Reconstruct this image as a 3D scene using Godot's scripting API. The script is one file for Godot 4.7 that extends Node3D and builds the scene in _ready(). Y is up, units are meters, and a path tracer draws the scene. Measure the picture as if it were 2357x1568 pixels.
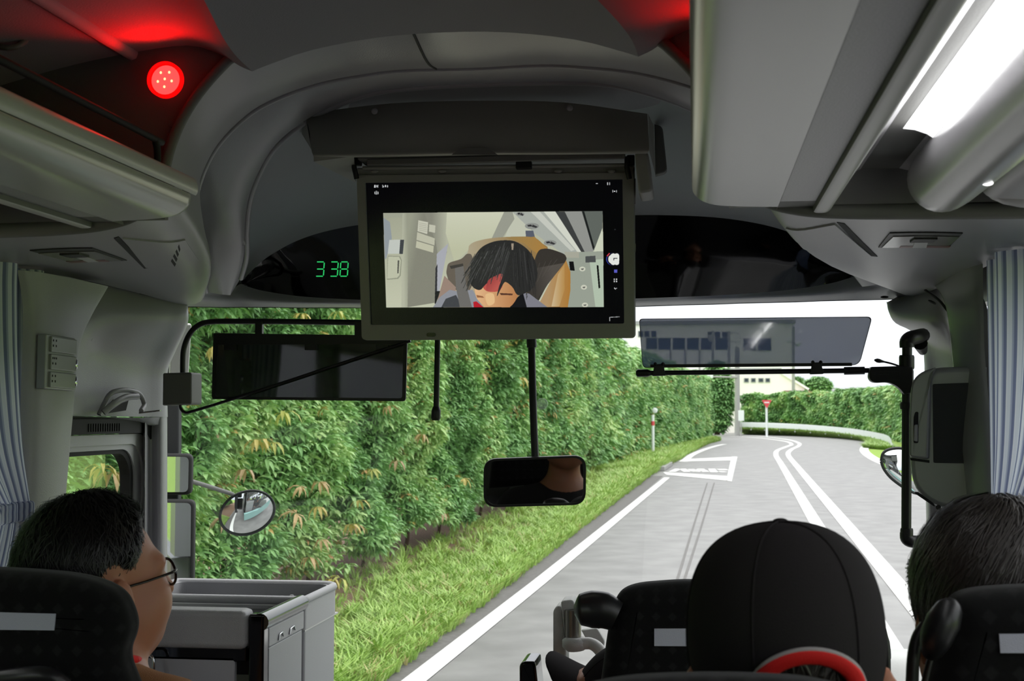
extends Node3D
# Inside of a small coach, seen from the second row towards the windscreen.
# World: y up, the coach points towards -z, the road is y = 0, the lens is 2.05 m above it.

const F := 3000.0
const CX := 1178.5
const CY := 784.0
const EYE := Vector3(0, 2.05, 0)
const MID := -0.37          # the coach's middle line
var cam_basis := Basis()
var used := {}
var M := {}
var rng := RandomNumberGenerator.new()

# ------------------------------------------------------------------ placing
func ray(px: float, py: float) -> Vector3:
	return cam_basis * Vector3((px - CX) / F, -(py - CY) / F, -1.0)

func P(px: float, py: float, d: float) -> Vector3:
	var r := ray(px, py)
	return EYE + r * (d / -r.z)

func PW(px: float, py: float, x: float) -> Vector3:
	var r := ray(px, py)
	return EYE + r * (x / r.x)

func PG(px: float, py: float, h := 0.0) -> Vector3:
	var r := ray(px, py)
	return EYE + r * ((h - EYE.y) / r.y)

func mir(p: Vector3) -> Vector3:
	return Vector3(2.0 * MID - p.x, p.y, p.z)

func mirs(a: Array) -> Array:
	var o := []
	for p in a:
		o.append(mir(p))
	return o

func pts(a: Array, d: float) -> Array:
	var o := []
	for p in a:
		o.append(P(p[0], p[1], p[2] if p.size() > 2 else d))
	return o

# ------------------------------------------------------------------ mesh builder
class MB:
	var v := PackedVector3Array()
	var n := PackedVector3Array()
	var uv := PackedVector2Array()
	var col := PackedColorArray()
	var has_col := false
	var cur := Color(1, 1, 1)

	func tri(a: Vector3, b: Vector3, c: Vector3, na: Vector3, nb: Vector3, nc: Vector3, ua := Vector2(), ub := Vector2(), uc := Vector2()) -> void:
		var g := (b - a).cross(c - a)
		if g.dot(na + nb + nc) > 0.0:
			v.append(a); v.append(c); v.append(b)
			n.append(na); n.append(nc); n.append(nb)
			uv.append(ua); uv.append(uc); uv.append(ub)
		else:
			v.append(a); v.append(b); v.append(c)
			n.append(na); n.append(nb); n.append(nc)
			uv.append(ua); uv.append(ub); uv.append(uc)
		if has_col:
			col.append(cur); col.append(cur); col.append(cur)

	func flat(a: Vector3, b: Vector3, c: Vector3) -> void:
		var g := -(b - a).cross(c - a).normalized()
		tri(a, b, c, g, g, g)

	func quad(a: Vector3, b: Vector3, c: Vector3, d: Vector3) -> void:
		flat(a, b, c)
		flat(a, c, d)

	# a smooth grid of points; rows all have the same length
	func grid(rows: Array, closed := false, towards = null) -> void:
		var h := rows.size()
		var w: int = rows[0].size()
		var nn := []
		for j in h:
			var line := []
			for i in w:
				var i0 := (i - 1 + w) % w if closed else maxi(i - 1, 0)
				var i1 := (i + 1) % w if closed else mini(i + 1, w - 1)
				var du: Vector3 = rows[j][i1] - rows[j][i0]
				var dv: Vector3 = rows[mini(j + 1, h - 1)][i] - rows[maxi(j - 1, 0)][i]
				var g := du.cross(dv)
				if g.length() < 1e-12:
					var jj := clampi(j, 1, h - 2) if h > 2 else j
					du = rows[jj][i1] - rows[jj][i0]
					dv = rows[mini(jj + 1, h - 1)][i] - rows[maxi(jj - 1, 0)][i]
					g = du.cross(dv)
				g = g.normalized()
				line.append(g)
			nn.append(line)
		if towards != null:
			var s := 0.0
			for j in h:
				for i in w:
					s += nn[j][i].dot((towards - rows[j][i]).normalized())
			if s < 0.0:
				for j in h:
					for i in w:
						nn[j][i] = -nn[j][i]
		for j in h - 1:
			for i in (w if closed else w - 1):
				var k := (i + 1) % w
				var a: Vector3 = rows[j][i]
				var b: Vector3 = rows[j][k]
				var c: Vector3 = rows[j + 1][k]
				var d: Vector3 = rows[j + 1][i]
				var u0 := float(i) / (w - 1)
				var u1 := float(i + 1) / (w - 1)
				var v0 := float(j) / (h - 1)
				var v1 := float(j + 1) / (h - 1)
				tri(a, b, c, nn[j][i], nn[j][k], nn[j + 1][k], Vector2(u0, v0), Vector2(u1, v0), Vector2(u1, v1))
				tri(a, c, d, nn[j][i], nn[j + 1][k], nn[j + 1][i], Vector2(u0, v0), Vector2(u1, v1), Vector2(u0, v1))

	# closed shape from rings; caps are flat fans
	func rings(rr: Array, cap0 := true, cap1 := true) -> void:
		var mid := Vector3()
		var count := 0
		for r in rr:
			for p in r:
				mid += p
				count += 1
		mid /= count
		# decide sign with the enclosed direction of the first ring pair
		var h := rr.size()
		var w: int = rr[0].size()
		var nn := []
		var s := 0.0
		for j in h:
			var c := Vector3()
			for p in rr[j]:
				c += p
			c /= w
			var line := []
			for i in w:
				var du: Vector3 = rr[j][(i + 1) % w] - rr[j][(i - 1 + w) % w]
				var dv: Vector3 = rr[mini(j + 1, h - 1)][i] - rr[maxi(j - 1, 0)][i]
				var g := du.cross(dv).normalized()
				s += g.dot(rr[j][i] - c)
				line.append(g)
			nn.append(line)
		if s < 0.0:
			for j in h:
				for i in w:
					nn[j][i] = -nn[j][i]
		for j in h - 1:
			for i in w:
				var k := (i + 1) % w
				tri(rr[j][i], rr[j][k], rr[j + 1][k], nn[j][i], nn[j][k], nn[j + 1][k])
				tri(rr[j][i], rr[j + 1][k], rr[j + 1][i], nn[j][i], nn[j + 1][k], nn[j + 1][i])
		for e in [0, 1]:
			if (e == 0 and not cap0) or (e == 1 and not cap1):
				continue
			var r: Array = rr[0] if e == 0 else rr[h - 1]
			var c := Vector3()
			for p in r:
				c += p
			c /= w
			var other: Array = rr[1] if e == 0 else rr[h - 2]
			var oc := Vector3()
			for p in other:
				oc += p
			oc /= w
			var g: Vector3 = (r[1] - r[0]).cross(c - r[0]).normalized()
			if g.dot(c - oc) < 0.0:
				g = -g
			for i in w:
				tri(r[i], r[(i + 1) % w], c, g, g, g)

	func tube(path: Array, r, sides := 10, caps := true, squash := 1.0) -> void:
		var rr := []
		var up := Vector3.UP
		var last := Vector3()
		for j in path.size():
			var t: Vector3 = (path[mini(j + 1, path.size() - 1)] - path[maxi(j - 1, 0)]).normalized()
			if j == 0:
				if absf(t.dot(up)) > 0.9:
					up = Vector3.RIGHT
				last = (up - t * up.dot(t)).normalized()
			else:
				last = (last - t * last.dot(t)).normalized()
			var b := t.cross(last)
			var rad: float = r[j] if r is Array else r
			var ring := []
			for i in sides:
				var a := TAU * i / sides
				ring.append(path[j] + last * cos(a) * rad + b * sin(a) * rad * squash)
			rr.append(ring)
		rings(rr, caps, caps)

	# box with rounded edges; xf gives centre and axes
	func box(xf: Transform3D, size: Vector3, r := 0.0, seg := 2) -> void:
		var h := size * 0.5
		r = minf(r, minf(h.x, minf(h.y, h.z)) * 0.98)
		var inner := h - Vector3(r, r, r)
		var cs := []
		for ax in 3:
			var line := []
			if r <= 0.0:
				line = [-h[ax], h[ax]]
			else:
				for k in seg + 1:
					line.append(-h[ax] + r * (1.0 - cos(PI * 0.5 * k / seg)) if k > 0 else -h[ax])
				for k in seg + 1:
					line.append(h[ax] - r * (1.0 - cos(PI * 0.5 * (seg - k) / seg)))
			cs.append(line)
		for ax in 3:
			var u := (ax + 1) % 3
			var w := (ax + 2) % 3
			for s in [-1.0, 1.0]:
				var a: Array = cs[u]
				var b: Array = cs[w]
				for i in a.size() - 1:
					for j in b.size() - 1:
						var q := []
						var nq := []
						for c in [[i, j], [i + 1, j], [i + 1, j + 1], [i, j + 1]]:
							var p := Vector3()
							p[ax] = s * h[ax]
							p[u] = a[c[0]]
							p[w] = b[c[1]]
							var nr := Vector3()
							nr[ax] = s
							if r > 0.0:
								var core := p.clamp(-inner, inner)
								nr = (p - core).normalized()
								p = core + nr * r
							q.append(xf * p)
							nq.append((xf.basis * nr).normalized())
						tri(q[0], q[1], q[2], nq[0], nq[1], nq[2])
						tri(q[0], q[2], q[3], nq[0], nq[2], nq[3])

	# outline (Vector2) swept along the frame's z from z0 to z1 with rounded rims of radius r
	func prism(poly: PackedVector2Array, xf: Transform3D, z0: float, z1: float, r := 0.0, seg := 3, back_round := true) -> void:
		var m := poly.size()
		var area := 0.0
		for i in m:
			area += poly[i].cross(poly[(i + 1) % m])
		var dirs := []
		for i in m:
			var e0 := (poly[i] - poly[(i - 1 + m) % m]).normalized()
			var e1 := (poly[(i + 1) % m] - poly[i]).normalized()
			var n0 := Vector2(e0.y, -e0.x)
			var n1 := Vector2(e1.y, -e1.x)
			if area < 0.0:
				n0 = -n0
				n1 = -n1
			var k := (n0 + n1)
			k = k / maxf(0.35, 0.5 * k.length_squared())
			dirs.append(k)
		var prof := []   # [inset, z, normal share outwards, normal share along z]
		if r > 0.0 and back_round:
			for k in seg + 1:
				var a := PI * 0.5 * k / seg
				prof.append([r * (1.0 - sin(a)), z0 + r * (1.0 - cos(a)), sin(a), -cos(a)])
		else:
			prof.append([0.0, z0, 1.0, 0.0])
		if r > 0.0:
			for k in seg + 1:
				var a := PI * 0.5 * k / seg
				prof.append([r * (1.0 - cos(a)), z1 - r * (1.0 - sin(a)), cos(a), sin(a)])
		else:
			prof.append([0.0, z1, 1.0, 0.0])
		var pos := []
		var nor := []
		for q in prof:
			var lp := []
			var ln := []
			for i in m:
				var o: Vector2 = poly[i] - dirs[i] * q[0]
				lp.append(xf * Vector3(o.x, o.y, q[1]))
				var d: Vector2 = dirs[i].normalized()
				ln.append((xf.basis * Vector3(d.x * q[2], d.y * q[2], q[3])).normalized())
			pos.append(lp)
			nor.append(ln)
		for j in prof.size() - 1:
			for i in m:
				var k := (i + 1) % m
				tri(pos[j][i], pos[j][k], pos[j + 1][k], nor[j][i], nor[j][k], nor[j + 1][k])
				tri(pos[j][i], pos[j + 1][k], pos[j + 1][i], nor[j][i], nor[j + 1][k], nor[j + 1][i])
		var idx := Geometry2D.triangulate_polygon(poly)
		var zn := (xf.basis * Vector3(0, 0, 1)).normalized()
		var last: Array = pos[pos.size() - 1]
		for t in range(0, idx.size(), 3):
			tri(last[idx[t]], last[idx[t + 1]], last[idx[t + 2]], zn, zn, zn)
			tri(pos[0][idx[t]], pos[0][idx[t + 1]], pos[0][idx[t + 2]], -zn, -zn, -zn)

	# band between two outlines of the same count, with depth along the frame's z
	func frame(outer: PackedVector2Array, inner: PackedVector2Array, xf: Transform3D, z0: float, z1: float) -> void:
		var m := outer.size()
		for i in m:
			var k := (i + 1) % m
			var a := xf * Vector3(outer[i].x, outer[i].y, z1)
			var b := xf * Vector3(outer[k].x, outer[k].y, z1)
			var c := xf * Vector3(inner[k].x, inner[k].y, z1)
			var d := xf * Vector3(inner[i].x, inner[i].y, z1)
			var a2 := xf * Vector3(outer[i].x, outer[i].y, z0)
			var b2 := xf * Vector3(outer[k].x, outer[k].y, z0)
			var c2 := xf * Vector3(inner[k].x, inner[k].y, z0)
			var d2 := xf * Vector3(inner[i].x, inner[i].y, z0)
			quad(a, b, c, d)
			quad(a2, b2, c2, d2)
			quad(a, b, b2, a2)
			quad(d, c, c2, d2)

	func ellipsoid(xf: Transform3D, radii: Vector3, nu := 16, nv := 10) -> void:
		for j in nv:
			for i in nu:
				var q := []
				var nq := []
				for c in [[i, j], [i + 1, j], [i + 1, j + 1], [i, j + 1]]:
					var a: float = TAU * c[0] / nu
					var b: float = PI * c[1] / nv
					var d := Vector3(sin(b) * cos(a), cos(b), sin(b) * sin(a))
					q.append(xf * (d * radii))
					nq.append((xf.basis * (d / radii)).normalized())
				tri(q[0], q[1], q[2], nq[0], nq[1], nq[2])
				tri(q[0], q[2], q[3], nq[0], nq[2], nq[3])

	func disc(xf: Transform3D, r: float, depth: float, sides := 24, bevel := 0.0) -> void:
		var poly := PackedVector2Array()
		for i in sides:
			poly.append(Vector2(cos(TAU * i / sides), sin(TAU * i / sides)) * r)
		prism(poly, xf, 0.0, depth, bevel, 2, false)

	func mesh(mat: Material) -> ArrayMesh:
		var arr := []
		arr.resize(Mesh.ARRAY_MAX)
		arr[Mesh.ARRAY_VERTEX] = v
		arr[Mesh.ARRAY_NORMAL] = n
		arr[Mesh.ARRAY_TEX_UV] = uv
		if has_col:
			arr[Mesh.ARRAY_COLOR] = col
		var am := ArrayMesh.new()
		am.add_surface_from_arrays(Mesh.PRIMITIVE_TRIANGLES, arr)
		am.surface_set_material(0, mat)
		return am

# ------------------------------------------------------------------ curves and surfaces
func cr(a: Vector3, b: Vector3, c: Vector3, d: Vector3, t: float) -> Vector3:
	return b.cubic_interpolate(c, a, d, t)

func curve(p: Array, per := 4) -> Array:
	var o := []
	var k := p.size()
	for i in k - 1:
		var a: Vector3 = p[i - 1] if i > 0 else p[0] * 2.0 - p[1]
		var d: Vector3 = p[i + 2] if i + 2 < k else p[k - 1] * 2.0 - p[k - 2]
		for s in per:
			o.append(cr(a, p[i], p[i + 1], d, float(s) / per))
	o.append(p[k - 1])
	return o

# a smooth surface through rows of points
func surf(rows: Array, nu := 4, nv := 4) -> Array:
	var wide := []
	for r in rows:
		wide.append(curve(r, nu))
	var out := []
	var w: int = wide[0].size()
	var cols := []
	for i in w:
		var line := []
		for r in wide:
			line.append(r[i])
		cols.append(curve(line, nv))
	for j in cols[0].size():
		var line := []
		for i in w:
			line.append(cols[i][j])
		out.append(line)
	return out

# part of a grid (fractions of its width and height), pushed off it
func patch(g: Array, u0: float, u1: float, v0: float, v1: float, off: float, towards: Vector3, k := 16) -> Array:
	var h := g.size() - 1
	var w: int = g[0].size() - 1
	var out := []
	for j in k + 1:
		var line := []
		for i in k + 1:
			var fu := clampf(lerpf(u0, u1, float(i) / k), 0.0, 1.0) * w
			var fv := clampf(lerpf(v0, v1, float(j) / k), 0.0, 1.0) * h
			var iu := mini(int(fu), w - 1)
			var iv := mini(int(fv), h - 1)
			var a: Vector3 = g[iv][iu].lerp(g[iv][iu + 1], fu - iu)
			var b: Vector3 = g[iv + 1][iu].lerp(g[iv + 1][iu + 1], fu - iu)
			var p := a.lerp(b, fv - iv)
			var nrm: Vector3 = (g[iv][iu + 1] - g[iv][iu]).cross(g[iv + 1][iu] - g[iv][iu]).normalized()
			if nrm.dot(towards - p) < 0.0:
				nrm = -nrm
			line.append(p + nrm * off)
		out.append(line)
	return out

# a grid with rims going back by depth, so that it reads as a panel with an edge
func panel(mb: MB, g: Array, depth: float, towards: Vector3) -> void:
	mb.grid(g, false, towards)
	var h := g.size()
	var w: int = g[0].size()
	var rim := []
	for i in w:
		rim.append([0, i])
	for j in range(1, h):
		rim.append([j, w - 1])
	for i in range(w - 2, -1, -1):
		rim.append([h - 1, i])
	for j in range(h - 2, -1, -1):
		rim.append([j, 0])
	for k in rim.size() - 1:
		var a: Vector3 = g[rim[k][0]][rim[k][1]]
		var b: Vector3 = g[rim[k + 1][0]][rim[k + 1][1]]
		var j0 := clampi(rim[k][0], 0, h - 2)
		var i0 := clampi(rim[k][1], 0, w - 2)
		var nrm: Vector3 = (g[j0][i0 + 1] - g[j0][i0]).cross(g[j0 + 1][i0] - g[j0][i0]).normalized()
		if nrm.dot(towards - a) < 0.0:
			nrm = -nrm
		mb.quad(a, b, b - nrm * depth, a - nrm * depth)

func rrect(x0: float, y0: float, x1: float, y1: float, r: float, seg := 5) -> PackedVector2Array:
	var o := PackedVector2Array()
	for c in [[x1 - r, y1 - r, 0.0], [x0 + r, y1 - r, 0.5], [x0 + r, y0 + r, 1.0], [x1 - r, y0 + r, 1.5]]:
		for k in seg + 1:
			var a: float = PI * (c[2] + 0.5 * k / seg)
			o.append(Vector2(c[0] + cos(a) * r, c[1] + sin(a) * r))
	return o

# outline with rounded corners: [x, y, radius]
func rounded(a: Array, seg := 4) -> PackedVector2Array:
	var o := PackedVector2Array()
	var m := a.size()
	for i in m:
		var p := Vector2(a[i][0], a[i][1])
		var r: float = a[i][2] if a[i].size() > 2 else 0.0
		if r <= 0.0:
			o.append(p)
			continue
		var b := Vector2(a[(i - 1 + m) % m][0], a[(i - 1 + m) % m][1])
		var c := Vector2(a[(i + 1) % m][0], a[(i + 1) % m][1])
		var d0 := (b - p).normalized()
		var d1 := (c - p).normalized()
		var q0 := p + d0 * minf(r, p.distance_to(b) * 0.49)
		var q1 := p + d1 * minf(r, p.distance_to(c) * 0.49)
		for k in seg + 1:
			var t := float(k) / seg
			o.append(q0.lerp(p, t).lerp(p.lerp(q1, t), t))
	return o

# a frame whose xy plane faces the coach's rear, at depth d: outline points given as picture points
func facing(px: float, py: float, d: float, yaw := 0.0, pitch := 0.0) -> Transform3D:
	return Transform3D(Basis.from_euler(Vector3(deg_to_rad(pitch), deg_to_rad(yaw), 0)), P(px, py, d))

func on(xf: Transform3D, px: float, py: float) -> Vector2:
	var r := ray(px, py)
	var nz := xf.basis.z
	var t := (xf.origin - EYE).dot(nz) / r.dot(nz)
	var q := xf.affine_inverse() * (EYE + r * t)
	return Vector2(q.x, q.y)

func outline(xf: Transform3D, a: Array, seg := 4) -> PackedVector2Array:
	var o := []
	for p in a:
		var q := on(xf, p[0], p[1])
		o.append([q.x, q.y, p[2] if p.size() > 2 else 0.0])
	return rounded(o, seg)

# ------------------------------------------------------------------ nodes
func numbered(called: String) -> String:
	if not used.has(called):
		used[called] = 0
		return called
	used[called] += 1
	return "%s_%03d" % [called, used[called]]

func tag(o: Node, label: String, category: String, group := "", kind := "") -> void:
	if label: o.set_meta("label", label)
	if category: o.set_meta("category", category)
	if group: o.set_meta("group", group)
	if kind: o.set_meta("kind", kind)

func thing(called: String, label: String, category: String, at := Vector3.ZERO, group := "") -> Node3D:
	var o := Node3D.new()
	o.name = numbered(called)
	add_child(o)
	o.position = at
	tag(o, label, category, group)
	return o

# commits a builder as one mesh; the vertices are in world space and become local to the parent's place
func part(called: String, mb: MB, mat: Material, parent: Node3D, label := "") -> MeshInstance3D:
	var o := MeshInstance3D.new()
	var at := Vector3.ZERO
	var q: Node = parent
	while q is Node3D and q != self:
		at += q.position
		q = q.get_parent()
	if at != Vector3.ZERO:
		for i in mb.v.size():
			mb.v[i] -= at
	o.mesh = mb.mesh(mat)
	o.name = called
	parent.add_child(o, true)
	if label: o.set_meta("label", label)
	return o

func lone(called: String, mb: MB, mat: Material, label: String, category: String, group := "", kind := "") -> MeshInstance3D:
	var o := MeshInstance3D.new()
	var at := Vector3.ZERO
	for p in mb.v:
		at += p
	at /= mb.v.size()
	for i in mb.v.size():
		mb.v[i] -= at
	o.mesh = mb.mesh(mat)
	o.name = numbered(called)
	add_child(o)
	o.position = at
	tag(o, label, category, group, kind)
	return o

func struct(called: String, mb: MB, mat: Material, label := "", category := "") -> MeshInstance3D:
	var o := MeshInstance3D.new()
	o.mesh = mb.mesh(mat)
	o.name = numbered(called)
	add_child(o)
	tag(o, label, category, "", "structure")
	return o

func bx(mb: MB, x0: float, x1: float, y0: float, y1: float, z0: float, z1: float, r := 0.0) -> void:
	mb.box(Transform3D(Basis(), Vector3((x0 + x1) / 2, (y0 + y1) / 2, (z0 + z1) / 2)), Vector3(absf(x1 - x0), absf(y1 - y0), absf(z1 - z0)), r)

# a bar with a rectangular section from a to b
func bar(mb: MB, a: Vector3, b: Vector3, w: float, h: float, r := 0.0) -> void:
	var z := (b - a).normalized()
	var x := Vector3.UP.cross(z)
	if x.length() < 0.1:
		x = Vector3.RIGHT
	x = x.normalized()
	mb.box(Transform3D(Basis(x, z.cross(x), z), (a + b) / 2), Vector3(w, h, a.distance_to(b)), r)

# ------------------------------------------------------------------ materials
func noise_tex(freq: float, size: int, oct := 4, kind := FastNoiseLite.TYPE_SIMPLEX_SMOOTH, lo := Color.BLACK, hi := Color.WHITE, seed_ := 1) -> ImageTexture:
	var fn := FastNoiseLite.new()
	fn.seed = seed_
	fn.noise_type = kind
	fn.frequency = freq
	fn.fractal_octaves = oct
	var im := fn.get_seamless_image(size, size)
	im.convert(Image.FORMAT_RGB8)
	for y in size:
		for x in size:
			var k := im.get_pixel(x, y).r
			im.set_pixel(x, y, lo.lerp(hi, k))
	return ImageTexture.create_from_image(im)

func mat(c: Color, rough := 0.6, metal := 0.0, spec := 0.5) -> StandardMaterial3D:
	var m := StandardMaterial3D.new()
	m.albedo_color = c
	m.roughness = rough
	m.metallic = metal
	m.metallic_specular = spec
	return m

func tri_tex(m: StandardMaterial3D, tex: Texture2D, scale: float) -> StandardMaterial3D:
	m.albedo_texture = tex
	m.uv1_triplanar = true
	m.uv1_world_triplanar = true
	m.uv1_scale = Vector3.ONE * scale
	return m

func relief(m: StandardMaterial3D, tex: Texture2D, depth_cm: float, scale: float) -> StandardMaterial3D:
	m.heightmap_enabled = true
	m.heightmap_texture = tex
	m.heightmap_scale = depth_cm
	m.uv1_triplanar = true
	m.uv1_world_triplanar = true
	m.uv1_scale = Vector3.ONE * scale
	return m

func glow(c: Color, energy: float) -> StandardMaterial3D:
	var m := mat(c, 0.4)
	m.emission_enabled = true
	m.emission = c
	m.emission_energy_multiplier = energy
	return m

func pane(c: Color, alpha: float, rough := 0.02) -> StandardMaterial3D:
	var m := mat(Color(c.r, c.g, c.b, alpha), rough)
	m.transparency = BaseMaterial3D.TRANSPARENCY_ALPHA
	return m

func make_materials() -> void:
	var fine := noise_tex(0.09, 256, 3, FastNoiseLite.TYPE_SIMPLEX_SMOOTH, Color(0, 0, 0), Color(1, 1, 1), 3)
	M.plastic = relief(mat(Color(0.60, 0.595, 0.615), 0.36, 0.0, 0.55), fine, 0.02, 14.0)
	M.plastic_cool = relief(mat(Color(0.60, 0.62, 0.63), 0.55), fine, 0.02, 14.0)
	M.plastic_satin = relief(mat(Color(0.54, 0.54, 0.54), 0.26, 0.0, 0.65), fine, 0.01, 14.0)
	M.plastic_dark = relief(mat(Color(0.40, 0.40, 0.39), 0.6), fine, 0.02, 14.0)
	M.ceiling = relief(mat(Color(0.55, 0.545, 0.56), 0.85), fine, 0.03, 10.0)
	M.bulkhead = relief(mat(Color(0.36, 0.35, 0.35), 0.75), fine, 0.02, 14.0)
	M.rack = relief(mat(Color(0.72, 0.715, 0.725), 0.36), fine, 0.004, 14.0)
	M.rack_gloss = mat(Color(0.70, 0.695, 0.705), 0.24, 0.0, 0.55)
	M.groove = mat(Color(0.06, 0.06, 0.06), 0.7)
	M.black = mat(Color(0.045, 0.045, 0.047), 0.45)
	M.black_gloss = mat(Color(0.02, 0.02, 0.022), 0.06, 0.0, 0.5)
	M.rubber = mat(Color(0.05, 0.05, 0.05), 0.75)
	M.strip = tri_tex(mat(Color(1, 1, 1), 0.42, 0.25), noise_tex(0.12, 256, 5, FastNoiseLite.TYPE_SIMPLEX_SMOOTH, Color(0.55, 0.55, 0.56), Color(0.74, 0.74, 0.75), 9), 14.0)
	M.chrome = mat(Color(0.8, 0.81, 0.82), 0.12, 1.0)
	M.steel = mat(Color(0.55, 0.53, 0.5), 0.3, 0.9)
	M.monitor = relief(mat(Color(0.54, 0.54, 0.52), 0.6), fine, 0.01, 16.0)
	M.console = relief(mat(Color(0.69, 0.69, 0.70), 0.5), fine, 0.03, 16.0)
	M.console_panel = relief(mat(Color(0.63, 0.635, 0.645), 0.45), fine, 0.015, 16.0)
	M.console_dark = relief(mat(Color(0.13, 0.135, 0.15), 0.6), fine, 0.02, 16.0)
	M.pad = relief(mat(Color(0.63, 0.63, 0.63), 0.42), fine, 0.08, 18.0)
	M.dash = relief(mat(Color(0.78, 0.785, 0.775), 0.7), fine, 0.06, 20.0)
	M.floor = relief(mat(Color(0.3, 0.3, 0.31), 0.6), fine, 0.05, 8.0)
	M.white_plastic = mat(Color(0.8, 0.8, 0.79), 0.4)
	M.switch = mat(Color(0.62, 0.63, 0.62), 0.35, 0.2)
	M.glass = pane(Color(0.75, 0.85, 0.82), 0.012)
	M.mirror = mat(Color(0.86, 0.88, 0.88), 0.015, 1.0)
	M.mirror_dim = mat(Color(0.82, 0.82, 0.82), 0.015, 1.0)
	M.body_paint = mat(Color(0.62, 0.78, 0.77), 0.25)
	M.body_glass = mat(Color(0.10, 0.22, 0.22), 0.05)
	var weave := Image.create(64, 64, false, Image.FORMAT_RGB8)
	var wr := RandomNumberGenerator.new()
	wr.seed = 5
	for y in 64:
		for x in 64:
			var diamond := absf(((x % 16) - 8.0)) + absf(((y % 16) - 8.0))
			var k := 0.075 + (0.05 if diamond < 5.0 else 0.0) + wr.randf() * 0.02
			weave.set_pixel(x, y, Color(k, k, k * 1.03))
	M.seat = tri_tex(mat(Color(1, 1, 1), 0.95, 0.0, 0.2), ImageTexture.create_from_image(weave), 9.0)
	M.seat.rim_enabled = true
	M.seat.rim = 0.25
	M.seat_tag = relief(mat(Color(0.76, 0.77, 0.83), 0.8), fine, 0.04, 30.0)
	M.knob = mat(Color(0.10, 0.10, 0.108), 0.35)
	M.skin = mat(Color(0.70, 0.47, 0.36), 0.5)
	M.skin.subsurf_scatter_enabled = true
	M.skin.subsurf_scatter_strength = 0.15
	M.hair = mat(Color(0.035, 0.03, 0.03), 0.42, 0.0, 0.5)
	M.hair_brown = mat(Color(0.19, 0.165, 0.15), 0.34, 0.0, 0.55)
	M.cap = relief(mat(Color(0.175, 0.165, 0.17), 0.9, 0.0, 0.2), fine, 0.04, 30.0)
	M.red_cloth = relief(mat(Color(0.85, 0.07, 0.06), 0.75), fine, 0.04, 30.0)
	M.grey_trim = mat(Color(0.62, 0.60, 0.6), 0.6)
	M.tan_cloth = relief(mat(Color(0.66, 0.47, 0.30), 0.9), fine, 0.06, 16.0)
	M.dark_cloth = relief(mat(Color(0.07, 0.07, 0.08), 0.9), fine, 0.06, 16.0)
	M.tortoise = mat(Color(0.10, 0.05, 0.035), 0.2)
	M.lens = pane(Color(0.9, 0.95, 0.92), 0.06)
	var stripes := Image.create(64, 64, false, Image.FORMAT_RGB8)
	for y in 64:
		for x in 64:
			var s := x % 16
			var c := Color(0.88, 0.90, 0.95)
			if s < 5:
				c = Color(0.50, 0.53, 0.66)
			elif s < 7:
				c = Color(0.92, 0.93, 0.97)
			elif s > 12:
				c = Color(0.68, 0.71, 0.81)
			stripes.set_pixel(x, y, c)
	M.curtain = mat(Color(1, 1, 1), 0.9, 0.0, 0.2)
	M.curtain.albedo_texture = ImageTexture.create_from_image(stripes)
	M.curtain.uv1_scale = Vector3(9, 1, 1)
	M.curtain.backlight_enabled = true
	M.curtain.backlight = Color(1, 1, 1)
	M.asphalt = tri_tex(mat(Color(1, 1, 1), 0.5, 0.0, 0.5), noise_tex(0.02, 512, 6, FastNoiseLite.TYPE_SIMPLEX_SMOOTH, Color(0.43, 0.425, 0.42), Color(0.535, 0.53, 0.525), 21), 0.12)
	M.asphalt_dark = tri_tex(mat(Color(1, 1, 1), 0.7, 0.0, 0.4), noise_tex(0.08, 256, 5, FastNoiseLite.TYPE_SIMPLEX_SMOOTH, Color(0.38, 0.37, 0.365), Color(0.46, 0.45, 0.445), 22), 0.6)
	M.paint = tri_tex(mat(Color(1, 1, 1), 0.7), noise_tex(0.05, 256, 5, FastNoiseLite.TYPE_SIMPLEX_SMOOTH, Color(0.86, 0.86, 0.85), Color(0.97, 0.97, 0.96), 23), 1.3)
	M.soil = tri_tex(mat(Color(1, 1, 1), 0.95), noise_tex(0.06, 512, 6, FastNoiseLite.TYPE_SIMPLEX_SMOOTH, Color(0.33, 0.26, 0.2), Color(0.66, 0.53, 0.43), 24), 0.9)
	M.turf = tri_tex(mat(Color(1, 1, 1), 0.95), noise_tex(0.05, 512, 6, FastNoiseLite.TYPE_SIMPLEX_SMOOTH, Color(0.42, 0.55, 0.19), Color(0.66, 0.77, 0.36), 25), 0.8)
	M.leaf = mat(Color(1, 1, 1), 0.42, 0.0, 0.4)
	M.leaf.vertex_color_use_as_albedo = true
	M.leaf.backlight_enabled = true
	M.leaf.backlight = Color(0.55, 0.55, 0.4)
	M.leaf_core = mat(Color(0.46, 0.58, 0.31), 0.95)
	M.bark = mat(Color(0.30, 0.24, 0.18), 0.9)
	M.facade = mat(Color(0.95, 0.95, 0.94), 0.8)
	M.facade_cream = mat(Color(0.97, 0.955, 0.92), 0.8)
	M.roof_metal = mat(Color(0.62, 0.62, 0.63), 0.5)
	M.win_dark = mat(Color(0.20, 0.24, 0.27), 0.15)
	M.concrete = mat(Color(0.62, 0.62, 0.61), 0.85)
	M.rail_white = mat(Color(0.90, 0.92, 0.92), 0.45)
	M.sign_red = mat(Color(0.84, 0.30, 0.33), 0.5)
	M.cone_red = mat(Color(0.92, 0.2, 0.13), 0.5)

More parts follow.
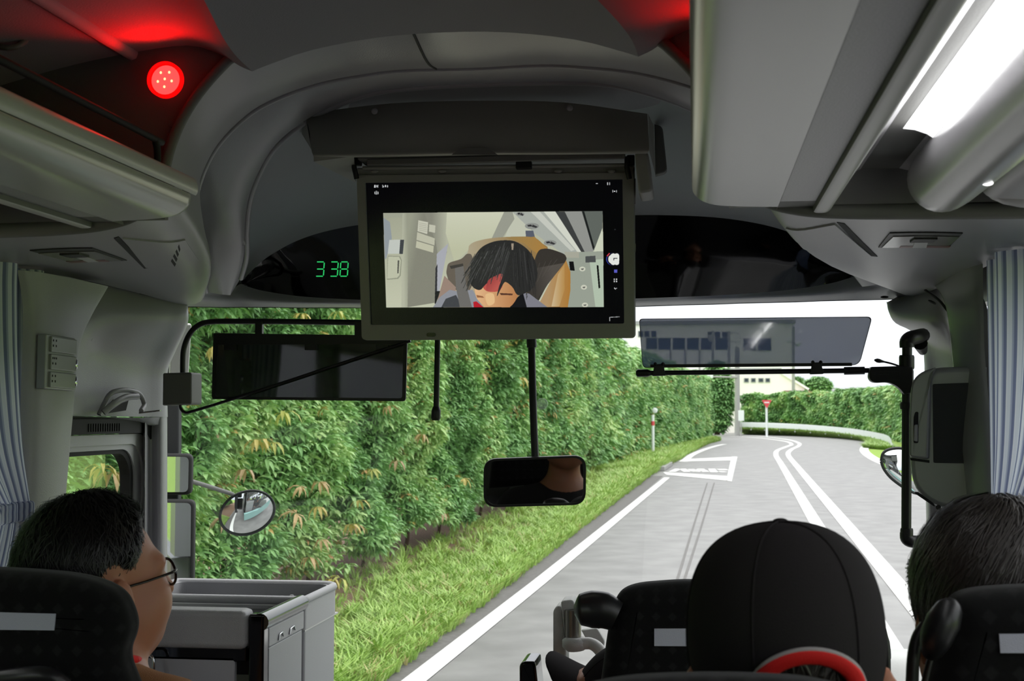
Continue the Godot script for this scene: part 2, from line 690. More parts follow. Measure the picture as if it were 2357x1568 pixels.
func setup() -> void:
	var yaw := atan(421.5 / F * cos(atan(171.0 / F)))
	var pitch := atan(171.0 / F)
	cam_basis = Basis.from_euler(Vector3(pitch, yaw, 0))
	var cam := Camera3D.new()
	cam.name = "camera"
	cam.transform = Transform3D(cam_basis, EYE)
	cam.near = 0.02
	cam.far = 2000.0
	cam.fov = rad_to_deg(2.0 * atan(CY / F))
	add_child(cam)
	cam.current = true
	var att := CameraAttributesPhysical.new()
	att.frustum_focal_length = 12.0 * F / CY
	att.frustum_focus_distance = 2.9
	att.exposure_aperture = 14.0
	att.frustum_far = 2000.0
	att.frustum_near = 0.02
	cam.attributes = att
	cam.fov = rad_to_deg(2.0 * atan(CY / F))
	var env := Environment.new()
	env.background_mode = Environment.BG_SKY
	var sky := Sky.new()
	var sm := ProceduralSkyMaterial.new()
	# overcast: the zenith is about twice as bright as the horizon
	sm.sky_top_color = Color(1.42, 1.42, 1.41)
	sm.sky_horizon_color = Color(0.875, 0.90, 0.935)
	sm.sky_curve = 0.6
	sm.sky_energy_multiplier = 1.0
	sm.ground_bottom_color = Color(0.45, 0.46, 0.43)
	sm.ground_horizon_color = Color(0.6, 0.62, 0.6)
	sm.ground_energy_multiplier = 1.0
	sky.sky_material = sm
	env.sky = sky
	env.tonemap_mode = Environment.TONE_MAPPER_LINEAR
	env.tonemap_exposure = 1.4
	env.sdfgi_enabled = true
	env.ssao_enabled = true
	env.ssil_enabled = true
	var we := WorldEnvironment.new()
	we.name = "environment"
	we.environment = env
	add_child(we)

# rows of the front header, outer half (towards the coach's nearside wall) to the middle
var hdr_a := []
var hdr_b := []
var hdr_c := []
var hdr_d := []
var lens_top := []
var lens_bot := []
var glass_top := []
var hdr_g := []
const IN := Vector3(-0.37, 2.15, -2.3)

# where a sight line meets a grid
func hit(g: Array, px: float, py: float) -> Vector3:
	var r := ray(px, py).normalized()
	var best := 1e9
	for j in g.size() - 1:
		for i in g[0].size() - 1:
			for t in [[g[j][i], g[j][i + 1], g[j + 1][i + 1]], [g[j][i], g[j + 1][i + 1], g[j + 1][i]]]:
				var q = Geometry3D.ray_intersects_triangle(EYE, r, t[0], t[1], t[2])
				if q != null:
					best = minf(best, EYE.distance_to(q))
	return EYE + r * (best if best < 1e8 else 2.3)

func hits(g: Array, px: float, py: float) -> bool:
	return hit(g, px, py).distance_to(EYE + ray(px, py).normalized() * 2.3) > 1e-4

# a panel lying on a grid between four corners, pushed off it towards the cabin; flip moves it to the other side of the coach
func decal(g: Array, c: Array, k: int, off: float, flip: bool) -> Array:
	var q := []
	var mx := 0.0
	var my := 0.0
	for e in c:
		mx += e[0] / 4.0
		my += e[1] / 4.0
	for e in c:
		for t in 10:
			var ex := lerpf(e[0], mx, t * 0.09)
			var ey := lerpf(e[1], my, t * 0.09)
			if hits(g, ex, ey) or t == 9:
				q.append(hit(g, ex, ey))
				break
	var rows := []
	for j in k + 1:
		var line := []
		for i in k + 1:
			var u := float(i) / k
			var v := float(j) / k
			line.append(q[0].lerp(q[1], u).lerp(q[3].lerp(q[2], u), v))
		rows.append(line)
	var nrm: Vector3 = (q[1] - q[0]).cross(q[3] - q[0]).normalized()
	if nrm.dot(IN - q[0]) < 0.0:
		nrm = -nrm
	# follow the surface: nearest point of the grid along the normal
	for j in k + 1:
		for i in k + 1:
			var p: Vector3 = rows[j][i]
			var bd := 1e9
			var bp := p
			for gj in g.size() - 1:
				for gi in g[0].size() - 1:
					if g[gj][gi].distance_squared_to(p) > 0.04:
						continue
					for t in [[g[gj][gi], g[gj][gi + 1], g[gj + 1][gi + 1]], [g[gj][gi], g[gj + 1][gi + 1], g[gj + 1][gi]]]:
						var z = Geometry3D.ray_intersects_triangle(p - nrm * 0.1, nrm, t[0], t[1], t[2])
						if z != null and p.distance_to(z) < bd:
							bd = p.distance_to(z)
							bp = z
			rows[j][i] = (bp + nrm * off)
			if flip:
				rows[j][i] = mir(rows[j][i])
	return rows


func full_row(left: Array, centre: Vector3) -> Array:
	var r := left.duplicate()
	r.append(centre)
	for i in range(left.size() - 1, -1, -1):
		r.append(mir(left[i]))
	return r

func header() -> void:
	var a := [[-330, 520], [-150, 514], [0, 508], [150, 501], [250, 489], [322, 464], [362, 424], [380, 385], [396, 330], [422, 270], [460, 210], [510, 152], [548, 122], [640, 91], [760, 67], [880, 53]]
	var b := [[-420, 560, 1.95], [-220, 585, 2.1], [0, 612, 2.34], [160, 638, 2.6], [300, 670, 2.85], [432, 702, 3.05], [474, 672, 3.02], [453, 580, 2.8], [448, 485, 2.6], [462, 412, 2.4], [500, 335, 2.28], [565, 268, 2.22], [632, 228, 2.19], [730, 193, 2.17], [830, 173, 2.15], [930, 161, 2.15]]
	var la := pts(a, 1.88)
	var lb := pts(b, 2.15)
	var ca := Vector3(MID, 2.0 + 0.619, -1.88)
	var cb := Vector3(MID, P(1084, 157, 2.15).y, -2.15)
	hdr_a = full_row(la, ca)
	hdr_b = full_row(lb, cb)
	var mid := []
	for i in hdr_a.size():
		var q: Vector3 = (hdr_a[i] + hdr_b[i]) * 0.5
		var side_i := mini(i, hdr_a.size() - 1 - i)
		var bulge := 0.012
		if side_i >= 4 and side_i <= 8:
			bulge = [0.03, 0.05, 0.055, 0.045, 0.03][side_i - 4]
		elif side_i > 8:
			bulge = 0.018
		mid.append(q + (IN - q).normalized() * bulge)
	var g := surf([hdr_a, mid, hdr_b], 4, 5)
	var mb := MB.new()
	mb.grid(g, false, IN)
	var trim := struct("trim_1", mb, M.plastic, "grey moulded arch running round the front of the coach ceiling", "trim")
	# the seam across the middle of the arch
	mb = MB.new()
	var row := []
	for j in g.size():
		row.append(g[j][int(g[0].size() * 0.485)] + Vector3(0, -0.0005, 0))
	mb.tube(row, 0.0022, 6)
	part("seam", mb, M.groove, trim)
	hdr_g = g
	# covers let into the two ends of the arch, and what else is set in it; measured on the driver's side or the kerb side
	for side in [0, 1]:
		mb = MB.new()
		var cov := decal(g, [[1705, 490], [1922, 514], [2006, 586], [1846, 576]], 14, 0.003, side == 0)
		panel(mb, cov, 0.006, IN)
		part("hatch_cover", mb, M.plastic, trim)
		mb = MB.new()
		panel(mb, decal(g, [[1926, 511], [1944, 514], [2020, 590], [2000, 588]], 6, 0.0012, side == 0), 0.004, IN)
		part("hatch_gap", mb, M.groove, trim)
		for k in (4 if side == 0 else 0):
			mb = MB.new()
			panel(mb, decal(g, [[393 + 5 * k, 598 - 11 * k], [396 + 5 * k, 592 - 11 * k], [405 + 3.0 * k, 604 - 11 * k], [402 + 3.0 * k, 611 - 11 * k]], 2, 0.003, side == 1), 0.003, IN)
			part("vent_slot", mb, M.groove, trim)
	# dark moulding that follows the rim of the bulkheads
	for side in [0, 1]:
		mb = MB.new()
		var path := []
		for i in range(0, 13):
			var q: Vector3 = la[i] if side == 0 else mir(la[i])
			path.append(q + Vector3(0, -0.016 if i < 6 else (-0.010 if i == 6 else -0.004), 0.004))
		for i in range(13, 16):
			path.append((la[i] if side == 0 else mir(la[i])) + Vector3(0, 0.0, 0.002))
		var thick := []
		for k in (path.size() - 1) * 5 + 1:
			thick.append(lerpf(0.012, 0.0085, smoothstep(20.0, 45.0, k)) if k < 60 else lerpf(0.0085, 0.0045, smoothstep(60.0, 75.0, k)))
		mb.tube(curve(path, 5), thick, 8)
		struct("trim_%d" % (2 + side), mb, M.plastic_dark, "dark grey moulding round the %s bulkhead" % ("kerb-side" if side == 0 else "driver-side"), "trim")
	# inner ring of the arch, with its two tapering legs
	var c := [[531, 678, 3.06], [553, 640, 3.0], [566, 590, 2.9], [566, 530, 2.78], [572, 465, 2.66], [592, 405, 2.56], [630, 338, 2.46], [694, 282, 2.41], [775, 238, 2.37], [890, 204, 2.35]]
	var lc := pts(c, 2.4)
	var cc := Vector3(MID, P(1128, 188, 2.33).y, -2.33)
	hdr_c = full_row(lc, cc)
	var bb := full_row(lb.slice(6), cb)
	var lip_edge := bb.duplicate()
	for i in bb.size():
		var q: Vector3 = bb[i]
		var w := clampf(minf(i, bb.size() - 1 - i) / 2.0, 0.0, 1.0)
		bb[i] = q - (Vector3(MID, 2.25, q.z) - q).normalized() * 0.016 * w + Vector3(0, 0, -0.006)
	var m1 := []
	var m2 := []
	for i in bb.size():
		var q: Vector3 = bb[i].lerp(hdr_c[i], 0.35)
		m1.append(q + (IN - q).normalized() * lerpf(0.034, 0.016, clampf(minf(i, bb.size() - 1 - i) / 8.0, 0.0, 1.0)))
		q = bb[i].lerp(hdr_c[i], 0.75)
		m2.append(q + (IN - q).normalized() * lerpf(0.028, 0.012, clampf(minf(i, bb.size() - 1 - i) / 8.0, 0.0, 1.0)))
	mb = MB.new()
	mb.grid(surf([bb, m1, m2, hdr_c], 4, 4), false, IN)
	mb.grid([curve(lip_edge, 4), curve(bb, 4)], false, IN)
	mb.tube(curve(lip_edge, 5), 0.006, 8)
	var bead := []
	for p in hdr_c.slice(1, hdr_c.size() - 1):
		bead.append(p + (IN - p).normalized() * 0.003)
	mb.tube(curve(bead, 5), 0.007, 8)
	struct("trim_4", mb, M.plastic, "rounded inner ring of the ceiling arch with two tapering legs", "trim")
	# the dome behind the monitor
	var lt := [[556, 650, 3.1], [575, 628, 3.09], [605, 600, 3.07], [640, 577, 3.05], [680, 556, 3.04], [730, 538, 3.03], [790, 524, 3.02], [850, 515, 3.01], [920, 509, 3.0], [1010, 505, 3.0]]
	var llt := pts(lt, 3.0)
	lens_top = full_row(llt, Vector3(MID, P(1230, 503, 3.0).y, -3.0))
	var d1 := []
	var d2 := []
	for i in hdr_c.size():
		var q: Vector3 = hdr_c[i].lerp(lens_top[i], 0.25)
		d1.append(q - (IN - q).normalized() * 0.06)
		q = hdr_c[i].lerp(lens_top[i], 0.7)
		d2.append(q - (IN - q).normalized() * 0.05)
	var dome := surf([hdr_c, d1, d2, lens_top], 4, 5)
	mb = MB.new()
	mb.grid(dome, false, IN)
	struct("trim_5", mb, M.plastic_cool, "cool grey domed panel behind the ceiling monitor", "trim")
	for side in [0, 1]:
		mb = MB.new()
		var pipe := pts([[560, 560, 2.82], [547, 520, 2.75], [544, 470, 2.66], [556, 410, 2.56], [588, 352, 2.48], [640, 308, 2.43], [700, 276, 2.40]], 2.6)
		if side == 1:
			pipe = mirs(pipe)
		mb.tube(curve(pipe, 5), 0.0065, 8)
		lone("dome_piping", mb, M.plastic, "slim curved grey piping along the %s edge of the domed panel" % ("kerb-side" if side == 0 else "driver-side"), "piping", "piping of the dome")
	# the black smoked display panel above the windscreen
	var lbm := pts([[556, 654, 3.1], [590, 666, 3.1], [630, 674, 3.1], [680, 681, 3.09], [740, 686, 3.08], [800, 689, 3.07], [860, 691, 3.06], [930, 692, 3.05], [1010, 693, 3.05], [1090, 694, 3.05]], 3.05)
	lens_bot = full_row(lbm, Vector3(MID, P(1233, 694, 3.05).y, -3.05))
	var lm := []
	for i in lens_top.size():
		lm.append(lens_top[i].lerp(lens_bot[i], 0.5) + Vector3(0, 0, -0.008))
	var lg := surf([lens_top, lm, lens_bot], 4, 4)
	mb = MB.new()
	panel(mb, lg, 0.02, IN)
	var disp := thing("clock_display_panel", "long black glossy lens-shaped display panel with a green clock, above the windscreen", "display", lens_bot[10])
	part("smoked_lens", mb, M.black_gloss, disp)
	# clock: 3 38, seven-segment digits
	var led := glow(Color(0.18, 0.80, 0.42), 0.6)
	var segs := {"3": "abcdg", "8": "abcdefg"}
	var cells := [["3", 727, 746], ["3", 760, 778], ["8", 783, 801]]
	for cell in cells:
		var digit := Node3D.new()
		digit.name = "clock_digit"
		disp.add_child(digit, true)
		digit.set_meta("label", "green digit %s" % cell[0])
		var x0: float = cell[1]
		var x1: float = cell[2]
		var y0 := 603.0
		var y1 := 636.0
		var ym := 619.5
		var lay := {"a": [x0 + 3, y0, x1 - 1, y0], "g": [x0 + 3, ym, x1 - 2, ym], "d": [x0 + 1, y1, x1 - 3, y1], "b": [x1 + 0.5, y0 + 2, x1 - 0.5, ym - 2], "c": [x1 - 0.5, ym + 2, x1 - 1.5, y1 - 2], "f": [x0 + 1.5, y0 + 2, x0 + 0.5, ym - 2], "e": [x0 + 0.5, ym + 2, x0 - 0.5, y1 - 2]}
		for s in segs[cell[0]]:
			mb = MB.new()
			var q: Array = lay[s]
			var e0 := hit(lg, q[0], q[1])
			var e1 := hit(lg, q[2], q[3])
			mb.tube([e0 + (EYE - e0).normalized() * 0.0006, e1 + (EYE - e1).normalized() * 0.0006], 0.0014, 6)
			part("segment", mb, led, digit)
	# sill between the display and the glass
	var s0 := full_row(pts([[432, 702, 3.05], [470, 672, 3.04], [530, 666, 3.08]], 3.05) + lbm, lens_bot[10])
	var gt := pts([[425, 706, 3.12], [450, 706, 3.12], [500, 707, 3.12], [556, 707, 3.12], [590, 707, 3.12], [630, 707, 3.12], [680, 708, 3.12], [740, 708, 3.12], [800, 708, 3.12], [860, 709, 3.12], [930, 709, 3.12], [1010, 710, 3.12], [1090, 710, 3.12]], 3.12)
	glass_top = full_row(gt, Vector3(MID, P(1244, 711, 3.12).y, -3.12))
	var sm := []
	for i in s0.size():
		sm.append(s0[i].lerp(glass_top[i], 0.55) + Vector3(0, -0.002, 0.02))
	mb = MB.new()
	var sill := surf([s0, sm, glass_top], 4, 5)
	mb.grid(sill, false, IN)
	struct("trim_6", mb, M.plastic, "grey sill between the black display panel and the windscreen", "trim")

func shell() -> void:
	var mb := MB.new()
	bx(mb, -1.45, 0.71, 0.80, 0.85, -3.7, 3.2)
	struct("floor", mb, M.floor, "dark grey coach floor", "floor")
	# ceiling section, a middle panel with a ridge on either side and a cove above each rack
	var prof := [[-1.02, 2.44], [-0.9, 2.5], [-0.75, 2.55], [-0.6, 2.588], [-0.48, 2.608], [-0.395, 2.615], [-0.345, 2.600], [-0.312, 2.58], [-0.292, 2.571]]
	var cen := [[-0.292, 2.571], [-0.27, 2.579], [-0.2, 2.6], [-0.1, 2.615], [0.0, 2.619], [0.1, 2.615], [0.2, 2.6], [0.27, 2.579], [0.292, 2.571]]
	mb = MB.new()
	for lot in [prof, cen, prof]:
		var rows := []
		var flip: bool = lot == prof and mb.v.size() > 400
		for z in [3.1, 1.0, -0.8, -1.2, -1.4, -1.55, -1.7, -1.8, -1.88]:
			var line := []
			for q in lot:
				# the middle panel narrows behind the front bulkheads
				var k: float = smoothstep(-1.88, -1.3, z)
				var w := 1.0 - smoothstep(0.292, 0.55, absf(q[0]))
				var x: float = q[0] * (1.0 - 0.30 * k * w) if lot == prof else q[0] * (1.0 - 0.30 * k)
				line.append(Vector3(MID + (-x if flip else x), q[1], z))
			rows.append(line)
		mb.grid(surf(rows, 3, 3), false, Vector3(MID, 2.0, 0))
	bx(mb, -1.45, 0.71, 2.66, 2.72, -3.2, 3.2)
	var ceil := struct("ceiling", mb, M.ceiling, "grey coach ceiling with a cove above each luggage rack", "ceiling")
	mb = MB.new()
	mb.tube([Vector3(-0.856, 2.606, -1.88), Vector3(-0.86, 2.603, -1.4), Vector3(-0.88, 2.60, -0.6)], 0.011, 8)
	part("rib", mb, M.ceiling, ceil)
	mb = MB.new()
	mb.tube([Vector3(0.116, 2.606, -1.88), Vector3(0.12, 2.603, -1.4), Vector3(0.14, 2.60, -0.6)], 0.011, 8)
	part("rib", mb, M.ceiling, ceil)
	var ring := []
	for k in 21:
		var a := TAU * k / 20.0
		ring.append(P(18 + 48 * cos(a), 74 + 36 * sin(a), 1.76 - 0.03 * sin(a)))
	mb = MB.new()
	mb.tube(ring, 0.0045, 8, false)
	part("oval_fitting", mb, M.plastic_dark, ceil)
	mb = MB.new()
	mb.ellipsoid(Transform3D(Basis(), P(20, 60, 1.77)), Vector3(0.008, 0.006, 0.006), 10, 8)
	part("oval_fitting_screw", mb, M.black, ceil)
	# side walls with window openings
	for side in [-1, 1]:
		mb = MB.new()
		var xi := -1.38 if side < 0 else 0.64
		var xo := -1.45 if side < 0 else 0.71
		bx(mb, xo, xi, 2.30, 2.68, -3.12, 3.2)
		bx(mb, xo, xi, 0.55, 1.48, -2.5, 3.2)
		for z in [-1.0, 0.9, 2.7]:
			bx(mb, xo, xi, 1.46, 2.32, z - 0.05, z + 0.05)
		bx(mb, xo, xi, 1.6, 2.32, 3.1, 3.2)
		if side > 0:
			bx(mb, xo, xi, 0.55, 1.55, -3.3, -2.5)
			bx(mb, xo, xi, 1.5, 2.32, -2.75, -2.56)
		else:
			bx(mb, xo, xi, 2.06, 2.32, -3.16, -2.42)
			bx(mb, xo, xi, 1.5, 2.32, -2.64, -2.46)
		struct("wall_left" if side < 0 else "wall_right", mb, M.plastic, "grey side wall of the coach on the %s" % ("kerb side" if side < 0 else "driver's side"), "wall")
		mb = MB.new()
		bx(mb, xo + 0.03, xo + 0.036, 1.46, 2.32, -2.44, 3.1)
		struct("window_%d" % (2 if side < 0 else 3), mb, M.glass, "side window of the coach on the %s" % ("kerb side" if side < 0 else "driver's side"), "window")
	mb = MB.new()
	bx(mb, -1.45, 0.71, 0.55, 2.7, 3.12, 3.2)
	struct("wall_rear", mb, M.plastic_dark, "rear wall of the coach", "wall")
	# wall below and beside the windscreen
	mb = MB.new()
	bx(mb, -1.45, 0.71, 0.45, 1.2, -3.72, -3.62)
	struct("wall_front", mb, M.body_paint, "pale front panel below the windscreen", "wall")
	mb = MB.new()
	for i in glass_top.size() - 1:
		mb.quad(glass_top[i] + Vector3(0, -0.001, -0.01), glass_top[i + 1] + Vector3(0, -0.001, -0.01), glass_top[i + 1] + Vector3(0, 0.5, 0.05), glass_top[i] + Vector3(0, 0.5, 0.05))
	bx(mb, -1.45, -1.21, 2.33, 2.7, -3.2, -3.1)
	bx(mb, 0.47, 0.71, 2.33, 2.7, -3.2, -3.1)
	struct("trim_7", mb, M.plastic_dark, "roof front above the windscreen", "trim")
	# windscreen
	mb = MB.new()
	var rows := []
	for k in 5:
		var t := k / 4.0
		var line := []
		for q in glass_top:
			line.append(Vector3(MID + (q.x - MID) * lerpf(1.0, 1.12, t), lerpf(q.y + 0.02, 1.2, t), q.z - lerpf(0.02, 0.50, t) - 0.10 * t * (1.0 - pow(absf(q.x - MID) / 0.85, 2.0))))
		rows.append(line)
	mb.grid(surf(rows, 2, 2), false, IN)
	struct("window_1", mb, M.glass, "large clear windscreen looking onto the road", "window")

func bulkheads() -> void:
	for side in [0, 1]:
		var s := "kerb-side" if side == 0 else "driver-side"
		var poly := PackedVector2Array()
		for i in range(0, 13):
			var q: Vector3 = hdr_a[i]
			poly.append(Vector2(q.x, q.y))
		poly.append(Vector2(-0.655, 2.67))
		poly.append(Vector2(-1.44, 2.67))
		poly.append(Vector2(-1.44, hdr_a[0].y))
		if side == 1:
			for i in poly.size():
				poly[i].x = 2.0 * MID - poly[i].x
		var mb := MB.new()
		mb.prism(poly, Transform3D(Basis(), Vector3(0, 0, -1.88)), -0.012, 0.0)
		var bh := struct("trim_%d" % (8 + side), mb, M.bulkhead, "dark %s bulkhead above the rack end, lit red by its lamp" % s, "trim")
		for q in [[110, 112], [308, 116], [396, 285], [205, 300]]:
			var p := P(q[0], q[1], 1.878)
			if side == 1:
				p = mir(p)
			mb = MB.new()
			mb.disc(Transform3D(Basis(), p), 0.006, 0.0015, 14, 0.0008)
			part("screw_cap", mb, M.bulkhead, bh)
		# red lamp
		var at := P(384, 186, 1.875)
		if side == 1:
			at = mir(at)
			at.y += 0.005
		var lamp := thing("red_ceiling_lamp", "round glowing red lamp with six bright points on the %s bulkhead" % s, "lamp", at, "red bulkhead lamps")
		var xf := Transform3D(Basis(), at)
		mb = MB.new()
		var ro := PackedVector2Array()
		var ri := PackedVector2Array()
		for k in 32:
			var d := Vector2(cos(TAU * k / 32), sin(TAU * k / 32))
			ro.append(d * 0.0278)
			ri.append(d * 0.0255)
		mb.frame(ro, ri, xf, 0.0, 0.010)
		part("rim", mb, glow(Color(1.0, 0.03, 0.03), 0.75), lamp)
		mb = MB.new()
		mb.disc(xf, 0.0255, 0.004, 32)
		part("housing", mb, glow(Color(0.9, 0.03, 0.03), 0.4), lamp)
		mb = MB.new()
		var dome_rows := []
		for j in 6:
			var rad := 0.0225 * sin(PI * 0.5 * j / 5.0)
			var line := []
			for k in 29:
				line.append(at + Vector3(cos(TAU * k / 28) * rad, sin(TAU * k / 28) * rad, 0.005 + 0.004 * cos(PI * 0.5 * j / 5.0)))
			dome_rows.append(line)
		mb.grid(dome_rows, false, at + Vector3(0, 0, 1))
		part("lens", mb, glow(Color(1.0, 0.33, 0.32), 0.8), lamp)
		for q in [[-0.006, 0.0105], [0.0075, 0.0105], [0.0005, 0.0005], [-0.0105, -0.003], [0.0115, -0.003], [0.0, -0.0115]]:
			mb = MB.new()
			mb.ellipsoid(Transform3D(Basis(), at + Vector3(q[0], q[1], 0.0092)), Vector3(0.0017, 0.0020, 0.0012), 10, 6)
			part("bright_point", mb, glow(Color(1.0, 0.86, 0.55), 1.6), lamp)
		var sp := SpotLight3D.new()
		sp.name = "red_beam"
		var away := 0.04 if side == 0 else -0.04
		sp.position = at + Vector3(0, 0.0, 0.025)
		add_child(sp)
		sp.look_at(sp.position + Vector3(away, 0.5, 1.0))
		sp.light_color = Color(1.0, 0.02, 0.02)
		sp.light_energy = 0.026
		sp.light_size = 0.02
		sp.spot_angle = 58.0
		sp.spot_angle_attenuation = 0.6
		sp.spot_range = 6.0
		sp.shadow_enabled = true

func racks() -> void:
	for side in [1, 0]:
		var s := "driver-side" if side == 1 else "kerb-side"
		var fx := func(x: float) -> float:
			return x if side == 1 else 2.0 * MID - x
		var zf := -1.862
		var zb := 3.0
		var sweep := func(prof: Array, z0: float, z1: float, towards: Vector3) -> MB:
			var m := MB.new()
			for k in prof.size() - 1:
				var a := Vector3(fx.call(prof[k][0]), prof[k][1], z0)
				var b := Vector3(fx.call(prof[k + 1][0]), prof[k + 1][1], z0)
				var c := Vector3(b.x, b.y, z1)
				var d := Vector3(a.x, a.y, z1)
				m.quad(a, b, c, d)
			return m
		var smooth := func(prof: Array, z0: float, z1: float, round_end := false) -> MB:
			var m := MB.new()
			var line := []
			for q in prof:
				line.append(Vector3(fx.call(q[0]), q[1], 0.0))
			line = curve(line, 4)
			var rows := []
			for t in ([1.0, 0.97, 0.88, 0.7, 0.4, 0.0] if round_end else [0.0]):
				var r0 := []
				var back: float = 0.045 * (1.0 - sqrt(1.0 - t * t))
				for p in line:
					var inner: float = fx.call(0.07)
					r0.append(Vector3(lerpf(p.x, inner, back * 8.0 * clampf(1.0 - absf(p.x - fx.call(0.0)) / 0.12, 0.0, 1.0)), p.y + back * 0.75 * clampf((2.40 - p.y) / 0.05, 0.0, 1.0), z0 + 0.04 * (1.0 - t) if round_end else z0))
				rows.append(r0)
			var r1 := []
			for p in line:
				r1.append(Vector3(p.x, p.y, z1))
			if round_end:
				rows.append(r1)
				m.grid(rows, false, Vector3(MID, 1.8, 0))
			else:
				m.grid([rows[0], r1], false, Vector3(MID, 1.8, 0))
			return m
		var rack := thing("luggage_rack", "long grey overhead luggage rack on the %s" % ("driver's side, its underside overhead" if side == 1 else "kerb side, below the red lamp"), "luggage rack", Vector3(fx.call(0.3), 2.35, 0.5), "overhead luggage racks")
		# upper lip, red-lit
		var lip: MB = smooth.call([[0.03, 2.40], [0.03, 2.408], [0.018, 2.411], [0.004, 2.405], [-0.001, 2.394], [-0.001, 2.385], [0.0022, 2.3797]], zf, zb)
		part("upper_lip", lip, M.rack, rack)
		var fas: MB = smooth.call([[0.0022, 2.3787], [-0.0006, 2.3765], [-0.002, 2.37], [0.0005, 2.359], [0.010, 2.349], [0.026, 2.3425], [0.05, 2.3395], [0.085, 2.338], [0.1155, 2.337]], zf, zb, true)
		part("fascia", fas, M.rack_gloss, rack)
		var rec: MB = sweep.call([[0.1155, 2.337], [0.1165, 2.3425], [0.1665, 2.3425], [0.1675, 2.335]], zf, zb, IN)
		part("recess", rec, M.plastic_dark, rack)
		var st: MB = sweep.call([[0.118, 2.3420], [0.1655, 2.3420]], zf + 0.055, zb, IN)
		part("grey_insert_strip", st, M.strip, rack, "brushed grey insert strip")
		var rail: MB = smooth.call([[0.1675, 2.335], [0.172, 2.3335], [0.185, 2.334], [0.192, 2.340], [0.198, 2.352]], zf, zb)
		part("lower_rail", rail, M.rack, rack)
		var cove: MB = smooth.call([[0.198, 2.352], [0.206, 2.372], [0.222, 2.389], [0.245, 2.397], [0.275, 2.396], [0.30, 2.39]], zf, zb)
		part("light_cove", cove, M.rack, rack)
		# round handrail tube with a domed end
		var tb := MB.new()
		var cx: float = fx.call(0.326)
		tb.tube([Vector3(cx, 2.362, zb), Vector3(cx, 2.362, -1.74), Vector3(cx, 2.362, -1.775), Vector3(cx, 2.362, -1.80), Vector3(cx, 2.362, -1.815), Vector3(cx, 2.362, -1.82)], [0.046, 0.046, 0.0445, 0.038, 0.026, 0.008], 28)
		var tube := part("duct_tube", tb, M.rack_gloss, rack)
		tb = MB.new()
		var dp := Vector3(fx.call(0.326 + 0.012), 2.362 - 0.0440, -1.56)
		tb.ellipsoid(Transform3D(Basis(), dp), Vector3(0.0065, 0.003, 0.0065), 14, 8)
		part("indicator_lamp", tb, glow(Color(1, 1, 1), 1.1), tube, "small round white lamp")
		var svc: MB = smooth.call([[0.36, 2.392], [0.375, 2.372], [0.382, 2.35], [0.398, 2.338], [0.44, 2.332], [0.52, 2.325], [0.60, 2.316], [0.66, 2.31]], -1.80, zb)
		part("service_panel", svc, M.rack, rack)
		var end := MB.new()
		end.ellipsoid(Transform3D(Basis(), Vector3(fx.call(0.45), 2.36, -1.80)), Vector3(0.07, 0.035, 0.04), 18, 10)
		part("panel_end", end, M.rack, rack)
		# shelf and back
		var sh := MB.new()
		bx(sh, fx.call(0.02), fx.call(0.70), 2.394, 2.402, zf, zb)
		part("shelf", sh, M.plastic_dark, rack)
		# end trim closing the section at the front
		var endp := MB.new()
		bx(endp, fx.call(0.05), fx.call(0.64), 2.345, 2.40, zf - 0.012, zf)
		part("end_plate", endp, M.plastic_dark, rack)
		# guard rail along the inner edge
		var gr := MB.new()
		gr.tube(curve([Vector3(fx.call(0.037), 2.405, -1.80), Vector3(fx.call(0.037), 2.435, -1.80), Vector3(fx.call(0.037), 2.450, -1.79), Vector3(fx.call(0.037), 2.452, -1.77), Vector3(fx.call(0.037), 2.452, -1.2), Vector3(fx.call(0.037), 2.452, 0.2)], 4), 0.0055, 8)
		var guard := lone("rack_guard_rail", gr, M.rubber, "thin black guard rail above the %s rack" % s, "rail", "rack guard rails")
		# passenger service unit with nozzles
		var su := thing("service_unit", "oval passenger service unit with air nozzles under the %s rack" % s, "service unit", Vector3(fx.call(0.47), 2.325, -1.55), "passenger service units")
		var ub := MB.new()
		ub.ellipsoid(Transform3D(Basis(), Vector3(fx.call(0.475), 2.329, -1.50)), Vector3(0.052, 0.010, 0.20), 24, 10)
		part("unit_cover", ub, M.rack, su)
		ub = MB.new()
		ub.ellipsoid(Transform3D(Basis(), Vector3(fx.call(0.478), 2.321, -1.50)), Vector3(0.038, 0.005, 0.155), 24, 8)
		part("unit_plate", ub, M.plastic_dark, su)
		for k in 2:
			ub = MB.new()
			ub.tube([Vector3(fx.call(0.476), 2.325, -1.60 + k * 0.10), Vector3(fx.call(0.476), 2.306, -1.60 + k * 0.10)], [0.02, 0.014], 16)
			part("air_nozzle", ub, M.black, su)
			ub = MB.new()
			var ring := []
			for i in 21:
				ring.append(Vector3(fx.call(0.476) + 0.021 * cos(TAU * i / 20), 2.318, -1.60 + k * 0.10 + 0.021 * sin(TAU * i / 20)))
			ub.tube(ring, 0.003, 6, false)
			part("nozzle_ring", ub, M.chrome, su)
		if side == 0:
			continue
		# strip lamp inside the cove
		var lampn := thing("strip_lamp", "glowing white strip lamp in the cove of the %s rack" % s, "lamp", Vector3(fx.call(0.262), 2.39, 0.0), "rack strip lamps")
		var ls := MB.new()
		var prof2 := [[0.250, 2.3935], [0.264, 2.3915], [0.278, 2.386], [0.288, 2.379]]
		var r0 := []
		var r1 := []
		for q in prof2:
			r0.append(Vector3(fx.call(q[0]), q[1], -1.60))
			r1.append(Vector3(fx.call(q[0]), q[1], 1.2))
		ls.grid([r0, r1], false, Vector3(fx.call(0.2), 1.8, 0))
		part("diffuser", ls, glow(Color(1.0, 1.0, 1.0), 0.9), lampn)
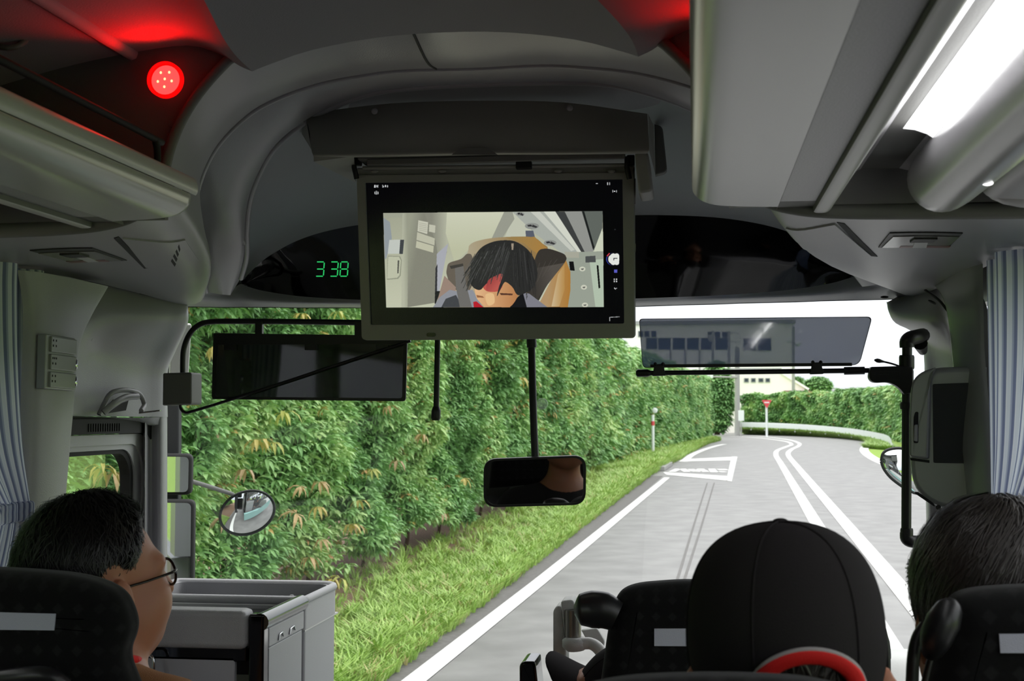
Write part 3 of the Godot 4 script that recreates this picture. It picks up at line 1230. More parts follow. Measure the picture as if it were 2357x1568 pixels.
		for zz in ([-1.1, 0.0] if side == 1 else [-1.1]):
			var al := AreaLight3D.new()
			al.name = "strip_glow"
			al.position = Vector3(fx.call(0.270), 2.380, zz)
			add_child(al)
			al.look_at(al.position + Vector3(fx.call(0.20) - fx.call(0.262), 0.012, 0.0), Vector3(0, 0, 1))
			al.area_size = Vector2(0.03, 0.95)
			al.light_color = Color(1, 1, 1)
			al.light_energy = 0.07
			al.shadow_enabled = true

# ------------------------------------------------------------------ picture on the monitor
func fill(im: Image, poly: Array, c: Color, shaded := false, c2 := Color.BLACK, ga := Vector2(), gb := Vector2()) -> void:
	var y0 := 1e9
	var y1 := -1e9
	for p in poly:
		y0 = minf(y0, p.y)
		y1 = maxf(y1, p.y)
	for y in range(maxi(0, int(y0)), mini(im.get_height() - 1, int(y1)) + 1):
		var xs := []
		var m := poly.size()
		for i in m:
			var a: Vector2 = poly[i]
			var b: Vector2 = poly[(i + 1) % m]
			var fy := y + 0.5
			if (a.y <= fy and b.y > fy) or (b.y <= fy and a.y > fy):
				xs.append(a.x + (fy - a.y) / (b.y - a.y) * (b.x - a.x))
		xs.sort()
		for k in range(0, xs.size() - 1, 2):
			var x0 := clampi(int(round(xs[k])), 0, im.get_width())
			var x1 := clampi(int(round(xs[k + 1])), 0, im.get_width())
			if x1 > x0 and not shaded:
				im.fill_rect(Rect2i(x0, y, x1 - x0, 1), c)
			elif x1 > x0:
				for x in range(x0, x1):
					var t := clampf(((Vector2(x, y) - ga).dot(gb - ga)) / (gb - ga).length_squared(), 0.0, 1.0)
					im.set_pixel(x, y, c.lerp(c2, t))

func smooth2(a: Array) -> Array:
	var o := []
	var m := a.size()
	for i in m:
		for s in 6:
			o.append(a[i].cubic_interpolate(a[(i + 1) % m], a[(i - 1 + m) % m], a[(i + 2) % m], s / 6.0))
	return o

# points of the picture, measured on a 2357-wide enlargement, straightened to the screen's rectangle
func scr(a: Array) -> Array:
	var o := []
	for i in range(0, a.size(), 2):
		var x: float = 800.0 + a[i] * 0.29699
		var y: float = 370.0 + a[i + 1] * 0.29699
		var u := 0.5
		var v := 0.5
		for k in 5:
			v = (y - lerpf(417.0, 412.0, u)) / (lerpf(749.0, 746.0, u) - lerpf(417.0, 412.0, u))
			u = (x - lerpf(840.0, 852.0, v)) / (lerpf(1434.5, 1438.0, v) - lerpf(840.0, 852.0, v))
		o.append(Vector2(u * 1206.0, v * 663.0))
	return o

func strokes(im: Image, a: Vector2, b: Vector2, w: float, c: Color) -> void:
	var d := (b - a).orthogonal().normalized() * w * 0.5
	fill(im, [a + d, b + d, b - d, a - d], c)

func screen_picture() -> ImageTexture:
	var im := Image.create(1206, 663, false, Image.FORMAT_RGB8)
	im.fill(Color(0.012, 0.012, 0.02))
	# the same with a blend from one tone to another between two points
	var G := func(a: Array, c: Color, c2: Color, e: Array, sm := false) -> void:
		var q := scr(e)
		fill(im, smooth2(scr(a)) if sm else scr(a), c, true, c2, q[0], q[1])
	var S := func(a: Array, c: Color, sm := false) -> void:
		fill(im, smooth2(scr(a)) if sm else scr(a), c)
	# the pale cabin behind the sitter
	G.call([275, 403, 1980, 388, 1990, 1135, 300, 1138], Color(0.64, 0.65, 0.57), Color(0.76, 0.77, 0.68), [300, 420, 420, 1100])
	S.call([275, 403, 480, 402, 440, 440, 340, 440, 290, 460], Color(0.63, 0.64, 0.57))
	S.call([278, 440, 330, 475, 345, 600, 300, 760, 290, 760], Color(0.57, 0.60, 0.62))
	G.call([470, 403, 800, 400, 780, 700, 690, 1100, 470, 1136, 455, 900], Color(0.60, 0.61, 0.54), Color(0.52, 0.52, 0.47), [470, 600, 560, 620])
	G.call([600, 401, 800, 400, 780, 700, 720, 800, 690, 620], Color(0.54, 0.54, 0.49), Color(0.72, 0.73, 0.65), [660, 500, 790, 500])
	G.call([430, 405, 475, 404, 470, 1136, 420, 1136], Color(0.71, 0.72, 0.64), Color(0.60, 0.61, 0.54), [430, 700, 472, 700])
	G.call([780, 400, 1225, 395, 1130, 600, 960, 680, 840, 790, 770, 560], Color(0.80, 0.81, 0.72), Color(0.74, 0.75, 0.64), [900, 410, 900, 700])
	S.call([1250, 396, 1320, 400, 1460, 560, 1440, 600, 1230, 590, 1280, 470], Color(0.76, 0.77, 0.70))
	S.call([1225, 396, 1290, 396, 1305, 450, 1210, 600, 1130, 598], Color(0.60, 0.61, 0.56))
	# labels on the wall
	S.call([555, 460, 632, 475, 625, 568, 548, 545], Color(0.78, 0.78, 0.71))
	S.call([640, 492, 690, 500, 686, 558, 638, 548], Color(0.76, 0.76, 0.69))
	S.call([546, 552, 684, 600, 682, 655, 540, 612], Color(0.74, 0.74, 0.66))
	S.call([540, 620, 676, 660, 672, 712, 534, 672], Color(0.75, 0.75, 0.66))
	for k in 5:
		S.call([560, 478 + k * 14, 622, 490 + k * 14, 622, 493 + k * 14, 560, 481 + k * 14], Color(0.62, 0.62, 0.56))
	# box and hatch
	S.call([325, 612, 412, 610, 405, 720, 312, 720], Color(0.76, 0.78, 0.75))
	S.call([412, 612, 442, 612, 432, 722, 404, 720], Color(0.25, 0.26, 0.28))
	S.call([312, 735, 410, 738, 424, 770, 415, 890, 395, 915, 305, 922], Color(0.58, 0.59, 0.52))
	S.call([316, 742, 402, 744, 416, 772, 406, 886, 388, 906, 308, 914], Color(0.74, 0.75, 0.66))
	S.call([392, 770, 404, 772, 398, 872, 388, 872], Color(0.33, 0.33, 0.31))
	# curtain edge and pillar
	S.call([700, 720, 790, 640, 720, 1010, 692, 1010], Color(0.66, 0.67, 0.70))
	S.call([690, 830, 705, 800, 700, 1090, 684, 1090], Color(0.2, 0.2, 0.22))
	S.call([688, 1010, 730, 1010, 690, 1110, 684, 1110], Color(0.12, 0.12, 0.13))
	# rack with lamps on the far side
	S.call([1290, 396, 1620, 392, 1790, 700, 1700, 740, 1460, 560], Color(0.66, 0.68, 0.65))
	S.call([1430, 394, 1500, 393, 1770, 690, 1740, 700], Color(0.78, 0.79, 0.75))
	S.call([1530, 392, 1620, 392, 1850, 720, 1800, 720], Color(0.83, 0.84, 0.79))
	S.call([1620, 392, 1690, 392, 1860, 720, 1830, 725], Color(0.24, 0.25, 0.25))
	S.call([1690, 391, 1820, 390, 1920, 690, 1860, 740], Color(0.57, 0.58, 0.56))
	S.call([1820, 390, 1980, 388, 1978, 540, 1915, 700], Color(0.38, 0.40, 0.38))
	S.call([1824, 392, 1840, 392, 1918, 668, 1908, 690], Color(0.12, 0.13, 0.13))
	S.call([1978, 520, 1985, 560, 1986, 780, 1905, 720], Color(0.80, 0.82, 0.74))
	for q in [[1350, 412, 30], [1440, 505, 50], [1580, 635, 45]]:
		var ring := []
		for k in 12:
			ring.append(q[0] + cos(TAU * k / 12) * q[2] * 1.1)
			ring.append(q[1] + sin(TAU * k / 12) * q[2] * 0.5)
		S.call(ring, Color(0.56, 0.57, 0.55))
		S.call([q[0] - q[2] * 0.7, q[1] - 8, q[0] - 5, q[1] - 12, q[0] + 2, q[1] + 2, q[0] - q[2] * 0.6, q[1] + 4], Color(0.18, 0.18, 0.19))
		S.call([q[0] + 5, q[1] - 12, q[0] + q[2] * 0.9, q[1] + 6, q[0] + q[2] * 0.6, q[1] + 14, q[0], q[1] + 6], Color(0.22, 0.22, 0.23))
	S.call([1390, 540, 1450, 540, 1465, 600, 1395, 600], Color(0.35, 0.37, 0.42))
	# door panel on the far right
	S.call([1690, 710, 1985, 700, 1988, 1135, 1700, 1136], Color(0.60, 0.63, 0.58))
	S.call([1880, 770, 1986, 760, 1988, 1134, 1925, 1134], Color(0.70, 0.76, 0.68))
	S.call([1935, 810, 1948, 810, 1962, 985, 1950, 990], Color(0.06, 0.07, 0.07))
	S.call([1850, 740, 1925, 735, 1928, 785, 1850, 788], Color(0.30, 0.31, 0.31))
	S.call([1690, 705, 1800, 705, 1800, 752, 1695, 750], Color(0.66, 0.66, 0.60))
	S.call([1725, 780, 1758, 780, 1768, 852, 1732, 848], Color(0.07, 0.07, 0.08))
	for q in [[1826, 838], [1838, 980], [1846, 1118]]:
		var ring := []
		for k in 12:
			ring.append(q[0] + cos(TAU * k / 12) * 24)
			ring.append(q[1] + sin(TAU * k / 12) * 19)
		S.call(ring, Color(0.80, 0.81, 0.74))
		S.call([q[0] - 12, q[1] - 2, q[0] + 12, q[1] - 6, q[0] + 6, q[1] + 8, q[0] - 6, q[1] + 8], Color(0.42, 0.42, 0.40))
	# seat: tan with dark head rest wings
	G.call([930, 740, 960, 650, 1060, 610, 1230, 590, 1440, 590, 1520, 640, 1560, 680, 1470, 740, 1400, 1130, 760, 1130], Color(0.68, 0.64, 0.54), Color(0.58, 0.47, 0.30), [940, 700, 1420, 640], true)
	G.call([1230, 592, 1460, 588, 1560, 680, 1480, 720, 1380, 640], Color(0.60, 0.50, 0.32), Color(0.66, 0.50, 0.26), [1240, 600, 1540, 680])
	G.call([1690, 740, 1735, 860, 1735, 1000, 1715, 1136, 1480, 1136, 1600, 900], Color(0.70, 0.58, 0.42), Color(0.68, 0.48, 0.22), [1560, 1000, 1735, 1010])
	G.call([1640, 880, 1690, 800, 1690, 1000, 1650, 1130, 1590, 1130], Color(0.80, 0.71, 0.56), Color(0.70, 0.53, 0.28), [1600, 1000, 1700, 1005])
	S.call([1470, 740, 1540, 680, 1660, 710, 1700, 740, 1690, 790, 1560, 960, 1470, 1110, 1400, 1060], Color(0.22, 0.205, 0.19), true)
	G.call([1480, 830, 1690, 790, 1560, 960, 1480, 1080, 1420, 1040], Color(0.24, 0.225, 0.21), Color(0.33, 0.31, 0.29), [1450, 900, 1600, 880])
	for k in 4:
		var st := scr([1500 + k * 45, 790 - k * 10, 1440 + k * 40, 980 - k * 40])
		strokes(im, st[0], st[1], 1.2, Color(0.36, 0.345, 0.32))
	S.call([780, 830, 800, 790, 890, 760, 940, 720, 980, 760, 960, 1000, 830, 990, 780, 890], Color(0.40, 0.37, 0.33), true)
	S.call([760, 890, 850, 980, 830, 1136, 690, 1130], Color(0.60, 0.52, 0.47))
	# clothes and belt
	S.call([670, 1136, 720, 1060, 800, 1000, 850, 1010, 980, 1000, 1060, 1136], Color(0.56, 0.57, 0.60))
	S.call([735, 1136, 770, 1070, 850, 1040, 900, 1136], Color(0.26, 0.27, 0.29))
	S.call([1300, 1136, 1380, 1020, 1420, 1030, 1560, 1136], Color(0.50, 0.50, 0.54))
	S.call([1250, 1136, 1370, 1020, 1400, 1136], Color(0.08, 0.08, 0.10))
	S.call([840, 810, 905, 795, 930, 960, 975, 1136, 880, 1136, 850, 980], Color(0.43, 0.42, 0.41))
	S.call([800, 815, 905, 795, 908, 815, 812, 838], Color(0.25, 0.24, 0.23))
	# face, hair
	G.call([1000, 970, 1010, 1060, 1060, 1120, 1090, 1145, 1250, 1145, 1330, 1050, 1330, 940, 1200, 850, 1060, 860], Color(0.88, 0.70, 0.52), Color(0.72, 0.50, 0.32), [1020, 1040, 1320, 1060], true)
	S.call([1060, 960, 1110, 900, 1210, 870, 1215, 960, 1180, 1010, 1090, 1010], Color(0.74, 0.33, 0.30), true)
	S.call([1080, 1040, 1140, 1030, 1150, 1100, 1100, 1120], Color(0.90, 0.74, 0.54), true)
	S.call([1010, 1040, 1060, 1050, 1070, 1062, 1015, 1060], Color(0.60, 0.40, 0.27))
	S.call([1190, 1025, 1290, 1030, 1290, 1042, 1200, 1040], Color(0.35, 0.22, 0.17))
	S.call([985, 1095, 1010, 1090, 1065, 1136, 990, 1136], Color(0.72, 0.12, 0.18))
	S.call([960, 860, 975, 780, 1040, 680, 1130, 630, 1230, 615, 1320, 628, 1410, 690, 1465, 780, 1482, 890, 1450, 980, 1400, 1020, 1330, 1040, 1290, 980, 1240, 940, 1215, 960, 1170, 1050, 1190, 960, 1215, 880, 1160, 890, 1080, 960, 1040, 1000, 990, 985, 955, 930], Color(0.17, 0.172, 0.17), true)
	G.call([1100, 930, 1150, 895, 1205, 880, 1195, 950, 1160, 1000, 1090, 1005], Color(0.62, 0.25, 0.25), Color(0.76, 0.38, 0.34), [1100, 930, 1180, 1000], true)
	var lr := RandomNumberGenerator.new()
	lr.seed = 11
	for k in 170:
		var t := lr.randf()
		var sx := lerpf(1000, 1270, t)
		var sy := 625.0 + absf(sx - 1230.0) * 0.35 + lr.randf() * 80.0
		var q := scr([sx, sy, sx - 60 - (1.0 - t) * 50, sy + 120 + lr.randf() * 130])
		var g := 0.14 + lr.randf() * lr.randf() * 0.34
		strokes(im, q[0], q[1], 1.0 + lr.randf() * 1.3, Color(g, g * 1.01, g))
	for k in 60:
		var sx := lerpf(1290, 1440, lr.randf())
		var sy := 650.0 + lr.randf() * 120.0 + (sx - 1290.0) * 0.3
		var q := scr([sx, sy, sx + 10 + (sx - 1290) * 0.15, sy + 150 + lr.randf() * 150])
		var g := 0.10 + lr.randf() * 0.16
		strokes(im, q[0], q[1], 1.0 + lr.randf() * 1.2, Color(g, g, g))
	S.call([1280, 640, 1300, 640, 1296, 690, 1284, 690], Color(0.62, 0.57, 0.5))
	# black margins round the picture
	var dark := Color(0.012, 0.012, 0.02)
	S.call([0, 0, 2357, 0, 2357, 388, 1975, 388, 283, 403, 0, 403], dark)
	S.call([0, 1138, 303, 1138, 1985, 1135, 2357, 1135, 2357, 1448, 0, 1448], dark)
	S.call([0, 0, 276, 0, 276, 410, 298, 1132, 298, 1448, 0, 1448], dark)
	S.call([1982, 0, 2357, 0, 2357, 1448, 1990, 1448, 1990, 1130, 1982, 394], dark)
	# programme marks
	var white := Color(0.85, 0.86, 0.87)
	for q in [[205, 186, 12, 22], [222, 188, 8, 18], [233, 186, 5, 22], [270, 186, 5, 22], [278, 192, 6, 14], [290, 188, 10, 16], [308, 188, 7, 18], [208, 238, 6, 20], [217, 234, 12, 5], [217, 256, 12, 5], [219, 242, 8, 12], [233, 238, 6, 20], [1928, 174, 16, 4], [2014, 166, 6, 22], [2030, 166, 6, 22], [2054, 226, 6, 20], [2064, 232, 12, 8], [2082, 226, 6, 20], [2064, 912, 9, 12], [2080, 912, 10, 12], [2064, 928, 9, 12], [2080, 928, 10, 12], [2066, 984, 8, 6], [2072, 990, 10, 6], [2082, 984, 8, 6]]:
		S.call([q[0], q[1], q[0] + q[2], q[1], q[0] + q[2], q[1] + q[3], q[0], q[1] + q[3]], white)
	S.call([2066, 842, 2092, 842, 2092, 868, 2066, 868], Color(0.35, 0.36, 0.75))
	S.call([2066, 535, 2074, 525, 2082, 535, 2078, 537, 2074, 531, 2070, 537], Color(0.2, 0.2, 0.22))
	S.call([2032, 1212, 2110, 1208, 2110, 1212, 2037, 1216, 2036, 1244, 2032, 1244], white)
	# round shutter mark, cut off at the screen's rim
	var ring2 := []
	for k in 24:
		ring2.append(minf(2106, 2068 + cos(TAU * k / 24) * 62))
		ring2.append(762 + sin(TAU * k / 24) * 52)
	S.call(ring2, Color(0.20, 0.25, 0.62))
	ring2 = []
	for k in 24:
		ring2.append(minf(2106, 2070 + cos(TAU * k / 24) * 56))
		ring2.append(762 + sin(TAU * k / 24) * 52)
	S.call(ring2, Color(0.03, 0.03, 0.05))
	ring2 = []
	for k in 24:
		ring2.append(minf(2106, 2074 + cos(TAU * k / 24) * 52))
		ring2.append(762 + sin(TAU * k / 24) * (48 if k % 3 else 42))
	S.call(ring2, Color(0.90, 0.91, 0.88))
	S.call([2062, 752, 2092, 752, 2092, 758, 2068, 758, 2068, 772, 2062, 772], Color(0.15, 0.15, 0.17))
	S.call([2010, 735, 2030, 712, 2036, 718, 2016, 742], Color(0.85, 0.25, 0.3))
	im.resize(480, 264, Image.INTERPOLATE_LANCZOS)
	im.resize(1206, 663, Image.INTERPOLATE_CUBIC)
	return ImageTexture.create_from_image(im)

func monitor() -> void:
	var xf := facing(1140, 585, 2.42, 0.0, 6.0)
	var mon := thing("ceiling_monitor", "flip-down ceiling monitor with a grey frame, its screen showing a seated passenger", "monitor", xf.origin)
	var mb := MB.new()
	var outer := outline(xf, [[820, 386], [1459, 380], [1461, 779, 0.006], [1225, 781], [1160, 783], [1080, 783], [834, 784, 0.008]])
	mb.prism(outer, xf, -0.045, -0.004, 0.004)
	part("casing", mb, M.monitor, mon)
	mb = MB.new()
	var o2 := outline(xf, [[822, 404], [1459, 398], [1460, 778, 0.006], [834, 782, 0.008]], 6)
	var i2 := outline(xf, [[841, 421], [1433, 413], [1437, 745, 0.004], [853, 748, 0.004]], 6)
	mb.frame(o2, i2, xf, -0.004, 0.004)
	part("bezel", mb, M.monitor, mon)
	# screen: flat panel with the picture
	mb = MB.new()
	var tl := xf * Vector3(on(xf, 840, 417).x, on(xf, 840, 417).y, -0.003)
	var tr := xf * Vector3(on(xf, 1434.5, 412).x, on(xf, 1434.5, 412).y, -0.003)
	var br := xf * Vector3(on(xf, 1438, 746).x, on(xf, 1438, 746).y, -0.003)
	var bl := xf * Vector3(on(xf, 852, 749).x, on(xf, 852, 749).y, -0.003)
	var rows := []
	for j in 25:
		var line := []
		for i in 41:
			line.append(tl.lerp(tr, i / 40.0).lerp(bl.lerp(br, i / 40.0), j / 24.0))
		rows.append(line)
	mb.grid(rows, false, EYE)
	var sm := mat(Color(0.01, 0.01, 0.012), 0.22)
	sm.emission_enabled = true
	sm.emission_texture = screen_picture()
	sm.emission = Color(0, 0, 0)
	sm.emission_energy_multiplier = 0.68
	sm.texture_repeat = false
	part("screen", mb, sm, mon, "lit screen with a black margin")
	mb = MB.new()
	mb.prism(outline(xf, [[983, 766, 0.004], [1004, 766, 0.004], [1004, 775, 0.004], [983, 775, 0.004]]), xf, 0.003, 0.0055)
	part("sensor_window", mb, M.black_gloss, mon)
	for q in [[1459, 410, 470], [1459, 560, 580], [826, 570, 580]]:
		mb = MB.new()
		var a := on(xf, q[0], q[1])
		var b := on(xf, q[0], q[2])
		bar(mb, xf * Vector3(a.x, a.y, -0.02), xf * Vector3(b.x, b.y, -0.02), 0.004, 0.02, 0.001)
		part("side_clip", mb, M.monitor, mon)
	for k in 4:
		mb = MB.new()
		var q: float = [862, 1018, 1285, 1408][k]
		mb.ellipsoid(Transform3D(Basis(), P(q, 394, 2.40)), Vector3(0.008, 0.0035, 0.004), 10, 6)
		part("latch_stud", mb, M.monitor, mon)
	var al := AreaLight3D.new()
	al.name = "screen_glow"
	al.position = xf.origin + xf.basis.z * 0.02
	add_child(al)
	al.look_at(al.position + xf.basis.z)
	al.area_size = Vector2(0.40, 0.17)
	al.light_color = Color(0.95, 0.96, 0.85)
	al.light_energy = 0.012
	al.shadow_enabled = true
	# housing in the ceiling
	var hs := thing("monitor_housing", "grey ceiling housing that the monitor folds down from", "housing", P(1110, 300, 2.36))
	mb = MB.new()
	var hx := facing(1110, 300, 2.33, 0, 0)
	var top := P(1110, 236, 2.33).y
	# front skin: curved down from the dome to a rounded lower lip
	var r0 := pts([[700, 262, 2.40], [900, 238, 2.36], [1110, 232, 2.35], [1300, 236, 2.35], [1490, 262, 2.38]], 2.33)
	var r1 := pts([[712, 300, 2.36], [900, 290, 2.33], [1110, 288, 2.33], [1300, 290, 2.33], [1492, 296, 2.35]], 2.33)
	var r2 := pts([[717, 345, 2.33], [900, 338, 2.32], [1110, 335, 2.32], [1300, 336, 2.32], [1494, 338, 2.32]], 2.32)
	var r3 := pts([[722, 358, 2.322], [900, 356, 2.315], [1110, 352, 2.315], [1300, 352, 2.315], [1492, 350, 2.318]], 2.32)
	var r4 := pts([[730, 364, 2.335], [900, 361, 2.33], [1110, 357, 2.33], [1300, 356, 2.33], [1488, 354, 2.335]], 2.33)
	mb.grid(surf([r0, r1, r2, r3, r4], 4, 4), false, IN)
	part("front_skin", mb, M.monitor, hs)
	mb = MB.new()
	# notch in the lower lip
	mb.prism(outline(facing(1092, 350, 2.312), [[1040, 357], [1062, 342, 0.01], [1122, 340, 0.01], [1146, 357]]), facing(1092, 350, 2.312), 0.0, 0.003)
	part("finger_notch", mb, M.plastic_dark, hs)
	for side in [0, 1]:
		mb = MB.new()
		if side == 0:
			mb.quad(P(717, 345, 2.33), P(722, 362, 2.325), P(820, 418, 2.5), P(800, 330, 2.6))
			mb.quad(P(717, 345, 2.33), P(705, 280, 2.38), P(690, 300, 2.62), P(800, 330, 2.6))
			mb.quad(P(722, 372, 2.33), P(722, 358, 2.325), P(815, 360, 2.33), P(818, 420, 2.5))
			part("side_cheek", mb, M.monitor, hs)
		else:
			mb.prism(outline(facing(1485, 390, 2.34), [[1460, 350, 0.008], [1492, 346, 0.012], [1503, 440, 0.008], [1470, 446, 0.008]]), facing(1485, 390, 2.34), -0.10, 0.0, 0.006)
			part("side_cheek", mb, M.monitor, hs)
			mb = MB.new()
			mb.quad(P(1492, 262, 2.38), P(1505, 290, 2.42), P(1508, 400, 2.46), P(1494, 345, 2.33))
			part("cheek_skin", mb, M.monitor, hs)
	mb = MB.new()
	mb.prism(outline(facing(1525, 340, 2.62), [[1506, 285], [1525, 290, 0.01], [1536, 395, 0.01], [1508, 402]]), facing(1525, 340, 2.62), -0.03, 0.0, 0.004)
	part("mount_pad", mb, M.plastic_dark, hs)
	mb = MB.new()
	mb.box(Transform3D(Basis(), P(1140, 372, 2.46)), Vector3(0.50, 0.014, 0.18), 0.003)
	part("inner_floor", mb, M.plastic_dark, hs)
	mb = MB.new()
	mb.box(Transform3D(Basis(), P(1138, 366, 2.37)), Vector3(0.485, 0.012, 0.006), 0.002)
	part("inner_face", mb, M.plastic_dark, hs)
	mb = MB.new()
	mb.tube([P(835, 387, 2.395), P(1448, 380, 2.395)], 0.0035, 8)
	part("hinge_rod", mb, M.monitor, hs)
	mb = MB.new()
	mb.box(Transform3D(Basis(), P(1206, 381, 2.39)), Vector3(0.03, 0.014, 0.012), 0.002)
	part("catch", mb, M.black, hs)
	for q in [[820, 385], [1448, 378]]:
		mb = MB.new()
		mb.tube([P(q[0] - 4, 362, 2.39), P(q[0] - 5, 385, 2.385), P(q[0] + 1, 412, 2.39)], 0.005, 8)
		mb.box(Transform3D(Basis(), P(q[0] + 4, 370, 2.395)), Vector3(0.014, 0.02, 0.012), 0.002)
		part("hinge", mb, M.black, hs)
	for q in [[862, 256, 2.345], [1311, 249, 2.345]]:
		mb = MB.new()
		mb.ellipsoid(Transform3D(Basis(), P(q[0], q[1], q[2])), Vector3(0.0062, 0.0062, 0.003), 14, 8)
		part("screw_cap", mb, M.plastic, hs)

# ------------------------------------------------------------------ visors, mirrors, poles
func visors() -> void:
	# kerb-side smoked visor on a bent tube
	var sv := thing("smoked_sun_visor", "black smoked sun visor hanging from a bent black tube, kerb side", "sun visor", P(710, 845, 2.97))
	var mb := MB.new()
	mb.tube(curve(pts([[421, 880], [421, 830], [424, 800], [436, 770], [455, 750], [485, 741], [560, 740], [700, 741], [900, 744], [960, 746]], 2.98), 4), 0.0068, 10)
	part("tube_frame", mb, M.black, sv)
	mb = MB.new()
	mb.tube(curve(pts([[415, 930], [416, 940], [425, 949], [450, 945], [600, 898], [800, 832], [945, 785]], 2.955), 3), 0.0035, 8)
	part("stay_rod", mb, M.black, sv)
	var vx := facing(712, 845, 2.965)
	mb = MB.new()
	mb.prism(outline(vx, [[493, 768, 0.004], [937, 774, 0.004], [933, 923, 0.008], [489, 918, 0.008]]), vx, -0.0015, 0.0015)
	part("smoked_plate", mb, pane(Color(0.012, 0.014, 0.012), 0.90, 0.04), sv)
	mb = MB.new()
	mb.frame(outline(vx, [[492, 767, 0.004], [938, 773, 0.004], [934, 924, 0.008], [488, 919, 0.008]]), outline(vx, [[502, 794, 0.002], [929, 792, 0.002], [926, 917, 0.006], [496, 913, 0.006]]), vx, -0.0025, 0.0025)
	part("plate_border", mb, M.black, sv)
	for q in [597, 826]:
		mb = MB.new()
		mb.box(Transform3D(Basis(), P(q, 757, 2.975)), Vector3(0.018, 0.038, 0.016), 0.003)
		part("hanger", mb, M.black, sv)
	for q in [[530, 800], [716, 800], [880, 800]]:
		mb = MB.new()
		mb.box(Transform3D(Basis(), P(q[0], q[1], 2.96)), Vector3(0.03, 0.012, 0.006), 0.001)
		part("clip", mb, M.black, sv)
	# bracket box on the pillar
	mb = MB.new()
	var bxf := facing(406, 896, 2.94)
	mb.prism(outline(bxf, [[374, 859, 0.004], [440, 857, 0.006], [440, 931, 0.006], [373, 934, 0.004]]), bxf, -0.07, 0.0, 0.005)
	lone("visor_bracket", mb, M.plastic_dark, "square grey bracket box holding the bent visor tube", "bracket")
	# driver's tinted visor
	var dv := thing("tinted_sun_visor", "clear blue-grey tinted sun visor on a black rail, driver side", "sun visor", P(1735, 790, 2.92))
	var dx := facing(1735, 790, 2.92)
	mb = MB.new()
	var shape := [[1471, 734, 0.008], [2008, 729, 0.012], [1978, 841, 0.016], [1479, 847, 0.010]]
	mb.prism(outline(dx, shape), dx, -0.001, 0.001)
	part("tinted_plate", mb, pane(Color(0.50, 0.58, 0.80), 0.70, 0.03), dv)
	mb = MB.new()
	var lo := outline(dx, shape)
	var li := outline(dx, [[1472.5, 735.5, 0.008], [2006, 730.5, 0.012], [1977, 840, 0.016], [1480, 845.5, 0.010]])
	mb.frame(lo, li, dx, -0.0015, 0.0015)
	part("plate_edge", mb, M.black, dv)
	mb = MB.new()
	bar(mb, P(1497, 843, 2.91), P(1961, 839, 2.91), 0.006, 0.007, 0.001)
	part("clamp_rail", mb, M.black, dv)
	mb = MB.new()
	mb.tube([P(1495, 859, 2.91), P(2000, 853, 2.91)], 0.0055, 10)
	part("rail", mb, M.black, dv)
	mb = MB.new()
	mb.tube([P(1464, 859, 2.91), P(1468, 859, 2.91), P(1490, 859, 2.91), P(1497, 859, 2.91)], [0.005, 0.0085, 0.0085, 0.006], 10)
	part("rail_end", mb, M.black, dv)
	mb = MB.new()
	mb.tube([P(1943, 854, 2.91), P(1990, 853, 2.91)], 0.0085, 10)
	part("rail_sleeve", mb, M.black, dv)
	for q in [[1517, 852], [1880, 848]]:
		mb = MB.new()
		var cx := facing(q[0], q[1], 2.905)
		mb.prism(outline(cx, [[q[0] - 17, q[1] + 14, 0.004], [q[0] - 12, q[1] - 2], [q[0] - 11, q[1] - 13, 0.003], [q[0] + 11, q[1] - 14, 0.003], [q[0] + 12, q[1] - 2], [q[0] + 17, q[1] + 13, 0.004]]), cx, -0.012, 0.006, 0.002)
		part("rail_clamp", mb, M.black, dv)
		for e in [-9, 9]:
			mb = MB.new()
			mb.ellipsoid(Transform3D(Basis(), P(q[0] + e, q[1] - 14, 2.90)), Vector3(0.004, 0.004, 0.004), 8, 6)
			part("clamp_screw", mb, M.black, dv)
	# swivel box with its faint lettering
	var wx := facing(2038, 862, 2.89)
	mb = MB.new()
	mb.prism(outline(wx, [[2003, 845, 0.003], [2075, 843], [2100, 845], [2100, 905], [2080, 908], [2068, 892, 0.012], [2045, 880, 0.01], [2008, 882, 0.012], [1998, 870, 0.008]]), wx, -0.02, 0.01, 0.003)
	part("swivel_box", mb, M.black, dv)
	mb = MB.new()
	mb.frame(outline(wx, [[2007, 857], [2069, 855], [2069, 875], [2008, 877]]), outline(wx, [[2008, 858], [2068, 856], [2068, 874], [2009, 876]]), wx, 0.010, 0.0106)
	part("name_plate_edge", mb, mat(Color(0.16, 0.16, 0.16), 0.5), dv)
	var f := SystemFont.new()
	f.font_names = PackedStringArray(["Droid Sans"])
	for t in [["PC Sun Visor", 2030, 862, 0.0055], ["DAIKO", 2058, 872, 0.003]]:
		if t[0] == "DAIKO":
			continue
		var tm := TextMesh.new()
		tm.text = t[0]
		tm.font = f
		tm.font_size = 48
		tm.pixel_size = t[3] / 48.0
		tm.depth = 0.0004
		var to := MeshInstance3D.new()
		to.name = "lettering"
		tm.material = mat(Color(0.20, 0.20, 0.20), 0.5)
		to.mesh = tm
		dv.add_child(to, true)
		to.position = P(t[1], t[2], 2.879) - dv.position
	mb = MB.new()
	mb.tube(curve([P(2072, 844, 2.9), P(2055, 838, 2.89), P(2035, 833, 2.885), P(2013, 829, 2.88)], 4), [0.002, 0.002, 0.002, 0.002, 0.002, 0.002, 0.002, 0.002, 0.002, 0.003, 0.0045, 0.0045, 0.002], 8)
	part("release_lever", mb, M.black, dv)
	# upright pole
	var pole := thing("visor_pole", "black upright pole with elbow brackets beside the driver's pillar", "pole", P(2086, 1000, 2.9))
	mb = MB.new()
	mb.tube([P(2088, 775, 2.9), P(2086, 1228, 2.9)], 0.0105, 14)
	part("pole_tube", mb, M.black, pole)
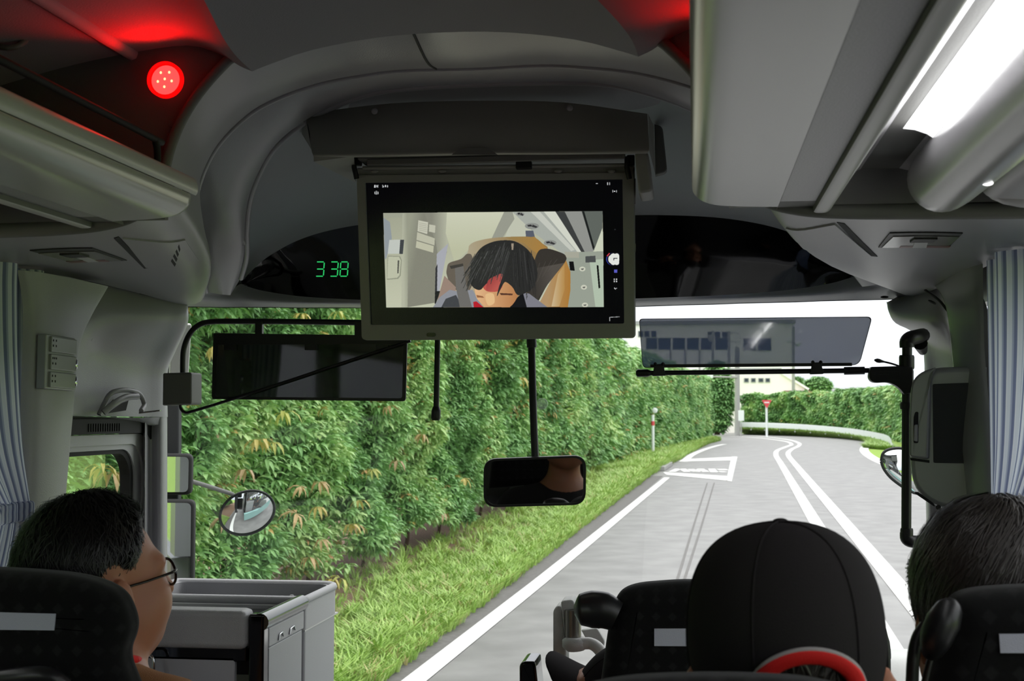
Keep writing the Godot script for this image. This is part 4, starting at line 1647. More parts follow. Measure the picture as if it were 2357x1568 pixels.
	for q in [[818, 850, 0.0162], [850, 900, 0.0145], [926, 943, 0.0142], [1216, 1235, 0.0135]]:
		mb = MB.new()
		mb.tube([P(2087, q[0], 2.9), P(2087, q[0] + 4, 2.9), P(2087, q[1] - 4, 2.9), P(2087, q[1], 2.9)], [q[2] * 0.92, q[2], q[2], q[2] * 0.92], 14)
		part("pole_collar", mb, M.black, pole)
	mb = MB.new()
	mb.tube(curve([P(2088, 800, 2.9), P(2088, 786, 2.9), P(2096, 779, 2.9), P(2112, 775, 2.92), P(2124, 772, 2.96)], 4), 0.0158, 12)
	part("upper_elbow", mb, M.black, pole)
	mb = MB.new()
	mb.tube([P(2118, 790, 2.94), P(2124, 808, 2.98)], [0.016, 0.010], 12)
	part("elbow_foot", mb, M.black, pole)
	mb = MB.new()
	mb.tube(curve([P(2086, 1226, 2.9), P(2087, 1240, 2.9), P(2096, 1246, 2.9), P(2112, 1247, 2.92), P(2130, 1244, 3.0)], 4), 0.0135, 12)
	part("lower_elbow", mb, M.black, pole)
	# hanging rod
	var rod := thing("hanging_rod", "thin black hanging rod with a thicker foot below the monitor", "rod", P(1005, 870, 2.9))
	mb = MB.new()
	mb.tube([P(1008, 740, 2.92), P(1004, 945, 2.9)], 0.0066, 10)
	part("rod_shaft", mb, M.black, rod)
	mb = MB.new()
	mb.tube([P(1004, 936, 2.9), P(1004, 945, 2.9), P(1003, 962, 2.9), P(1003, 968, 2.9)], [0.0075, 0.0105, 0.0112, 0.0085], 10)
	part("rod_foot", mb, M.black, rod)
	# inside mirror on its stem
	var im := thing("interior_mirror", "rounded black interior mirror on a long black stem in front of the windscreen", "mirror", P(1231, 1108, 2.92))
	mb = MB.new()
	mb.tube(curve([P(1223, 735, 2.98), P(1224, 820, 2.97), P(1228, 960, 2.95), P(1232, 1060, 2.94)], 4), 0.0085, 12)
	part("stem", mb, M.black, im)
	mb = MB.new()
	mb.tube([P(1223, 780, 2.97), P(1224, 800, 2.97)], 0.0115, 12)
	part("stem_collar", mb, M.black, im)
	var mx := facing(1231, 1108, 2.92, 9.0, 3.0)
	mb = MB.new()
	var mo := [[1113, 1057, 0.03], [1349, 1048, 0.03], [1348, 1162, 0.03], [1113, 1168, 0.03]]
	mb.prism(outline(mx, mo, 8), mx, -0.022, -0.0005, 0.008)
	part("mirror_shell", mb, M.black, im)
	mb = MB.new()
	mb.frame(outline(mx, mo, 8), outline(mx, [[1119, 1062, 0.026], [1343, 1053, 0.026], [1342, 1157, 0.026], [1119, 1163, 0.026]], 8), mx, -0.001, 0.003)
	part("mirror_rim", mb, M.black, im)
	mb = MB.new()
	mb.prism(outline(mx, [[1118, 1062, 0.026], [1344, 1053, 0.026], [1343, 1157, 0.026], [1118, 1163, 0.026]], 8), mx, -0.0005, 0.0008)
	part("mirror_glass", mb, M.mirror_dim, im)
	# little round sensor on the glass
	mb = MB.new()
	mb.disc(facing(1248, 930, 3.22), 0.014, 0.003, 24, 0.001)
	lone("glass_sensor", mb, pane(Color(0.85, 0.9, 0.85), 0.25, 0.1), "small clear round disc stuck to the windscreen beside the mirror stem", "disc")

func outside_mirrors() -> void:
	for q in [[386, 1044, 442, 1140, 3.85, "upper small rectangular outside mirror beside the kerb-side pillar"], [382, 1150, 447, 1348, 3.8, "tall rectangular outside mirror beside the kerb-side pillar"]]:
		var xf := facing((q[0] + q[2]) / 2.0, (q[1] + q[3]) / 2.0, q[4], 14.0, 0.0)
		var o := thing("wing_mirror", q[5], "mirror", xf.origin, "kerb-side wing mirrors")
		var mb := MB.new()
		var big := [[q[0] - 60, q[1], 0.02], [q[2], q[1] + 1, 0.02], [q[2] - 2, q[3], 0.02], [q[0] - 60, q[3], 0.02]]
		mb.prism(outline(xf, big, 6), xf, -0.05, 0.0, 0.012)
		part("mirror_shell", mb, M.rubber, o)
		mb = MB.new()
		mb.prism(outline(xf, [[q[0] - 54, q[1] + 7, 0.016], [q[2] - 7, q[1] + 8, 0.016], [q[2] - 9, q[3] - 7, 0.016], [q[0] - 54, q[3] - 7, 0.016]], 6), xf, 0.0, 0.002)
		part("mirror_glass", mb, M.mirror, o)
	var am := MB.new()
	bar(am, P(398, 1350, 3.95), P(400, 790, 3.9), 0.045, 0.03, 0.006)
	lone("mirror_arm", am, M.console_dark, "dark upright arm that carries the two kerb-side wing mirrors", "mirror arm")
	var mb := MB.new()
	bar(mb, P(409, 900, 3.34), P(418, 745, 3.3), 0.05, 0.02, 0.004)
	struct("trim_10", mb, M.white_plastic, "pale body strip outside the kerb-side glass", "trim")
	# round convex mirror on an arm
	var rm := thing("round_mirror", "round convex mirror tilted on a thin arm outside the kerb-side windscreen", "mirror", P(568, 1180, 4.3))
	mb = MB.new()
	mb.tube(curve([P(440, 1108, 3.95), P(480, 1120, 4.1), P(520, 1133, 4.25), P(534, 1138, 4.32), P(545, 1150, 4.35)], 4), 0.0075, 10)
	part("arm", mb, M.plastic_dark, rm)
	var c := P(569, 1181, 4.3)
	# normal: towards the road ahead of the coach and back to the driver
	var nz := Vector3(0.30, -0.42, 0.86).normalized()
	var ux := Vector3(0.80, 0.48, -0.05)
	ux = (ux - nz * ux.dot(nz)).normalized()
	var xf2 := Transform3D(Basis(ux, nz.cross(ux), nz), c)
	var rows := []
	var rows2 := []
	for j in 13:
		var t := j / 12.0
		var line := []
		for i in 41:
			var a := TAU * i / 40
			line.append(xf2 * Vector3(cos(a) * 0.094 * t, sin(a) * 0.078 * t, 0.028 * (1.0 - t * t)))
		rows.append(line)
	mb = MB.new()
	mb.grid(rows, false, c + nz)
	part("mirror_glass", mb, M.mirror, rm)
	mb = MB.new()
	var rim := []
	for i in 41:
		var a := TAU * i / 40
		rim.append(xf2 * Vector3(cos(a) * 0.096, sin(a) * 0.080, 0.0))
	mb.tube(rim, 0.0045, 8, false)
	part("mirror_rim", mb, M.black, rm)
	mb = MB.new()
	mb.ellipsoid(Transform3D(xf2.basis, c - nz * 0.005), Vector3(0.094, 0.078, 0.035), 20, 8)
	# keep only the back half behind the glass
	part("mirror_back", half_back(xf2, 0.095, 0.079, 0.04), M.black, rm)
	# mirror on the driver's side front corner
	var fm := thing("front_corner_mirror", "dark-rimmed oval mirror outside the driver-side windscreen corner", "mirror", P(2070, 1090, 4.0))
	var nz2 := Vector3(-0.42, -0.25, 0.87).normalized()
	var ux2 := Vector3(0.55, 0.75, 0.0)
	ux2 = (ux2 - nz2 * ux2.dot(nz2)).normalized()
	var x3 := Transform3D(Basis(ux2, nz2.cross(ux2), nz2), P(2078, 1085, 4.0))
	var shape := pts([[2028, 1062], [2034, 1042], [2055, 1033], [2085, 1035], [2115, 1060], [2125, 1110], [2115, 1135], [2090, 1128], [2055, 1104], [2036, 1082]], 4.0)
	mb = MB.new()
	var loop := curve(shape + [shape[0]], 4)
	mb.tube(loop, 0.0045, 8, false)
	part("mirror_rim", mb, M.black, fm)
	mb = MB.new()
	var cen := Vector3()
	for p in shape:
		cen += p
	cen /= shape.size()
	var rr := []
	for j in 7:
		var t := j / 6.0
		var line := []
		for p in loop:
			line.append(cen.lerp(p, t) + Vector3(-0.01, -0.004, 0.02) * (1.0 - t * t))
		rr.append(line)
	mb.grid(rr, false, EYE)
	part("mirror_glass", mb, M.mirror, fm)

func half_back(xf: Transform3D, a: float, b: float, d: float) -> MB:
	var mb := MB.new()
	var rows := []
	for j in 7:
		var t := PI * 0.5 * j / 6.0
		var line := []
		for i in 33:
			var w := TAU * i / 32
			line.append(xf * Vector3(cos(w) * a * sin(t), sin(w) * b * sin(t), -d * cos(t)))
		rows.append(line)
	mb.grid(rows, false, xf.origin - xf.basis.z)
	return mb

# ------------------------------------------------------------------ pillars, doors, curtains
func nearside() -> void:
	# pillar panel beside the kerb-side curtain
	var mb := MB.new()
	var L := [[40, 622], [52, 700], [52, 780], [48, 900], [40, 1110], [30, 1500]]
	var R := [[246, 660], [206, 730], [181, 792], [169, 900], [150, 1110], [118, 1500]]
	var rows := []
	for k in L.size():
		var a := PW(L[k][0], L[k][1], -1.29)
		var b := PW(R[k][0], R[k][1], -1.262)
		var a2 := a.lerp(b, 0.1) + Vector3(0.02, 0, 0)
		var b2 := a.lerp(b, 0.93) + Vector3(0.008, 0, 0)
		rows.append([a, a2, a.lerp(b, 0.5) + Vector3(0.022, 0, 0), b2, b, b + Vector3(-0.03, 0, -0.006), b + Vector3(-0.09, 0, -0.008)])
	mb.grid(surf(rows, 3, 4), false, IN)
	struct("trim_12", mb, M.plastic, "broad grey pillar panel beside the kerb-side curtain", "trim")
	# hollow panel between that pillar and the windscreen
	var T := [[235, 655], [200, 728], [178, 795], [166, 850], [162, 905], [155, 958]]
	var E := [[432, 703, 3.07], [431, 745, 3.07], [404, 806, 3.10], [386, 850, 3.11], [384, 900, 3.11], [385, 960, 3.11]]
	rows = []
	for k in T.size():
		var a := PW(T[k][0], T[k][1], -1.345)
		var b := P(E[k][0], E[k][1], E[k][2])
		var h := -0.02 if k > 1 else 0.03
		rows.append([a, a.lerp(b, 0.35) + Vector3(-0.02 + h * 0.5, 0, 0), a.lerp(b, 0.75) + Vector3(-0.01 + h * 0.4, 0, 0), a.lerp(b, 0.94) + Vector3(0.004, 0, 0.01), b, b + Vector3(-0.02, 0, -0.05)])
	mb = MB.new()
	mb.grid(surf(rows, 4, 4), false, IN)
	var bay := struct("trim_13", mb, M.plastic, "hollowed grey panel above the front passenger door", "trim")
	mb = MB.new()
	mb.ellipsoid(Transform3D(Basis(), PW(208, 779, -1.352)), Vector3(0.006, 0.008, 0.008), 12, 8)
	part("round_plug", mb, M.plastic, bay)
	# grab recess
	mb = MB.new()
	var rc := [PW(228, 955, -1.342), PW(240, 930, -1.335), PW(255, 906, -1.325), PW(285, 898, -1.315), PW(318, 905, -1.31), PW(332, 930, -1.305), PW(325, 946, -1.3)]
	mb.tube(curve(rc, 4), 0.006, 8)
	part("grab_recess_rim", mb, M.plastic, bay)
	mb = MB.new()
	mb.tube(curve([PW(238, 950, -1.325), PW(262, 930, -1.31), PW(290, 915, -1.305), PW(318, 912, -1.30)], 4), 0.008, 8, true, 0.6)
	part("grab_handle", mb, M.plastic, bay)
	mb = MB.new()
	for q in [[[246, 934], [262, 918], [256, 930], [240, 946]], [[246, 952], [280, 928], [296, 922], [290, 945]]]:
		mb.quad(PW(q[0][0], q[0][1], -1.332), PW(q[1][0], q[1][1], -1.325), PW(q[2][0], q[2][1], -1.325), PW(q[3][0], q[3][1], -1.332))
	part("grab_hollow", mb, M.groove, bay)
	mb = MB.new()
	mb.box(Transform3D(Basis.from_euler(Vector3(0, 0.3, 0.12)), PW(345, 948, -1.285)), Vector3(0.05, 0.004, 0.02), 0.0015)
	part("chrome_tab", mb, M.chrome, bay)
	# ledge and pillar foot
	mb = MB.new()
	var top := []
	var low := []
	for q in [[155, 958, -1.345], [240, 960, -1.335], [320, 962, -1.315]]:
		top.append(PW(q[0], q[1], q[2]))
		low.append(PW(q[0], q[1] + 14, q[2] - 0.03))
	top.append(P(385, 960, 3.11))
	low.append(P(384, 985, 3.12))
	mb.grid([top, low], false, IN)
	rows = []
	for y in [960, 1060, 1200, 1420]:
		rows.append([PW(330, y, -1.345), PW(334, y, -1.325), P(345, y, 3.08), P(366, y, 3.07), P(380, y, 3.09), P(385, y, 3.13), P(384, y, 3.22)])
	mb.grid(surf(rows, 3, 2), false, IN)
	struct("trim_14", mb, M.plastic, "grey windscreen pillar beside the front passenger door", "trim")
	# door with its rounded window, seen edge-on
	var dx := Transform3D(Basis(Vector3(0, 0, -1), Vector3(0, 1, 0), Vector3(1, 0, 0)), Vector3(-1.345, 0, 0))
	var ring := func(z1: float, y1: float, r: float) -> PackedVector2Array:
		return rrect(2.40 if z1 > 3.02 else 2.44, 0.9 if z1 > 3.02 else 1.15, z1, y1, r, 8)
	mb = MB.new()
	mb.frame(ring.call(3.165, 2.040, 0.10), ring.call(3.115, 2.006, 0.085), dx, -0.06, 0.012)
	var door := struct("door_1", mb, M.rubber, "front passenger door with a rounded window and black seal", "door")
	for k in 14:
		var z := 2.74 + 0.012 * k
		mb = MB.new()
		bx(mb, -1.334, -1.331, 2.012, 2.030, -z - 0.002, -z + 0.002)
		part("seal_rib", mb, M.groove, door)
	mb = MB.new()
	mb.frame(ring.call(3.112, 2.004, 0.084), ring.call(3.062, 1.980, 0.075), dx, -0.03, 0.0)
	part("door_frame", mb, M.console, door)
	mb = MB.new()
	mb.frame(ring.call(3.062, 1.981, 0.075), ring.call(3.024, 1.968, 0.07), dx, -0.03, -0.006)
	part("window_surround", mb, M.console, door)
	mb = MB.new()
	mb.frame(ring.call(3.030, 1.969, 0.07), rrect(2.44, 1.15, 3.006, 1.958, 0.065, 8), dx, -0.035, -0.01)
	part("window_gasket", mb, M.rubber, door)
	mb = MB.new()
	bx(mb, -1.38, -1.376, 1.15, 1.96, -3.01, -2.44)
	part("window_pane", mb, M.glass, door)
	# switch panel on the pillar
	var sp := thing("switch_panel", "small grey three-button panel on the kerb-side pillar", "panel", PW(135, 832, -1.25))
	var pa := PW(104, 770, -1.25)
	var pb := PW(169, 780, -1.243)
	var ex := (pb - pa).normalized()
	var ey := (PW(98, 891, -1.25) - pa)
	ey = (ey - ex * ey.dot(ex)).normalized()
	var ez := ex.cross(ey)
	if ez.dot(EYE - pa) < 0:
		ez = -ez
	var w := pa.distance_to(pb)
	var h := pa.distance_to(PW(94, 893, -1.25))
	var sxf := Transform3D(Basis(ex, ey, ez), pa)
	mb = MB.new()
	mb.box(Transform3D(sxf.basis, sxf * Vector3(w * 0.5, h * 0.5, -0.006)), Vector3(w * 1.04, h * 1.02, 0.02), 0.003)
	part("backing", mb, M.switch, sp)
	for k in 3:
		mb = MB.new()
		mb.box(Transform3D(sxf.basis, sxf * Vector3(w * 0.54, h * (0.17 + 0.33 * k), 0.006)), Vector3(w * 0.9, h * 0.29, 0.007), 0.002)
		var key := part("key", mb, M.switch, sp)
		for q in ([[0.14, 0.1], [0.24, 0.1], [0.14, 0.2], [0.24, 0.2]] if k != 1 else [[0.14, 0.1], [0.20, 0.1], [0.26, 0.1], [0.14, 0.2], [0.24, 0.2]]):
			mb = MB.new()
			mb.box(Transform3D(sxf.basis, sxf * Vector3(w * q[0], h * (q[1] + 0.33 * k), 0.0096)), Vector3(w * 0.03, h * 0.04, 0.0008))
			part("printed_mark", mb, M.groove, key)
		if k > 0:
			mb = MB.new()
			mb.ellipsoid(Transform3D(sxf.basis, sxf * Vector3(w * 0.985, h * (0.17 + 0.33 * k), 0.008)), Vector3(0.004, h * 0.11, 0.004), 12, 8)
			part("clear_lens", mb, M.chrome, sp)

func offside() -> void:
	var mb := MB.new()
	var L := [[2138, 642], [2176, 690], [2192, 775], [2204, 900], [2222, 1050], [2236, 1200], [2262, 1500]]
	var R := [[2262, 600], [2264, 700], [2266, 800], [2274, 900], [2288, 1050], [2300, 1200], [2322, 1500]]
	var rows := []
	for k in L.size():
		var a := PW(L[k][0], L[k][1], 0.523)
		var b := PW(R[k][0], R[k][1], 0.555)
		rows.append([a + Vector3(0.08, 0, -0.008), a + Vector3(0.02, 0, -0.006), a, a.lerp(b, 0.12) + Vector3(-0.010, 0, 0), a.lerp(b, 0.5) + Vector3(-0.014, 0, 0), a.lerp(b, 0.9) + Vector3(-0.010, 0, 0), b])
	mb.grid(surf(rows, 3, 4), false, IN)
	struct("trim_15", mb, M.plastic_satin, "smooth grey pillar panel beside the driver-side curtain", "trim")
	# corner panel over the driver's windscreen pillar
	rows = [
		[P(2040, 694, 3.16), P(2046, 694, 3.08), PW(2085, 672, 0.49), PW(2140, 643, 0.535), PW(2180, 640, 0.60)],
		[P(2046, 715, 3.16), P(2050, 718, 3.08), PW(2095, 700, 0.485), PW(2160, 680, 0.53), PW(2200, 680, 0.60)],
		[P(2062, 742, 3.18), P(2066, 744, 3.10), PW(2120, 735, 0.495), PW(2182, 730, 0.54), PW(2215, 730, 0.60)],
		[P(2104, 768, 3.2), P(2110, 768, 3.12), PW(2145, 778, 0.525), PW(2195, 790, 0.555), PW(2225, 790, 0.60)],
		[P(2126, 810, 3.2), P(2131, 812, 3.12), PW(2160, 830, 0.55), PW(2200, 850, 0.565), PW(2230, 850, 0.60)],
		[P(2128, 1000, 3.25), P(2134, 1000, 3.14), PW(2165, 1000, 0.56), PW(2205, 1000, 0.57), PW(2240, 1000, 0.60)],
		[P(2136, 1400, 3.3), P(2142, 1400, 3.16), PW(2175, 1400, 0.57), PW(2215, 1400, 0.58), PW(2250, 1400, 0.60)]]
	mb = MB.new()
	mb.grid(surf(rows, 4, 4), false, IN)
	var corner := struct("trim_16", mb, M.plastic, "grey corner panel and windscreen pillar on the driver's side", "trim")
	mb = MB.new()
	mb.tube(curve([PW(2118, 652, 0.505), PW(2130, 668, 0.503), PW(2160, 690, 0.512), PW(2182, 716, 0.522)], 4), 0.003, 6)
	part("panel_gap", mb, M.groove, corner)
	mb = MB.new()
	mb.ellipsoid(Transform3D(Basis.from_euler(Vector3(0, 0, -0.5)), PW(2146, 696, 0.505)), Vector3(0.010, 0.003, 0.006), 12, 6)
	part("slot", mb, M.groove, corner)
	mb = MB.new()
	mb.ellipsoid(Transform3D(Basis(), P(2036, 684, 2.99)), Vector3(0.009, 0.003, 0.004), 12, 6)
	part("header_slot", mb, M.groove, corner)
	# storage box on the pillar
	var bxn := thing("pillar_box", "grey rounded pillar box with a latched lid beside the driver's pole", "storage box", P(2165, 1010, 2.72))
	var xf := facing(2165, 1010, 2.66, -16.0, 0.0)
	mb = MB.new()
	mb.prism(outline(xf, [[2112, 862, 0.03], [2150, 846, 0.02], [2262, 842], [2262, 1176], [2162, 1174, 0.03], [2108, 1136, 0.03], [2094, 1090, 0.02], [2095, 1000], [2100, 900, 0.02]]), xf, -0.20, -0.004, 0.012)
	part("box_body", mb, M.plastic_satin, bxn)
	mb = MB.new()
	mb.prism(outline(xf, [[2098, 880, 0.02], [2120, 856, 0.02], [2158, 845, 0.008], [2143, 870, 0.01], [2138, 1058, 0.006], [2094, 1052, 0.006], [2094, 960]]), xf, -0.005, 0.008, 0.005)
	var lid := part("lid", mb, M.plastic_satin, bxn)
	mb = MB.new()
	mb.prism(outline(xf, [[2104, 960, 0.004], [2108, 948, 0.003], [2115, 948, 0.003], [2115, 1020, 0.003], [2104, 1020, 0.003]]), xf, 0.008, 0.0088)
	part("latch_slot", mb, M.groove, lid)
	mb = MB.new()
	mb.prism(outline(xf, [[2106, 978, 0.002], [2114, 977, 0.002], [2114, 1017, 0.002], [2105, 1015, 0.002]]), xf, 0.0085, 0.012, 0.001)
	part("latch", mb, M.plastic, lid)
	mb = MB.new()
	mb.prism(outline(xf, [[2094, 1054], [2139, 1060], [2139, 1066], [2096, 1060]]), xf, -0.004, -0.002)
	part("lid_gap", mb, M.groove, bxn)
	mb = MB.new()
	mb.prism(outline(xf, [[2146, 884, 0.004], [2262, 880], [2262, 1068], [2148, 1066, 0.004]]), xf, -0.0045, -0.0025)
	part("dark_panel", mb, M.console_dark, bxn, "dark recessed panel")
	mb = MB.new()
	mb.prism(outline(xf, [[2102, 1134, 0.01], [2112, 1132, 0.01], [2150, 1160, 0.004], [2152, 1168, 0.004]]), xf, -0.0045, -0.0022)
	part("speaker_slot", mb, M.groove, bxn)
	mb = MB.new()
	mb.disc(facing(2160, 1168, 2.67, -16.0), 0.005, 0.004, 14, 0.001)
	part("round_lock", mb, M.black, bxn)

func make_curtain(called: String, label: String, cols: Array, ys: Array, tie: int) -> void:
	# cols: for every height a row of points already placed
	var o := thing(called, label, "curtain", cols[1][1], "side window curtains")
	var mb := MB.new()
	mb.grid(surf(cols, 10, 5), false, EYE)
	# back layer gives the cloth its thickness
	part("cloth", mb, M.curtain, o)
	mb = MB.new()
	var lo := []
	for dy in [-0.020, -0.016, 0.0, 0.016, 0.020]:
		var line := []
		for p in cols[tie]:
			line.append(p + Vector3(0.004 if p.x > MID else -0.004, dy, 0) + (Vector3(-0.014, 0, 0.006) if p.x > MID else Vector3(0.014, 0, 0.006)) * (1.0 if absf(dy) < 0.018 else 0.3))
		lo.append(line)
	mb.grid(surf(lo, 8, 2), false, EYE)
	part("tie_back", mb, M.curtain, o)

func curtains() -> void:
	# driver side: pleats in plan, gathered at the tie
	for side in [1, 0]:
		var cols := []
		var ks := [[2.335, 1.0, 0.0], [2.28, 1.0, 0.0], [2.15, 0.92, 0.0], [2.0, 0.72, 0.0], [1.90, 0.44, 0.0], [1.865, 0.34, 0.0], [1.82, 0.36, 0.0], [1.65, 0.55, 0.0], [1.40, 0.6, 0.0]]
		for k in ks:
			var line := []
			var m := 24
			for i in m + 1:
				var t := float(i) / m
				var d: float = 2.60 - t * 0.52 * k[1] - (1.0 - k[1]) * 0.10
				var wob: float = (sin(t * PI * 8.0) * 0.020 + sin(t * PI * 3.0 + 1.0) * 0.010) * (0.35 + 0.65 * k[1])
				var x: float = 0.553 - 0.012 * (1.0 - k[1]) + wob
				if side == 0:
					x = 2.0 * MID - x
					d += -0.085
				line.append(Vector3(x, k[0], -d))
			cols.append(line)
		make_curtain("window_curtain", "pleated grey-blue striped curtain tied back at the %s window" % ("driver-side" if side == 1 else "kerb-side"), cols, [], 5)

func reading_lamps() -> void:
	for side in [1, 0]:
		var o := thing("reading_lamp", "flat clear lamp lens set in the %s header panel" % ("driver-side" if side == 1 else "kerb-side"), "lamp", P(2118, 550, 2.2), "header lamps")
		var flip: bool = side == 0
		if flip:
			o.position = mir(o.position)
		var lay := func(c: Array, off: float, depth: float) -> MB:
			var m := MB.new()
			panel(m, decal(hdr_g, c, 3, off, flip), depth, IN)
			return m
		part("frame", lay.call([[2022, 568], [2048, 535], [2216, 535], [2184, 568]], 0.002, 0.004), M.black, o)
		part("lens", lay.call([[2030, 566], [2056, 541], [2208, 541], [2180, 566]], 0.0035, 0.002), mat(Color(0.33, 0.32, 0.32), 0.2), o)
		part("reflector", lay.call([[2100, 565], [2104, 551], [2136, 551], [2132, 565]], 0.0045, 0.001), M.white_plastic, o)
		part("switch", lay.call([[2094, 551], [2104, 543], [2158, 543], [2148, 551]], 0.006, 0.003), M.black, o)
		part("red_reflector", lay.call([[2070, 566], [2073, 562], [2188, 562], [2184, 566]], 0.004, 0.001), mat(Color(0.45, 0.2, 0.2), 0.3), o)

# ------------------------------------------------------------------ consoles
func consoles() -> void:
	# tray console under the windscreen
	var o := thing("tray_console", "grey tray console with a raised rim below the kerb-side windscreen", "console", Vector3(-1.1, 0.85, -3.08))
	var mb := MB.new()
	bx(mb, -1.33, -0.90, 0.85, 1.555, -3.22, -2.955, 0.012)
	part("body", mb, M.console_panel, o)
	mb = MB.new()
	var top := 1.622
	var outer := rounded([[-1.33, -3.24, 0.02], [-0.897, -3.24, 0.045], [-0.897, -2.95, 0.012], [-1.33, -2.95, 0.01]], 6)
	var inner := rounded([[-1.31, -3.225, 0.02], [-0.917, -3.225, 0.035], [-0.917, -2.978, 0.01], [-1.31, -2.978, 0.01]], 6)
	var tx := Transform3D(Basis(Vector3(1, 0, 0), Vector3(0, 0, 1), Vector3(0, 1, 0)), Vector3.ZERO)
	mb.frame(outer, inner, tx, 1.553, top)
	part("rim", mb, M.console, o)
	mb = MB.new()
	var lip := []
	for p in outer:
		lip.append(Vector3(lerpf(p.x, -1.1, 0.02), top - 0.002, lerpf(p.y, -3.09, 0.03)))
	lip.append(lip[0])
	mb.tube(lip, 0.010, 8, false)
	part("rim_bead", mb, M.console, o)
	mb = MB.new()
	bx(mb, -1.31, -0.917, 1.556, 1.575, -3.225, -2.978)
	part("tray_floor", mb, M.console_dark, o)
	mb = MB.new()
	bx(mb, -1.33, -0.8975, 1.549, 1.5525, -3.235, -2.951)
	part("seam_line", mb, M.white_plastic, o)
	# small things in the tray
	mb = MB.new()
	mb.ellipsoid(Transform3D(Basis(), P(671, 1378, 3.14)), Vector3(0.010, 0.010, 0.010), 14, 10)
	mb.tube([P(671, 1380, 3.14), P(671, 1400, 3.14)], 0.007, 10)
	part("corner_knob", mb, M.black_gloss, o, "small glossy black knob")
	var tray := thing("chrome_latch", "small chrome latch lying at the back of the tray console", "latch", P(610, 1383, 3.1))
	for q in [[565, 1380, 0.02], [600, 1381, 0.012], [618, 1381, 0.010], [632, 1382, 0.016]]:
		mb = MB.new()
		mb.box(Transform3D(Basis.from_euler(Vector3(0.2, 0.4, 0.1)), P(q[0], q[1] + 1, 3.08)), Vector3(q[2], 0.006, 0.006), 0.002)
		part("latch_piece", mb, M.chrome, tray)
	# partition with a padded rail
	var pt := thing("partition", "grey front partition in a black frame with a padded top rail and chrome edge", "partition", Vector3(-1.1, 0.85, -2.75))
	mb = MB.new()
	bx(mb, -1.34, -0.955, 0.86, 1.545, -2.66, -2.645, 0.003)
	part("rear_panel", mb, M.console_panel, pt)
	mb = MB.new()
	bx(mb, -1.34, -0.93, 1.535, 1.572, -2.668, -2.645, 0.003)
	part("frame_rail", mb, M.black_gloss, pt)
	mb = MB.new()
	bx(mb, -0.925, -0.892, 0.86, 1.635, -2.675, -2.642, 0.005)
	part("corner_post", mb, M.black_gloss, pt)
	mb = MB.new()
	bx(mb, -1.345, -0.927, 1.562, 1.643, -2.690, -2.628, 0.014)
	part("padded_rail", mb, M.pad, pt)
	mb = MB.new()
	bx(mb, -0.905, -0.893, 0.86, 1.56, -2.915, -2.68, 0.003)
	part("side_panel", mb, M.console_panel, pt)
	mb = MB.new()
	bx(mb, -0.912, -0.8915, 1.56, 1.602, -2.925, -2.676, 0.004)
	part("side_rail", mb, M.console, pt)
	mb = MB.new()
	mb.tube([Vector3(-0.901, 1.618, -2.645), Vector3(-0.901, 1.618, -2.93)], 0.0185, 14)
	part("edge_rail", mb, mat(Color(0.34, 0.35, 0.34), 0.14, 0.9), pt, "glossy rounded edge rail")
	for q in [[-2.75, 0.016], [-2.83, 0.02]]:
		mb = MB.new()
		var z: float = q[0]
		mb.tube([Vector3(-0.8895, 1.566, z + q[1]), Vector3(-0.8895, 1.578, z + q[1] * 0.6), Vector3(-0.8895, 1.580, z - q[1] * 0.6), Vector3(-0.8895, 1.570, z - q[1])], 0.0018, 6)
		part("wire_hook", mb, M.chrome, pt)
	mb = MB.new()
	bx(mb, -1.33, -0.91, 1.50, 1.556, -2.94, -2.692)
	part("inner_tray", mb, M.console_dark, pt)
	mb = MB.new()
	bx(mb, -1.33, -0.915, 1.60, 1.611, -2.95, -2.938, 0.002)
	part("inner_lip", mb, M.console, pt)
	mb = MB.new()
	mb.tube(curve([P(318, 1506, 2.62), P(338, 1506, 2.61), P(352, 1515, 2.61), P(354, 1540, 2.61), P(354, 1600, 2.62)], 4), 0.0035, 8)
	part("chrome_handle", mb, M.chrome, pt, "thin bent chrome handle")

